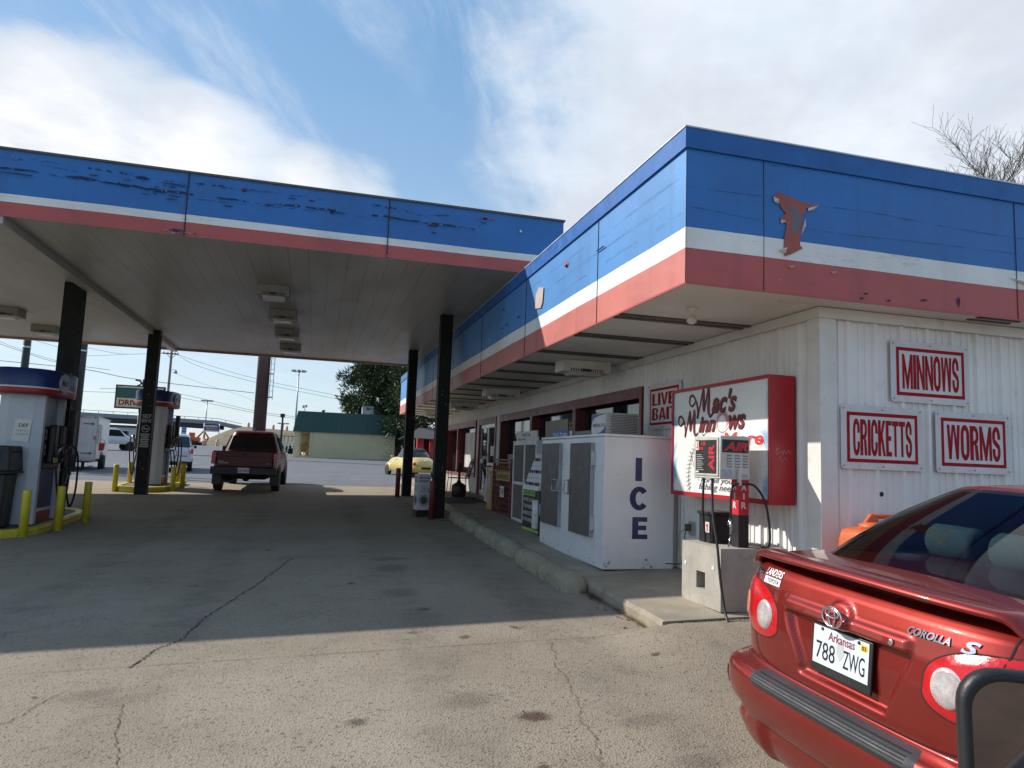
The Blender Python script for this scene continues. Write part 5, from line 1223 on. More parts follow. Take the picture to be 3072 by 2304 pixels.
rows=[.17,.20,.23,.27,.30,.32,.335,.345,.355,.37,.40,.43,.47,.50,.53,.545,.555,.566,.573,.58,.585,.589,.593,.597,.603,.612,.625,.635,.641,.647,.653,.659,.665,.672,.68,.69,.70,.712,.724,.736,.748,.76,.772,.784,.796,.808,.82,.832,.844,.856,.868,.88,.89,.90,.91,.916,.922,.928,.934,.94,.95,.96,.968,.975,.982,.99,1.0,1.01,1.02,1.03,1.04,1.05,1.058,1.065,1.07,1.075]
b=MB(); R0=outline(.5); K=len(R0)
for w in rows: b.v+=[tuple(p) for p in outline(w)]
top=outline(1.075)
for s in (.985,.95,.85,.6,.3,.0):
    for p in top:
        y=2.3+(p.y-2.3)*(1-(1-s)*.16); b.v.append((p.x*s,y,deckz(y)+.022*(1-s*s)+ (.001)))
nr=len(rows)+6
for k in range(nr-1): b._f([(k*K+i,k*K+(i+1)%K,(k+1)*K+(i+1)%K,(k+1)*K+i) for i in range(K)],0,0,True)
body=b.build('body',red,car)
MB().b(-.70,.70,.25,4.2,.18,.24).build('underbody',under,car)
for y in (.98,3.58):
    for s in (-1,1):
        wheel(car,s*.775,y,.31,.19)
        a=MB(); a.lathe([(0,0),(.37,0),(.37,.003)],(s*(.850),y,.33),'x',26); a.build('wheel_arch',under,body)
def ribbon(pts,wd,m,nm,par,off=.0025,n=10):
    P=spline(pts,n); q=MB(); k=len(P)
    for i,(a,w) in enumerate(P):
        A=P[max(i-1,0)];B=P[min(i+1,k-1)]; dx,dy=B[0]-A[0],B[1]-A[1]; l=math.hypot(dx,dy) or 1
        for sg_ in (1,-1): q.v.append(tuple(surf(a-dy/l*wd/2*sg_,w+dx/l*wd/2*sg_,off)))
    q._f([(2*i,2*i+1,2*i+3,2*i+2) for i in range(k-1)],0,0,True); return q.build(nm,m,par)
gapm=mat('panel_gap',(.008,.004,.004),.8,var=0)
for s in (-1,1):
    ribbon([(s*.695,1.063),(s*.690,1.0),(s*.665,.90),(s*.635,.80),(s*.615,.70),(s*.565,.635),(s*.47,.610),(s*.2,.605),(0,.605)],.006,gapm,'panel_gap',body)
    ribbon([(s*.575,.606),(s*.75,.610),(s*.95,.614),(s*1.3,.618)],.006,gapm,'panel_gap',body)
    # tail lamp: outline in (arc, height)
    O=[(.412,.815),(.417,.86),(.445,.902),(.495,.935),(.56,.958),(.65,.972),(.76,.980),(.84,.97),(.875,.92),(.87,.84),(.84,.775),(.77,.742),(.66,.728),(.54,.726),(.46,.742),(.415,.775)]
    def lens(Opts,off,m,nm,par,rings=5,dome=.012):
        c=(sum(p[0] for p in Opts)/len(Opts),sum(p[1] for p in Opts)/len(Opts)); Q=spline(Opts+[Opts[0]],4)[:-1]; q=MB(); k=len(Q)
        for j in range(rings+1):
            f=1-j/rings
            for p in Q: q.v.append(tuple(surf(s*(c[0]+(p[0]-c[0])*f),c[1]+(p[1]-c[1])*f,off*.2 if j==0 else off+dome*(1-f*f))))
        for j in range(rings): q._f([(j*k+i,j*k+(i+1)%k,(j+1)*k+(i+1)%k,(j+1)*k+i) for i in range(k)],0,0,True)
        return q.build(nm,m,par)
    rim_=lens([(.64+(p[0]-.64)*1.03,.855+(p[1]-.855)*1.05) for p in O],.002,gapm,'lamp_seal',body,3,.001)
    tl=lens(O,.006,tail,'tail_lamp',car)
    lens([(.512+.070*math.cos(a),.832+.074*math.sin(a)) for a in [k*math.pi/8 for k in range(16)]],.016,lensw,'clear_lens',tl,6,.008)
    lens([(.735+.045*math.cos(a),.845+.066*math.sin(a)) for a in [k*math.pi/8 for k in range(16)]],.016,amber,'amber_lens',tl,6,.006)
    q=MB()   # moulded flutes on the clear lens
    for k in range(40):
        a=k*2*math.pi/40; q.v+=[tuple(surf(s*(.512+r0*.064*math.cos(a+da)),.832+r0*.068*math.sin(a+da),.0262-.006*r0*r0)) for r0,da in ((.22,0),(.88,.022),(.88,-.022))]
        q.f.append([3*k,3*k+1,3*k+2]); q.m.append(0); q.s.append(False)
    q.build('lens_flute',mat('lens_dark',(.46,.40,.40),.1,var=0,coat=1),tl)
    ribbon([(s*.683,.965),(s*.663,.90),(s*.637,.80),(s*.615,.735)],.006,gapm,'lamp_split',tl,.021,6)
ribbon([(-.62,.905),(-.5,.93),(0,.9325),(.62,.905)],.0,gapm,'panel_gap',body) if 0 else None
# bumper step pad
b=MB(); pr_=[(.594,-.004),(.589,.010),(.582,.014),(.574,.014),(.562,.013),(.547,.010),(.532,.010),(.524,.0)]
n=70
for i in range(n+1):
    a=-.50+.95*i/n; e=min(1,(.50+a)/.03,(.45-a)/.03)
    for j,(w,o) in enumerate(pr_): b.v.append(tuple(surf(a,.56+(w-.56)*(.5+.5*e),o*e+.001)))
k=len(pr_); b._f([(i*k+j,(i+1)*k+j,(i+1)*k+j+1,i*k+j+1) for i in range(n) for j in range(k-1)],0,0,True); pad=b.build('bumper_pad',plastic,car)
for w in (.541,.555,.566,.575,.584): ribbon([(-.465,w),(-.2,w),(.2,w),(.415,w)],.0035,under,'pad_groove',pad,.0150,6)
# reflector sticker on the bumper corner
lens_=None
b=MB(); b.grid(lambda u,v:surf(-(.80+.09*u),.43+.085*v-.02*u,.004),8,4); b.build('reflector',mat('reflector_white',(.62,.60,.56),.4),car)
# bumper crease
# plate
pf=Vector(surf(0,.80,.008)); tilt=.05
PP=lambda x,z,d=0:Vector((x,pf.y-d+tilt*(z-.80)*1.2,z))
b=MB(); b.slab([PP(-.180,.685),PP(.165,.685),PP(.165,.885),PP(-.180,.885)],(0,-.010,0)); pf_=b.build('plate_frame',mat('plate_frame',(.015,.015,.016),.45,var=0),car,bevel=.004)
b=MB(); b.slab([PP(-.166,.722,.0105),PP(.150,.722,.0105),PP(.150,.877,.0105),PP(-.166,.877,.0105)],(0,-.002,0)); lp=b.build('licence_plate',platem,car)
PT=lambda x,z:PP(x-.006,z-.011,.0135)
plb=mat('plate_black',(.012,.012,.014),.4,var=0)
text('788',plb,lp,lambda a,c,d=0:PT(-.140+a,.755+c),.112,.072,.0,res=4); text('ZWG',plb,lp,lambda a,c,d=0:PT(.020+a,.755+c),.118,.072,.0,res=4)
text('Arkansas',mat('plate_maroon',(.22,.01,.04),.4,var=0),lp,lambda a,c,d=0:PT(-.070+a,.842+c),.150,.036,.01,.05)
b=MB(); b.slab([PP(.106,.84,.0127),PP(.144,.84,.0127),PP(.144,.866,.0127),PP(.106,.866,.0127)],(0,-.0005,0)); b.build('month_sticker',mat('sticker_yellow',(.65,.52,.05),.4,var=0),lp)
text('03',plb,lp,lambda a,c,d=0:PP(.114+a,.844+c,.0145),.022,.017,.01)
b=MB(); b.poly([PP(x,z,.0132) for x,z in ((-.022,.835),(.012,.835),(.020,.80),(-.005,.762),(-.028,.80))]); b.build('plate_diamond',mat('plate_grey',(.48,.52,.53),.4),lp)
text('LANDERS',mat('frame_relief',(.05,.05,.052),.35,var=0),pf_,lambda a,c,d=0:PP(-.08+a,.694+c,.0112),.14,.020,.01)
for x in (-.105,.105): MB().lathe([(.007,0),(.006,-.004),(0,-.005)],tuple(PP(x-.008,.868,.0128)),'y',10).build('screw',plb,lp)
# badges
def bring(cx,cy,rx,ry,t,m,par,nm='badge',off=.024,n=36):
    P=[surf(cx+rx*math.cos(2*math.pi*k/n),cy+ry*math.sin(2*math.pi*k/n),off) for k in range(n+1)]
    return MB().tube(P,t,6,cap=False).build(nm,m,par)
ec=surf(0,.945,.010)
def oval(cz_,rx,rz_,t,par,nm): return MB().tube([(rx*math.cos(k*math.pi/20),ec.y,ec.z+cz_+rz_*math.sin(k*math.pi/20)) for k in range(41)],t,6,cap=False).build(nm,chrome,par)
bg_=oval(0,.056,.040,.0042,car,'emblem'); oval(0,.017,.037,.0034,bg_,'emblem_oval'); oval(.014,.038,.017,.0034,bg_,'emblem_oval')
def badge(s,a0,w0,wd,ht,m,nm='badge',bold=.03,shear=.3,off=.005,slope=0.):
    if m is chrome: text(s,gapm,car,lambda x,y,d=0:surf(a0+x+.0015,w0+y-.002+slope*x,off-.003),wd,ht,bold+.02,shear,name='badge_shadow')
    return text(s,m,car,lambda x,y,d=0:surf(a0+x,w0+y+slope*x,off),wd,ht,bold,shear,name=nm)
badge('COROLLA',.330,.968,.170,.028,chrome); badge('S',.538,.960,.062,.044,chrome,bold=.03)
badge('TOYOTA',-.690,1.002,.088,.026,chrome,shear=.2)
wv=mat('decal_white',(.75,.73,.72),.4,var=0); badge('LANDERS',-.572,1.012,.150,.031,wv,'dealer_decal',.03,.0)
b=MB(); b.grid(lambda u,v:surf(-.572+.145*u,.974+.031*v,.003),6,2); dcl=b.build('dealer_decal',wv,car)
text('TOYOTA',gapm,dcl,lambda x,y,d=0:surf(-.540+x,.980+y,.004),.10,.019,.02)
MB().lathe([(.013,0),(.013,-.004),(.006,-.005)],tuple(surf(.285,.925,.002)),'y',14).build('key_lock',chrome,car)
# spoiler
b=MB(); n=60; sec=[(0,-.016),(.0,.002),(.03,.014),(.09,.016),(.16,.006),(.19,-.012),(.12,-.018),(.05,-.022)]
for i in range(n+1):
    t=-1+2*i/n; x=.735*t; at_=abs(t)
    dr=.052*ss(at_,.90,1.0); zz=1.122-.022*at_**2-dr; yy=.072+.115*at_**3
    sc=1-.35*ss(at_,.92,1.0)
    for (dy,dz) in sec: b.v.append((x,yy+dy*sc,zz+dz*sc*.95))
k=len(sec); b._f([(i*k+j,(i+1)*k+j,(i+1)*k+(j+1)%k,i*k+(j+1)%k) for i in range(n) for j in range(k)],0,0,True); b._f([tuple(range(k)),tuple(range(n*k+k-1,n*k-1,-1))],0,0)
sp_=b.build('spoiler',red,car)
b=MB()
for x in (-.60,-.30,.30,.60): b.b(x-.03,x+.03,.17+.10*abs(x),.23+.10*abs(x),1.06,1.11)
b.build('spoiler_foot',red,sp_)
# glasshouse
GY0=lambda f:.47+.72*f-.05*math.sin(math.pi*f)
def gh(t,f):
    """t around (0 = rear centre, 1 = full turn), f 0 sill .. 1 roof edge"""
    a=2*math.pi*t; y0=GY0(f); y1=3.42-.95*f; hw=.755-.205*f+.035*math.sin(math.pi*f)
    cy=(y0+y1)/2; hy=(y1-y0)/2; s_,c_=math.sin(a),math.cos(a); n_=7.0 if math.cos(a)>0 else 4.5
    x=hw*abs(s_)**(2/n_)*(1 if s_>=0 else -1); y=cy-hy*abs(c_)**(2/n_)*(1 if c_>=0 else -1)
    z=1.085+.36*f+.035*(1-abs(s_)**1.5)*f
    if y>cy: z-=.05*(1-f)*((y-cy)/hy)**2
    return (x,y,z)
def cls(t,f):
    x,y,z=gh(t,f); a=2*math.pi*t; hw=.755-.205*f+.035*math.sin(math.pi*f); rear=math.cos(a)>.0; ax=abs(x)/hw
    endz=(y<GY0(f)+.20) if rear else (y>3.42-.95*f-.22)
    if endz and ax<.955:
        if ax<.90 and .045<f<.94: return 2
        return 1 if .0<f<.97 else 0
    if ax>.93 and .10<f<.88:
        yc=y
        lo=GY0(f)+.42; hi=3.42-.95*f-.26
        if lo<yc<hi and not 1.98<yc<2.06: return 2
    return 0
b0,b1,b2=MB(),MB(),MB(); NT,NF=240,28
pts=[[gh(i/NT,j/NF) for j in range(NF+1)] for i in range(NT+1)]
for i in range(NT):
    for j in range(NF):
        c=cls((i+.5)/NT,(j+.5)/NF); q=(b0,b1,b2)[c]; o=len(q.v); q.v+=[pts[i][j],pts[i+1][j],pts[i+1][j+1],pts[i][j+1]]; q.f.append([o,o+1,o+2,o+3]); q.m.append(0); q.s.append(True)
def weld(o):
    import bmesh
    bm=bmesh.new(); bm.from_mesh(o.data); bmesh.ops.remove_doubles(bm,verts=bm.verts,dist=.0005); bm.to_mesh(o.data); bm.free()
# roof rings
ro=[gh(i/NT,1) for i in range(NT)]
cyr=(1.19+2.47)/2
rg=[ro]
for s in (.97,.9,.7,.4,.0): rg.append([(p[0]*s,cyr+(p[1]-cyr)*s,p[2]+(.045)*(1-s*s)*(1) if s<1 else p[2]) for p in ro])
rg=[[(x,y,z) for x,y,z in rr_] for rr_ in rg]
for a_,c_ in zip(rg[:-1],rg[1:]):
    for i in range(NT):
        o=len(b0.v); b0.v+=[a_[i],a_[(i+1)%NT],c_[(i+1)%NT],c_[i]]; b0.f.append([o,o+1,o+2,o+3]); b0.m.append(0); b0.s.append(True)
rf=b0.build('roof',red,car); weld(rf)
w1=b1.build('window_border',mat('ceramic_black',(.01,.01,.011),.15,var=0),car); weld(w1)
w2=b2.build('window_glass',glassmat('tinted_glass',(.52,.68,.67)),car); weld(w2)
# cabin
fab=mat('seat_fabric',(.045,.055,.062),.9,var=.12,vs=20,bump=.2,bs=200); fabd=mat('cabin_dark',(.035,.04,.045),.85)
b=MB(); b.b(-.68,.68,.56,1.08,1.078,1.09); b.build('parcel_shelf',fabd,car)
b=MB(); b.b(-.62,.62,1.09,1.24,.75,1.11,0,.0,.03); b.build('rear_seat',fab,car,bevel=.03)
for x in (-.36,0,.36):
    b=MB(); b.lathe([(.0,-.14),(.06,-.135),(.075,-.11),(.075,.11),(.06,.135),(0,.14)],(x-.02,1.10,1.19),'x',20,sy=1.15); b.build('head_restraint',fab,car)
for x in (-.37,.37):
    b=MB(); b.b(x-.24,x+.24,2.05,2.20,.6,1.16,.03,.02); b.b(x-.12,x+.12,2.09,2.19,1.19,1.36,.02,.01); b.build('front_seat',fab,car,bevel=.03)
b=MB(); b.b(-.68,.68,3.0,3.3,.95,1.04); b.b(-.5,.5,2.4,3.0,.3,.5); b.build('dashboard',fabd,car)
b=MB(); b.b(-.10,.10,2.62,2.64,1.30,1.36); b.build('rear_view_mirror',under,car)
# ---- mirror of the vehicle the photo is taken from
mir=thing('side_mirror','black car wing mirror cut off by the bottom right corner','side mirror',(.703,.500,1.318))
fwd=Vector((.49,.87,-.05)).normalized(); n_=-fwd; ux=fwd.cross(Vector((0,0,1))).normalized(); uy=ux.cross(fwd)
def rrect(w,h,r_,k=6):
    P=[]
    for (cx,cy,a0) in ((w/2-r_,h/2-r_,0),(-w/2+r_,h/2-r_,90),(-w/2+r_,-h/2+r_,180),(w/2-r_,-h/2+r_,270)):
        for i in range(k+1): a=R(a0+90*i/k); P.append((cx+r_*math.cos(a),cy+r_*math.sin(a)))
    return P
b=MB(); C0=Vector((0,0,0)); rr_=[]
for (w,h,r_,d) in ((.222,.190,.028,.010),(.234,.204,.031,.013),(.242,.212,.034,.004),(.236,.206,.034,-.012),(.17,.15,.05,-.06),(.09,.07,.03,-.08)):
    rr_.append([C0+ux*x+uy*y+n_*d for x,y in rrect(w,h,r_)])
k=len(rr_[0])
for q in rr_: b.v+=[tuple(p) for p in q]
for i in range(len(rr_)-1): b._f([(i*k+j,i*k+(j+1)%k,(i+1)*k+(j+1)%k,(i+1)*k+j) for j in range(k)],0,0,True)
b._f([tuple(range((len(rr_)-1)*k,len(rr_)*k))],0,0); hs=b.build('housing',mat('mirror_black',(.012,.012,.013),.5,var=.1,bump=.1,bs=300),mir)
b=MB(); b.poly([C0+ux*x+uy*y+n_*.002 for x,y in rrect(.224,.192,.029)]); b.build('mirror_glass',mat('mirror_silver',(.20,.165,.155),.03,metal=1,var=0),mir)
b=MB(); b.b(-.20,.02,-.02,.06,-.24,-.12); b.build('mirror_arm',MATS['mirror_black'],mir,bevel=.02)
# own vehicle flank below the frame (carries the mirror)
dm=paint('own_brown',(.07,.035,.025),.4,.35)
b=MB(); b.b(-.285,-.19,-3.0,.30,-.9,-.20,.02,.02); b.build('door_panel',dm,mir,bevel=.03)
b=MB(); b.b(-.189,-.186,-2.9,.28,-.42,-.40); b.build('pinstripe',mat('gold_stripe',(.5,.35,.15),.4),mir)
# ---- generic shells for the other vehicles
def shell(b,rows_,n_=6,K=40,mi=0,cap=True):
    o=len(b.v)
    for (z,hw,y0,y1) in rows_:
        cy,hy=(y0+y1)/2,(y1-y0)/2
        for i in range(K):
            a=2*math.pi*(i+.5)/K; s_,c_=math.sin(a),math.cos(a)
            b.v.append((hw*abs(s_)**(2/n_)*(1 if s_>=0 else -1),cy-hy*abs(c_)**(2/n_)*(1 if c_>=0 else -1),z))
    for k in range(len(rows_)-1): b._f([(k*K+i,k*K+(i+1)%K,(k+1)*K+(i+1)%K,(k+1)*K+i) for i in range(K)],o,mi,True)
    if cap: b._f([tuple(range((len(rows_)-1)*K,len(rows_)*K))],o,mi)
    return b
def quadp(b,pts,mi=0): b.poly(pts,mi)
def lerp(a,b_,t): return a+(b_-a)*t
# maroon pickup
tac=thing('pickup_truck','dark red crew cab pickup seen from behind under the canopy, plate 129 YXO','pickup',(-1.83,20.5,gz(-1.8,21.3)-.01),R(-1.0))
tac.scale=(.93,.97,.98)
tm=paint('truck_maroon',(.095,.006,.009),.0,.35); tm.node_tree.nodes['Principled BSDF'].inputs['Coat Weight'].default_value=.12; tm.node_tree.nodes['Principled BSDF'].inputs['Specular IOR Level'].default_value=.25; bp=mat('black_bumper',(.014,.014,.015),.45,var=.15)
b=MB(); shell(b,[(.52,.86,.05,5.15),(.60,.89,.03,5.2),(.80,.905,.0,5.2),(.98,.90,.0,5.18),(1.10,.885,.01,1.75)][:4],10)
b.b(-.885,-.80,.06,1.75,.98,1.13); b.b(.80,.885,.06,1.75,.98,1.13); b.b(-.80,.80,1.66,1.75,.98,1.13); b.build('body',tm,tac,bevel=.02)
b=MB(); shell(b,[(.98,.89,1.75,5.15),(1.08,.88,1.76,5.05),(1.14,.85,1.78,4.9)],8); b.build('hood',tm,tac)
b=MB(); shell(b,[(1.12,.86,1.77,4.1),(1.30,.80,1.84,3.85),(1.55,.70,1.95,3.45),(1.68,.645,2.0,3.3),(1.745,.61,2.08,3.2),(1.77,.5,2.3,3.0)],7); cab=b.build('cab',tm,tac)
def side_glass(b,zs0,zs1,f,y0,y1,hw):
    pass
b=MB(); b.slab([(-.70,1.775,1.20),(.70,1.775,1.20),(.60,1.925,1.60),(-.60,1.925,1.60)],(0,-.004,0)); g_=b.build('rear_window',dglass,tac)
b=MB()
for x in (-.24,.24): b.slab([(x-.013,1.768,1.20),(x+.013,1.768,1.20),(x+.012,1.918,1.60),(x-.012,1.918,1.60)],(0,-.004,0))
b.slab([(-.72,1.766,1.175),(.72,1.766,1.175),(.71,1.771,1.20),(-.71,1.771,1.20)],(0,-.004,0)); b.build('window_divider',bp,g_)
b=MB(); b.slab([(-.42,1.90,1.24),(-.12,1.90,1.24),(-.15,1.95,1.47),(-.40,1.95,1.47)],(0,.05,0)); 
for s in (-1,1):
    for (ya,yb_,yc,yd) in ((2.15,2.75,2.2,2.75),(2.82,3.72,2.82,3.3)):
        q=MB(); q.slab([(s*.862,ya,1.20),(s*.862,yb_,1.20),(s*.70,yd,1.60),(s*.70,yc,1.60)],(s*.012,0,0)); q.build('side_window',dglass,tac)
    q=MB(); q.slab([(s*.80,-.012,.77),(s*.91,-.012,.77),(s*.90,-.012,1.09),(s*.79,-.012,1.09)],(0,.10,0)); tlp=q.build('tail_lamp',tail,tac)
    q=MB(); q.b(min(s*.82,s*.89),max(s*.82,s*.89),-.02,-.0125,.80,.87); q.build('reverse_lens',mat('reverse_lens',(.35,.1,.1),.2),tlp)
    q=MB(); q.b(min(s*.98,s*1.14),max(s*.98,s*1.14),3.55,3.66,1.10,1.28); q.b(min(s*.87,s*1.0),max(s*.87,s*1.0),3.6,3.63,1.14,1.18); q.build('wing_mirror',bp,tac,bevel=.02)
    q=MB()
    for y in (1.05,4.25):
        o=len(q.v); n=14
        for i in range(n+1):
            a=math.pi*i/n
            for rr0,xx in ((.40,.90),(.47,.93),(.49,.90)): q.v.append((s*xx,y-rr0*math.cos(a),.42+rr0*math.sin(a)*1.0))
        q._f([(i*3+j,(i+1)*3+j,(i+1)*3+j+1,i*3+j+1) for i in range(n) for j in range(2)],o,0,True)
        q.lathe([(0,0),(.405,0)],(s*.912,y,.42),'x',26,1)
    q.build('fender_flare',[tm,under],tac)
    for y in (1.05,4.25): wheel(tac,s*.82,y,.375,.23)
    q=MB(); q.b(min(s*.68,s*.93),max(s*.68,s*.93),.50,.53,.20,.5); q.build('mud_flap',bp,tac)
b=MB(); b.b(-.76,.76,-.014,-.001,.72,1.12); tg=b.build('tailgate',tm,tac,bevel=.006)
b=MB(); b.b(-.74,.74,-.03,-.015,.98,1.00); b.b(-.74,.74,-.025,-.015,1.115,1.13); b.build('tailgate_ridge',tm,tg,bevel=.004)
b=MB(); b.b(-.10,.10,-.026,-.0145,1.02,1.09); b.build('handle',bp,tg,bevel=.01)
text('TOYOTA',wv,tg,plane((-.72,-.017,.84),(1,0,0),(0,0,1),(0,-1,0)),.16,.022,.02); text('TACOMA',wv,tg,plane((-.72,-.017,.79),(1,0,0),(0,0,1),(0,-1,0)),.28,.035,.03); text('V6',wv,tg,plane((.60,-.017,.80),(1,0,0),(0,0,1),(0,-1,0)),.08,.025,.02)
b=MB(); b.b(-.90,.90,-.14,-.0,.50,.70); b.b(-.45,.45,-.12,-.02,.47,.50); bm_=b.build('bumper',bp,tac,bevel=.03)
b=MB(); b.b(-.155,.155,-.155,-.146,.545,.685); lp2=b.build('licence_plate',platem,bm_)
text('129 YXO',plb,lp2,plane((-.14,-.157,.57),(1,0,0),(0,0,1),(0,-1,0)),.28,.075,.02)
b=MB(); b.b(-.55,.55,.3,4.8,.36,.50); b.tube([(-.6,1.05,.42),(.6,1.05,.42)],.05,10); b.lathe([(0,-.12),(.10,-.08),(.13,0),(.10,.08),(0,.12)],(-.05,1.05,.40),'y',12); b.b(-.04,.04,-.15,.3,.38,.46); b.tube([(-.5,.3,.38),(-.5,1.1,.38)],.12,10); b.build('chassis',under,tac)
b=MB(); b.lathe([(.03,0),(.02,.05),(.0,.07)],(0,2.15,1.765),'z',8); b.build('roof_antenna',bp,tac)
# white compact pickup with a cap
suv=thing('pickup_with_cap','small white pickup with a dark-glassed bed cap behind the far pump','pickup',(-5.55,31.0,gz(-5.5,31.6)),R(9)); suv.scale=(.94,.94,.94)

ws=paint('white_paint',(.62,.64,.66),.0,.3)
b=MB(); shell(b,[(.42,.80,.02,4.7),(.6,.845,.0,4.8),(.85,.85,.0,4.8),(1.02,.84,.02,4.75)],9); b.build('body',ws,suv)
b=MB(); shell(b,[(1.02,.83,.03,4.0),(1.2,.79,.12,3.7),(1.45,.70,.25,3.2),(1.58,.66,.33,3.0),(1.62,.5,.6,2.8)],8); b.build('cap_and_cab',ws,suv)
b=MB(); b.slab([(-.74,.055,1.05),(.74,.055,1.05),(.64,.265,1.51),(-.64,.265,1.51)],(0,-.012,0)); b.build('rear_window',dglass,suv)
for s in (-1,1):
    q=MB(); q.slab([(s*.825,.5,1.08),(s*.825,3.3,1.08),(s*.70,2.9,1.47),(s*.72,.55,1.47)],(s*.012,0,0)); q.build('side_window',dglass,suv)
    q=MB(); q.b(min(s*.76,s*.86),max(s*.76,s*.86),-.012,.1,.78,1.0); q.build('tail_lamp',tail,suv)
    q=MB(); q.b(min(s*.88,s*1.0),max(s*.88,s*1.0),3.0,3.08,1.02,1.15); q.build('wing_mirror',bp,suv)
    for y in (1.0,3.8): wheel(suv,s*.76,y,.31,.2)
b=MB(); b.b(-.82,.82,-.12,-.005,.44,.62); bm_=b.build('bumper',ws,suv,bevel=.02)
b=MB(); b.b(-.82,.82,-.125,-.05,.38,.435); b.b(-.7,.7,.1,4.4,.28,.42); b.build('bumper_step',bp,bm_)
b=MB(); b.b(-.12,.12,-.02,-.006,.88,.94); b.b(.3,.62,-.02,-.006,.67,.69); b.build('handle',bp,suv)
b=MB(); b.b(-.15,.15,-.135,-.126,.50,.61); lp2=b.build('licence_plate',platem,bm_); text('842 JPL',plb,lp2,plane((-.13,-.137,.52),(1,0,0),(0,0,1),(0,-1,0)),.26,.06,.01) if 0 else None
# enclosed trailer
tr=thing('cargo_trailer','white enclosed cargo trailer with rear door and red marker lamps','trailer',(-9.1,30.6,gz(-8.9,30.8)-.05),R(8))
tw=mat('trailer_white',(.60,.61,.63),.4,var=.08,grime=.25,gcol=(.35,.34,.33)); 
b=MB(); b.b(-.93,.93,.0,3.8,.48,2.12); b.build('body',tw,tr,bevel=.03)
b=MB(); b.b(-.95,.95,-.02,3.82,2.09,2.14); b.b(-.955,-.93,-.01,.05,.5,2.1); b.b(.93,.955,-.01,.05,.5,2.1); b.b(-.95,.95,-.03,.0,.42,.50); b.build('edge_trim',mat('trim_alu',(.45,.45,.47),.4,metal=.5),tr)
b=MB(); b.b(-.74,.78,-.02,-.001,.56,2.0); dr_=b.build('rear_door',tw,tr,bevel=.008)
b=MB(); 
for z in (.72,1.85): b.b(.45,.80,-.035,-.0205,z-.015,z+.015); b.b(.72,.80,-.04,-.0205,z-.035,z+.035)
b.tube([(-.72,-.05,.5),(-.72,-.05,2.05)],.015,6); b.b(-.82,-.6,-.06,-.03,1.25,1.29); b.build('hinge',mat('hinge_dark',(.08,.08,.085),.5),dr_)
b=MB(); q=spline([(-.4,1.80),(-.3,1.86),(-.15,1.87),(-.02,1.80)],6); stroke(b,q,.03,plane((0,-.023,0),(1,0,0),(0,0,1),(0,-1,0))); stroke(b,[(-.46,1.775),(.04,1.775)],.035,plane((0,-.023,0),(1,0,0),(0,0,1),(0,-1,0))); stroke(b,[(-.42,1.70),(0,1.70)],.012,plane((0,-.023,0),(1,0,0),(0,0,1),(0,-1,0))); b.build('maker_mark',bp,dr_)
b=MB()
for x,z in ((.87,1.32),(-.87,1.32)): b.b(x-.03,x+.03,-.025,-.001,z-.07,z+.07)
for x in (-.85,.85,-.1,0,.1): b.b(x-.04,x+.04,-.04,-.021,2.09,2.12)
b.build('marker_lamp',tail,tr)
b=MB()
for (ya,yb) in ((.35,.75),(.9,1.3)): b.b(.945,.952,ya,yb,1.1,1.85)
b.b(-.9,-.3,-.01,.0,.0,.0) if 0 else None
b.build('side_notice',mat('poster_grey',(.40,.40,.42),.6,var=.5,vs=9),tr)
b=MB(); b.lathe([(0,0),(.44,0),(.44,.03)],(.94,1.75,.34),'x',24); b.build('mudguard',bp,tr)
for s in (-1,1): wheel(tr,s*.98,1.75,.33,.2)
b=MB(); b.b(-.7,.7,.1,3.6,.36,.47); b.b(-.05,.05,3.6,4.9,.38,.46); b.b(-.6,-.5,.0,.1,.1,.45); b.b(.5,.6,.0,.1,.1,.45); b.build('chassis',under,tr)
r=thing('plastic_bucket','orange plastic bucket hanging on the side of the white trailer','bucket',(-8.3,31.8,gz(-8.3,31.8)+.75))
MB().lathe([(.12,0),(.17,.30),(.18,.31),(.16,.31),(.11,.02)],(0,0,0),'z',18).build('pail',org,r); MB().tube(spline([(-.17,0,.3),(-.1,0,.42),(.1,0,.42),(.17,0,.3)],5),.008,5).build('handle',bp,r)
# yellow rounded two-door
bt=thing('small_yellow_car','pale yellow rounded two-door car with a dark soft top beyond the posts','car',(4.6,30.5,gz(4.6,30.8)-.03),R(14)); bt.scale=(.86,.9,.9)

ym=paint('car_yellow',(.62,.47,.10),.0,.3)
b=MB(); shell(b,[(.26,.74,.12,3.95),(.36,.80,.03,4.05),(.50,.83,.0,4.08),(.65,.82,.03,4.03),(.80,.77,.14,3.9),(.92,.70,.32,3.6),(.98,.62,.5,3.2),(1.0,.4,.8,2.8)],3.2,56); b.build('body',ym,bt)
b=MB(); shell(b,[(.95,.66,.62,2.95),(1.10,.63,.74,2.7),(1.25,.57,.92,2.45)],3,48,cap=False); b.build('window_glass',dglass,bt)
b=MB(); shell(b,[(1.25,.575,.91,2.46),(1.34,.53,1.0,2.3),(1.41,.44,1.15,2.1),(1.44,.25,1.4,1.9)],3,48)
for s in (-1,1): b.slab([(s*.60,.70,.97),(s*.50,.66,.97),(s*.42,.88,1.27),(s*.53,.93,1.27)],(0,-.02,0))
b.build('soft_top',mat('soft_top',(.02,.02,.022),.8),bt)
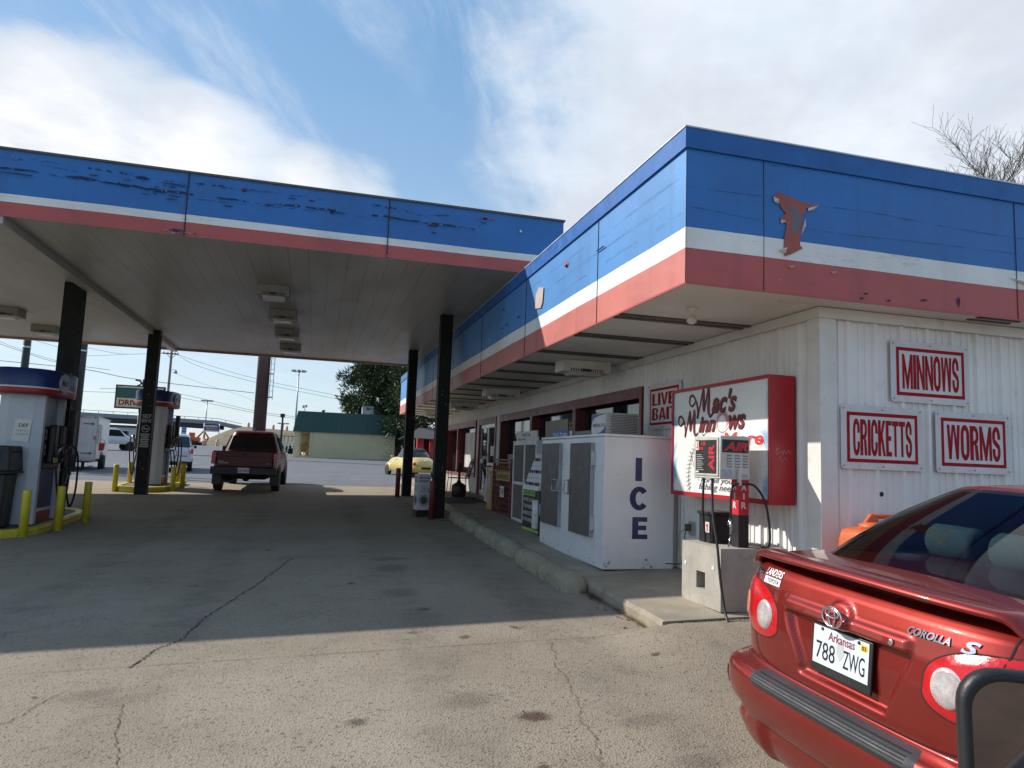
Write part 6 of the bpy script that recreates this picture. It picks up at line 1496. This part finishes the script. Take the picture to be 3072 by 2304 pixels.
for s in (-1,1):
    for y in (.72,3.25):
        q=MB(); q.lathe([(.0,-.16),(.36,-.14),(.40,-.02),(.40,.10),(.34,.14)][1:],(0,0,0),'x',26); q.v=[(s*(.70+v[0]*.95),y+v[1],.31+max(v[2],-.05)) for v in q.v]; q.build('fender',ym,bt)
        wheel(bt,s*.77,y,.30,.19,mat('rim_bright',(.6,.6,.62),.3,metal=.6))
    q=MB(); q.lathe([(.0,-.02),(.08,-.01),(.09,.03)],(s*.58,.10,.66),'y',16); q.build('tail_lamp',tail,bt)
    q=MB(); q.b(min(s*.80,s*.95),max(s*.80,s*.95),2.35,2.45,.92,1.04); q.build('wing_mirror',ym,bt,bevel=.03)
b=MB(); b.lathe([(.0,-.02),(.055,-.018),(.06,.0)],(0,.12,.80),'y',18); em=b.build('emblem',chrome,bt)
mb=MB(); f_=plane((0,.097,.80),(1,0,0),(0,0,1),(0,-1,0)); stroke(mb,[(-.035,.03),(0,-.005),(.035,.03)],.008,f_); stroke(mb,[(-.04,.0),(-.02,-.04),(0,-.01),(.02,-.04),(.04,.0)],.008,f_); mb.build('emblem_mark',gapm,em)
b=MB(); b.b(-.25,.25,-.02,.02,.42,.52); b.build('plate_recess',under,bt)
ribq=MB().tube(spline([(-.5,.20,.75),(-.45,.06,.60),(0,-.01,.55),(.45,.06,.60),(.5,.20,.75)],6),.006,5).build('panel_gap',gapm,bt)
# far vehicles
def small_pickup(name,label,x,y,rz,m,L_=5.3):
    r=thing(name,label,'pickup',(x,y,gz(x,y)),rz,'vehicles far across the lot')
    b=MB(); shell(b,[(.5,.88,0,L_),(.75,.92,-.02,L_+.05),(1.0,.9,0,L_)],9); b.build('body',m,r)
    b=MB(); shell(b,[(1.0,.86,1.6,4.2),(1.3,.78,1.8,3.8),(1.65,.68,2.0,3.4),(1.72,.5,2.3,3.2)],8); b.build('cab',m,r)
    for s in (-1,1):
        q=MB(); q.slab([(s*.83,2.0,1.1),(s*.83,3.75,1.1),(s*.70,3.4,1.58),(s*.72,2.15,1.58)],(s*.02,0,0)); q.build('side_window',dglass,r)
        for yy in (.95,4.2): wheel(r,s*.84,yy,.36,.22)
        q=MB(); q.b(min(s*.78,s*.90),max(s*.78,s*.90),-.04,.05,.75,1.0); q.build('tail_lamp',tail,r)
    q=MB(); q.slab([(-.7,1.72,1.1),(.7,1.72,1.1),(.6,1.95,1.58),(-.6,1.95,1.58)],(0,-.02,0)); q.build('rear_window',dglass,r)
    return r
small_pickup('crew_pickup','white crew cab pickup parked behind the cargo trailer',-18.0,60,R(-62),ws,5.8)
small_pickup('silver_pickup','silver pickup parked left of the green roofed building',-4.2,92,R(-80),paint('silver_paint',(.35,.35,.36),.3,.3))
r=thing('far_car','dark red car far off by the road works','car',(-20.8,118,gz(-20,118)),R(-80),'vehicles far across the lot'); r.scale=(.75,.75,.75)
b=MB(); shell(b,[(.3,.8,0,4.4),(.6,.85,0,4.5),(.85,.8,.1,4.4)],6); b.build('body',tm,r); b=MB(); shell(b,[(.85,.75,.5,3.6),(1.3,.6,1.0,3.0),(1.4,.5,1.2,2.8)],5); b.build('cabin',dglass,r)
for s in (-1,1):
    for y in (.9,3.6): wheel(r,s*.78,y,.32,.2)
# ================================================================ background
FY=lambda p,Y:p
# drive-in building with a mansard roof
crm=mat('cream_block',(.56,.50,.31),.8,var=.08,vs=.7,grime=.15,gcol=(.38,.34,.24)); green=mat('green_metal',(.012,.06,.048),.4,var=.12,vs=.6,stretch=(1,1,.3)); 
hx0,hx1,hy0,hy1,hz=-1.72,6.3,60.,68.,1.22
hut=thing('cream_building','cream block building with a dark green metal mansard roof and corner doorway','building',((hx0+hx1)/2,hy0,hz))
b=MB(); b.b(-.55,hx1,hy0,hy1,hz-.3,3.36); b.b(hx0,-.55,hy0+1.6,hy1,hz-.3,3.36); b.b(hx0,hx0+.35,hy0,hy0+.35,hz-.3,3.36); b.build('wall',crm,hut,w=True)
jn=mat('mortar',(.16,.14,.11),.9,var=0); b=MB(); rr=random.Random(6)
for i in range(8):
    z=hz+.1+i*.24; b.b(hx1-.1-rr.uniform(.3,1.0),hx1-.02,hy0-.006,hy0-.002,z,z+.022)
    for k in range(2): x=hx1-.25-k*.42-(.2 if i%2 else 0); b.b(x,x+.02,hy0-.006,hy0-.002,z,z+.24)
b.build('block_joint',jn,hut,w=True)
b=MB(); o=0
a0,a1,c0,c1=hx0-.15,hx1+.12,hy0-.15,hy1+.2; zt=4.98; zb2=3.30
P=[(a0,c0,zb2),(a1,c0,zb2),(a1,c1,zb2),(a0,c1,zb2),(a0+.3,c0+.45,zt),(a1-.1,c0+.45,zt),(a1-.1,c1-.4,zt),(a0+.3,c1-.4,zt)]
b.v+=P; b._f([(0,1,5,4),(1,2,6,5),(2,3,7,6),(3,0,4,7),(4,5,6,7),(3,2,1,0)],0,0); rf=b.build('roof',green,hut,w=True)
b=MB(); n=20
for i in range(n+1):
    t=i/n; p=Vector((a0,c0,zb2)).lerp(Vector((a1,c0,zb2)),t); q=Vector((a0+.3,c0+.45,zt)).lerp(Vector((a1-.1,c0+.45,zt)),t)
    b.slab([p+Vector((-.02,-.03,0)),p+Vector((.02,-.03,0)),q+Vector((.02,-.03,0)),q+Vector((-.02,-.03,0))],(0,.03,0))
b.build('seam',green,rf,w=True)
b=MB(); b.b(hx0+.1,-.6,hy0+.05,hy0+1.55,hz,hz+.15); b.b(hx0+.1,-.6,hy0-.5,hy0+.04,hz,hz+.08); b.build('step',mat('step_tan',(.5,.42,.28),.8),hut,w=True)
b=MB(); b.b(-1.25,-.62,hy0+1.55,hy0+1.6,hz+.15,3.1); b.build('door',mat('door_tan',(.35,.26,.12),.6),hut,w=True)
b=MB(); b.b(hx0+.36,hx0+.46,hy0+.1,hy0+.2,hz,3.3); b.b(-.45,-.38,hy0-.08,hy0-.003,hz,3.3); b.build('downpipe',crm,hut,w=True)
r=thing('potted_plant','potted plant in the doorway of the cream building','plant',(-.95,hy0+.9,hz+.15))
MB().lathe([(.12,0),(.17,.25),(.15,.25)],(0,0,0),'z',12).build('pot',trimw,r)
b=MB(); rr=random.Random(1)
for i in range(60): a=rr.uniform(0,6.3); q=rr.uniform(.1,.35); z=.25+rr.uniform(.1,.8); p=Vector((q*math.cos(a),q*math.sin(a),z)); b.poly([p,p+Vector((.05,.02,.08)),p+Vector((-.02,.05,.12))])
b.build('leaves',mat('plant_leaf',(.03,.06,.02),.7,var=.4),r)
r=thing('rooftop_unit','grey rooftop air conditioner on the green roofed building','air conditioner',(4.6,63,4.95))
b=MB(); b.b(-.95,0,-.6,.6,.0,.85); b.build('duct_cover',mat('unit_pale',(.5,.5,.5),.5),r); b=MB(); b.b(.01,.95,-.6,.6,.0,.82); b.build('condenser',mat('unit_dark',(.08,.085,.09),.6),r)
b=MB(); b.lathe([(.12,0),(.12,.25),(.2,.27),(.2,.33),(0,.38)],(-4.2,0,.0),'z',12); b.build('roof_vent',mat('vent_zinc',(.3,.3,.3),.4,metal=.5),r)
r=thing('roof_spotlight','small twin flood lamp on the left end of the green roof','lamp',(-1.1,61,4.98))
b=MB(); b.tube([(0,0,0),(0,0,.3)],.03,6); b.b(-.2,-.02,-.08,.08,.3,.5); b.b(.02,.18,-.08,.08,.35,.55); b.build('lamp_head',mat('unit_pale2',(.4,.4,.42),.5),r)
# brown monopole
br_=mat('pole_brown',(.085,.05,.045),.35,metal=.35,var=.2,vs=2,grime=.25); z0=gz(-3.8,52)
r=thing('monopole','thick brown steel sign pole rising behind the pickup','pole',(-3.87,52,z0))
MB().lathe([(.43,-.3),(.42,16),(.40,16)],(0,0,0),'z',28).build('shaft',br_,r)
b=MB()
for x in (.50,.72): b.tube([(x,-.25,4.1),(x,-.25,15)],.02,5)
for i in range(28): b.tube([(.5,-.25,4.3+i*.38),(.72,-.25,4.3+i*.38)],.012,4)
for z in (4.25,5.9,9): b.tube([(.4,-.1,z),(.72,-.25,z)],.03,5)
b.build('ladder',br_,r)
def pole(name,label,cat,x,y,h,r0,r1,m,group=None):
    z=gz(x,y); r=thing(name,label,cat,(x,y,z),0,group); MB().lathe([(r0,-.3),(r1,h)],(0,0,0),'z',12).build('shaft',m,r); return r
galv=mat('galvanised',(.36,.38,.40),.45,metal=.5,var=.1); woodp=mat('pole_wood',(.16,.135,.11),.9,var=.25,stretch=(3,3,.3)); dkp=mat('pole_dark_green',(.018,.028,.026),.5,var=.15)
for (x,y,h,l) in ((-4.33,150,15.6,'tall slender high mast light above the green roof'),(-28.2,200,11.2,'distant high mast light over the overpass'),(-8.85,200,6.2,'distant high mast light just above the hill crest')):
    r=pole('high_mast_light',l,'mast light',x,y,h,.22,.12,galv,'high mast lights')
    b=MB(); b.lathe([(.5,h-.1),(.5,h+.1)],(0,0,0),'z',12)
    for k in range(8): a=k*math.pi/4; b.b(1.2*math.cos(a)-.3,1.2*math.cos(a)+.3,1.2*math.sin(a)-.3,1.2*math.sin(a)+.3,h-.15,h+.15); b.tube([(0,0,h),(1.2*math.cos(a),1.2*math.sin(a),h)],.05,4)
    b.build('lamp_ring',galv,r)
up_=pole('utility_pole','wooden utility pole with crossarm and small street lamp','utility pole',-17.0,90,11.4,.17,.13,woodp)
b=MB(); b.b(-.95,.75,-.06,.06,10.75,10.90); b.tube([(-.5,0,10.8),(0,0,10.2)],.03,4); b.tube([(.5,0,10.8),(0,0,10.2)],.03,4); b.build('crossarm',woodp,up_)
b=MB()
for x in (-.85,-.4,.4,.7): b.lathe([(.04,10.9),(.07,10.98),(.03,11.1)],(x,0,0),'z',8)
b.build('insulator',trimw,up_)
b=MB(); b.tube(spline([(0,0,8.8),(.3,0,8.95),(.6,0,8.95)],4),.025,5); b.lathe([(.22,8.55),(.18,8.75),(.06,8.95)],(.62,0,0),'z',12); b.build('lamp_arm',galv,up_)
for (x,y,h,l) in ((-10.6,30,7,'dark slim sign post left of the near canopy post'),(-8.72,30,7,'dark slim sign post just right of the near canopy post')):
    r=pole('sign_post',l,'post',x,y,h,.13,.13,dkp,'pair of tall dark sign posts')
    MB().lathe([(.14,4.5),(.14,4.56)],(0,0,0),'z',12).build('pale_band',trimw,r)
r=pole('dark_post','short dark post behind the gap left of the cream building','post',-3.9,85,4.2,.14,.12,dkp)
b=MB(); b.b(-.25,.25,-.2,.2,3.9,4.3); b.build('cap_box',dkp,r)
r=thing('edge_sign','red edged sign panel between the near canopy post and dark sign post','sign',(-8.95,29.6,2.8))
b=MB(); b.b(-.28,.18,-.05,.05,-1.3,1.5); b.build('frame',pred,r); b=MB(); b.b(-.2,.1,-.056,-.0505,-1.2,1.45); b.build('face',dkp,r)
# DRIVE sign
r=thing('pylon_sign','green and cream road sign reading DRIVE with a curled iron finial','sign',(-12.8,58,gz(-12.8,58)))
zz=gz(-12.8,58); sgreen=mat('sign_green',(.02,.085,.07),.45); scream=mat('sign_cream',(.62,.50,.30),.5)
b=MB(); b.b(-14.5,-11.15,58.0,58.2,4.36,6.10); fb=b.build('frame',dkp,r,w=True)
b=MB(); b.b(-14.38,-11.27,57.985,57.998,5.16,5.86); b.build('green_face',sgreen,r,w=True)
b=MB(); b.b(-14.38,-11.27,57.985,57.998,4.48,5.13); b.b(-14.38,-11.27,57.985,57.998,5.89,6.0); cf_=b.build('cream_face',scream,r,w=True)
text('DRIVE',redp,cf_,plane((-14.22,57.98,4.60),(1,0,0),(0,0,1),(0,-1,0)),1.50,.40,.03,w=True); text('IN',redp,cf_,plane((-12.35,57.98,4.60),(1,0,0),(0,0,1),(0,-1,0)),.6,.40,.03,w=True)
b=MB(); b.tube([(-12.75,58.1,zz-.3),(-12.75,58.1,4.36)],.13,10); b.build('post',dkp,r,w=True)
b=MB(); b.tube(spline([(-13.25,58.1,6.5),(-12.98,58.1,6.48),(-12.85,58.1,6.3),(-12.98,58.1,6.14),(-13.1,58.1,6.1)],6),.07,6); b.tube([(-12.7,58.1,6.1),(-12.7,58.1,6.6)],.09,6); b.build('finial',dkp,r,w=True)
# overpass
dk=mat('bridge_concrete',(.24,.25,.27),.8,var=.1); gd=mat('bridge_girder',(.05,.052,.06),.8)
r=thing('overpass','long grey highway overpass crossing behind the pumps','bridge',(-45,150,2.5))
b=MB()
def brz(x): return ip(x,[-90,-43,-38,-19,-14.5],[7.0,7.62,7.62,7.2,6.4])
xs_=[-90,-70,-55,-43,-34,-26,-19,-14.5]
for a,c in zip(xs_[:-1],xs_[1:]):
    b.slab([(a,149.8,brz(a)-.75),(c,149.8,brz(c)-.75),(c,149.8,brz(c)),(a,149.8,brz(a))],(0,12,0))
b.build('deck',dk,r,w=True)
b=MB()
for a,c in zip(xs_[:-1],xs_[1:]):
    if c<=-19: b.slab([(a,150.2,brz(a)-1.45),(c,150.2,brz(c)-1.45),(c,150.2,brz(c)-.752),(a,150.2,brz(a)-.752)],(0,11,0))
b.build('girder',gd,r,w=True)
b=MB()
for a,c in zip(xs_[:-1],xs_[1:]): b.tube([(a,149.9,brz(a)+.45),(c,149.9,brz(c)+.45)],.05,4)
x=-90
while x<-15: b.tube([(x,149.9,brz(x)-.1),(x,149.9,brz(x)+.45)],.05,4); x+=2.5
b.build('railing',galv,r,w=True)
for x in (-78,-52,-33): 
    q=MB(); q.b(x-.5,x+.5,151,152,1.5,6.3); q.b(x-.5,x+.5,158,159,1.5,6.3); q.build('pier',dk,r,w=True)
# embankment
hm=bpy.data.materials.new('dry_grass'); hm.use_nodes=True; h=G(hm.node_tree); bb=h.n['Principled BSDF']; co=h.a('ShaderNodeTexCoord').outputs['Object']
n=h.noise(co,.9,6,.7); c=h.mix(h.mr(n,.35,.65),(.19,.145,.085),(.085,.085,.040)); c=h.mix(h.mr(h.noise(co,3.5,5,.7),.5,.7,0,.6),c,(.28,.22,.15)); h.set(bb.inputs['Base Color'],c); bb.inputs['Roughness'].default_value=.95
b=MB(); rr=random.Random(5)
hxs=[-22,-20,-18,-16,-14,-12,-10,-7,-4,0,5,12,20,35,60,100]; hzs=[2.0,3.6,5.0,5.9,6.35,6.3,6.2,6.05,5.9,5.8,5.6,5.4,5.2,5.0,4.8,4.6]
for j,(y,f_) in enumerate(((127,0),(132,.22),(138,.5),(144,.8),(150,1.),(175,1.0),(230,.6))):
    for x,z in zip(hxs,hzs): b.v.append((x,y,gz(x,y)-.05+(z-gz(x,150))*f_+(rr.uniform(-.15,.15) if 0<f_<1 else 0)))
m_=len(hxs)
for j in range(6): b._f([(j*m_+i,j*m_+i+1,(j+1)*m_+i+1,(j+1)*m_+i) for i in range(m_-1)],0,0,True)
tag(b.build('embankment',hm),'brown grassy embankment of the overpass','hill',kind='structure')
# road works
barm=mat('barrel_orange',(.62,.12,.02),.5)
def barrel(x,y,label,s=1,z=None):
    r=thing('traffic_barrel',label,'traffic barrel',(x,y,gz(x,y) if z is None else z),0,'orange road work barrels')
    MB().lathe([(.30*s,0),(.32*s,.06*s),(.28*s,.06*s),(.26*s,.25*s),(.26*s,.4*s),(.25*s,.42*s),(.25*s,.6*s),(.22*s,.95*s),(0,.97*s)],(0,0,0),'z',14).build('body',barm,r)
    q=MB()
    for z0_ in (.27,.58): q.lathe([(.265*s,z0_*s),(.258*s,(z0_+.14)*s)],(0,0,0),'z',14)
    q.build('white_band',trimw,r)
barrel(-16.5,118,'nearest orange traffic barrel, left under the purple banner',1.05); barrel(-15.35,123,'orange traffic barrel between the banner posts',1)
for x,l in ((-13.2,'orange barrel left on the embankment crest'),(-8.5,'orange barrel in the middle of the embankment crest'),(-5.9,'orange barrel right on the embankment crest')): barrel(x,150.,l,.9,ip(x,hxs,hzs)-.05)
r=thing('excavator','orange construction machine by the road works','excavator',(-18.3,119,gz(-18,119)))
b=MB(); b.b(-1.3,-.2,-.8,.8,0,.45); b.b(.3,1.2,-.8,.8,0,.45); b.build('track',under,r); b=MB(); b.b(-.9,.9,-.9,.9,.5,1.2); b.b(-.6,.1,-.7,.7,1.2,1.9); b.build('cab',barm,r,bevel=.05); b=MB(); b.tube([(.5,0,1.1),(1.4,0,2.3),(2.1,0,1.2),(1.8,0,.5)],.16,6); b.build('boom',barm,r)
r=thing('blue_road_sign','small blue and white road sign beyond the far pump','sign',(-19.6,118,gz(-19,118)))
b=MB(); b.b(-.35,.35,-.03,.03,1.0,2.6); b.build('plate',mat('road_blue',(.03,.10,.35),.5),r); b=MB(); b.tube([(0,.06,0),(0,.06,2.6)],.04,5); b.build('post',galv,r)
b=MB(); b.b(-.25,.25,-.04,-.031,1.7,1.85); b.b(-.25,.25,-.04,-.031,2.2,2.3); b.build('print',trimw,r)
r=thing('banner_sign','purple banner with gold script on two white posts','sign',(-14.7,110,gz(-14.7,110)))
b=MB(); b.b(-15.68,-13.6,110,110.06,4.1,5.0); pb_=b.build('banner',mat('banner_purple',(.13,.06,.22),.6,var=.2),r,w=True)
b=MB(); b.b(-15.68,-13.6,109.99,109.998,4.1,4.28); b.b(-15.68,-13.9,109.99,109.998,4.85,5.0); b.build('pale_strip',trimw,pb_,w=True)
b=MB(); stroke(b,spline([(.3,.35),(.5,.65),(.6,.35),(.9,.55),(1.1,.35),(1.3,.6),(1.5,.4),(1.8,.6)],5),.12,plane((-15.68,109.98,4.1),(1,0,0),(0,0,1),(0,-1,0))); b.build('gold_scribble',mat('gold',(.5,.35,.12),.5),pb_,w=True)
for x in (-15.66,-13.62): q=MB(); q.tube([(x,110.1,1.9),(x,110.1,5.3)],.07,6); q.build('post',trimw,r,w=True)
r=thing('white_post_rail','low white post fence at the left corner of the cream building','fence',(-2.5,62,gz(-2.5,62)))
for i in range(4): q=MB(); q.b(i*.28-.05,i*.28+.05,0,.1,0,1.15); q.build('post',trimw,r)
q=MB(); q.b(-.3,1.1,.03,.07,.9,.98); q.build('rail',trimw,r)
r=thing('dark_gate','thin dark metal gate left of the cream building','gate',(-3.6,98,gz(-3.6,98)))
q=MB()
for i in range(13): q.tube([(-3+i*.5,0,0),(-3+i*.5,0,1.9)],.035,4)
for z in (.3,1.85): q.tube([(-3,0,z),(3,0,z)],.04,4)
q.build('bars',dkp,r)
# low far roofs on the horizon at the left (beneath the overpass)
for (x,y,w_,d_,h_,l) in ((-46,190,16,10,3.2,'low pale commercial building seen under the overpass'),(-70,170,20,10,4,'long pale building far left beyond the pumps')):
    r=thing('far_building',l,'building',(x,y,gz(x,y))); b=MB(); b.b(-w_/2,w_/2,0,d_,0,h_); b.build('wall',mat('far_wall',(.5,.5,.5),.8),r); b=MB(); b.b(-w_/2-.3,w_/2+.3,-.3,d_+.3,h_,h_+.5); b.build('roof',gd,r)
    for k in range(4): q=MB(); q.b(-w_/2+1+k*w_/4.2,-w_/2+2.6+k*w_/4.2,-.05,-.01,.9,2.3); q.build('window',dglass,r)
# red kiosk with a dark roof beyond the store
r=thing('red_shed','small red shed with a low dark roof behind the yellow car','shed',(6.7,44,gz(6.7,44)))
zz=gz(6.7,44); b=MB(); b.b(5.95,6.35,43.6,44,zz,2.75); b.b(6.75,7.15,43.6,44,zz,2.75); b.b(7.6,9.5,43.6,44,zz,2.75); b.build('red_pillar',mat('shed_red',(.42,.02,.02),.6),r,w=True)
b=MB(); b.b(5.9,10,44.4,47,zz,2.7); b.build('wall',darkm,r,w=True)
b=MB(); b.slab([(5.2,42.9,2.72),(10.5,42.9,2.72),(9.9,45,3.4),(6.2,45,3.4)],(0,.1,.05)); b.slab([(6.2,45.1,3.4),(9.9,45.1,3.4),(10.5,47.4,2.7),(5.2,47.4,2.7)],(0,.0,.05)); b.build('roof',mat('shed_roof',(.05,.05,.05),.8),r,w=True)
# wires
wm=mat('wire_black',(.015,.015,.015),.6,var=0)
def pxat(x,y,Y):
    d=fw*2131.5+r2*(x-1536)-u2*(y-1152); return Vector((0,0,1.6))+d*(Y/d.y)
WIRES=[([(529,1061),(600,1087),(768,1136),(1032,1191)],90,.03),([(529,1063),(600,1100),(768,1147),(1027,1200)],90,.03),([(0,1082),(253,1108),(411,1138),(764,1179)],52,.03),([(505,1112),(600,1148),(727,1188),(780,1215)],90,.018),
 ([(300,1165),(506,1176),(762,1232),(884,1250)],85,.03),([(0,1170),(270,1175),(512,1189),(762,1238),(884,1255)],85,.03),([(-60,1010),(76,1058),(173,1087),(330,1110)],60,.025),([(-60,1000),(76,1054),(173,1083)],60,.02),([(101,1020),(177,1042),(262,1066),(371,1063),(489,1060)],88,.025),([(262,1043),(371,1062),(489,1058)],88,.025)]
WL=['upper thin wire running from the utility pole crossarm down behind the brown pole','second thin wire just below the upper one, from the crossarm to behind the brown pole','thickest dark wire passing over the DRIVE sign and ending at the brown pole','faint short wire from halfway up the utility pole towards the brown pole',
'upper of the two low wires crossing between the utility pole and the green roof','lower of the two low wires reaching from the left edge to the green roof','dark wire sagging from the left edge past both slim sign posts','thin wire just above the sagging one at the left edge','thin wire between the near canopy post and the crossarm, right under the canopy edge','short wire meeting the crossarm just below the canopy edge']
for i,(pp,Y,rd) in enumerate(WIRES):
    rd*=.6; P=[pxat(x,y,Y) for x,y in pp]; P=[Vector(q) for q in spline([tuple(p) for p in P],6)]
    o=MB().tube(P,rd,4).build('overhead_wire',wm); tag(o,WL[i],'wire','overhead wires behind the canopy')
# trees
def leafm(name,c0,c1):
    m=bpy.data.materials.new(name); m.use_nodes=True; h=G(m.node_tree); bb=h.n['Principled BSDF']; co=h.a('ShaderNodeTexCoord').outputs['Object']
    gi=h.a('ShaderNodeNewGeometry').outputs['Random Per Island']
    c=h.mix(h.m('ADD',h.m('MULTIPLY',gi,.5),h.mr(h.noise(co,.55,4,.6),.35,.65,0,.5)),c0,c1); h.set(bb.inputs['Base Color'],c); bb.inputs['Roughness'].default_value=.6; bb.inputs['Specular IOR Level'].default_value=.3; return m
pineleaf=leafm('pine_needles',(.014,.032,.012),(.065,.10,.03)); barkm=mat('bark',(.06,.045,.035),.95,var=.3,vs=5)
def pine(label,x,y,h,rad,seed,n=95):
    rr=random.Random(seed); z0=gz(x,y); r=thing('pine_tree',label,'tree',(x,y,z0),0,'dark evergreens behind the store')
    MB().lathe([(.38,-.3),(.28,h*.4),(.08,h*.97)],(0,0,0),'z',9).build('trunk',barkm,r)
    b=MB(); lb=MB()
    for i in range(n):
        t=rr.random()**.8; z=h*(.10+.88*t); env=rad*(math.sin(math.pi*min(1,(t*.80+.20)))**.65)*(1-.12*t); a=rr.uniform(0,6.283); q=env*rr.uniform(.55,1.03)
        c=Vector((q*math.cos(a),q*math.sin(a),z+.15*q)); lb.tube([(0,0,z-.3),tuple(c)],[.06,.015],4)
        s=rr.uniform(.55,1.15)*(rad/4)
        for k in range(230):
            d=Vector((rr.gauss(0,1),rr.gauss(0,1),rr.gauss(0,.55))).normalized(); p=c+Vector((d.x*s*1.25,d.y*s*1.25,d.z*s*.75))*rr.random()**.35
            dd=(d+Vector((rr.uniform(-.5,.5),rr.uniform(-.5,.5),rr.uniform(0,.7)))).normalized(); sd_=dd.cross(Vector((rr.random()-.5,rr.random()-.5,rr.random()-.5))).normalized()*rr.uniform(.035,.07)
            l=rr.uniform(.18,.40); b.poly([p-sd_,p+sd_,p+dd*l+sd_*.3,p+dd*l-sd_*.3])
    b.build('crown',pineleaf,r); lb.build('branch',barkm,r); return r
pine('dark evergreen tree nearest the green roof, leaning its crown over it',6.3,66,10.2,4.5,3,150)
pine('broad dark evergreen behind the red shed',9.6,58,10.5,4.2,8,120)
pine('dark evergreen farther right, mostly hidden by the store roof',14.5,60,10.,4.4,12,90)
pine('small dark evergreen between the cream building and the red shed',7.9,72,8,3.0,21,80)
twig=mat('bare_twigs',(.10,.085,.075),.9,var=.2)
def bare(label,x,y,h,seed):
    rr=random.Random(seed); z0=gz(x,y); r=thing('bare_tree',label,'tree',(x,y,z0),0,'leafless trees behind the store')
    tb=MB(); bb=MB()
    def br(p,d,l,rad,dep):
        pts=[p]; q=p.copy(); dd=d.copy(); n=5
        for i in range(n):
            dd=(dd+Vector((rr.uniform(-.22,.22),rr.uniform(-.22,.22),rr.uniform(-.06,.16)))).normalized(); q=q+dd*l/n; pts.append(q.copy())
            if dep>0 and (i>0 or dep<3):
                for k in range(1 if dep>3 else 2):
                    s=Vector((rr.uniform(-1,1),rr.uniform(-1,1),rr.uniform(-.1,.8))).normalized(); br(q.copy(),(dd*.75+s*.8).normalized(),l*rr.uniform(.42,.64),rad*.48,dep-1)
        (tb if dep>=4 else bb).tube(pts,[max(rad*(1-.6*i/n),.0045) for i in range(n+1)],6 if dep>=4 else 3,cap=False)
    br(Vector((0,0,-.2)),Vector((0,0,1)),h*.42,.17,4)
    for k in range(4):
        s=Vector((rr.uniform(-1,1),rr.uniform(-1,1),1.6)).normalized(); br(Vector((0,0,h*.30+.3*k)),s,h*.55,.09,4)
    tb.build('trunk',barkm,r); bb.build('twigs',twig,r); return r
bare('bare leafless tree at the right edge above the store roof',20.6,15.5,8.2,5)
bare('thin bare leafless tree left of the other above the store roof',18.9,17.2,7.4,9)
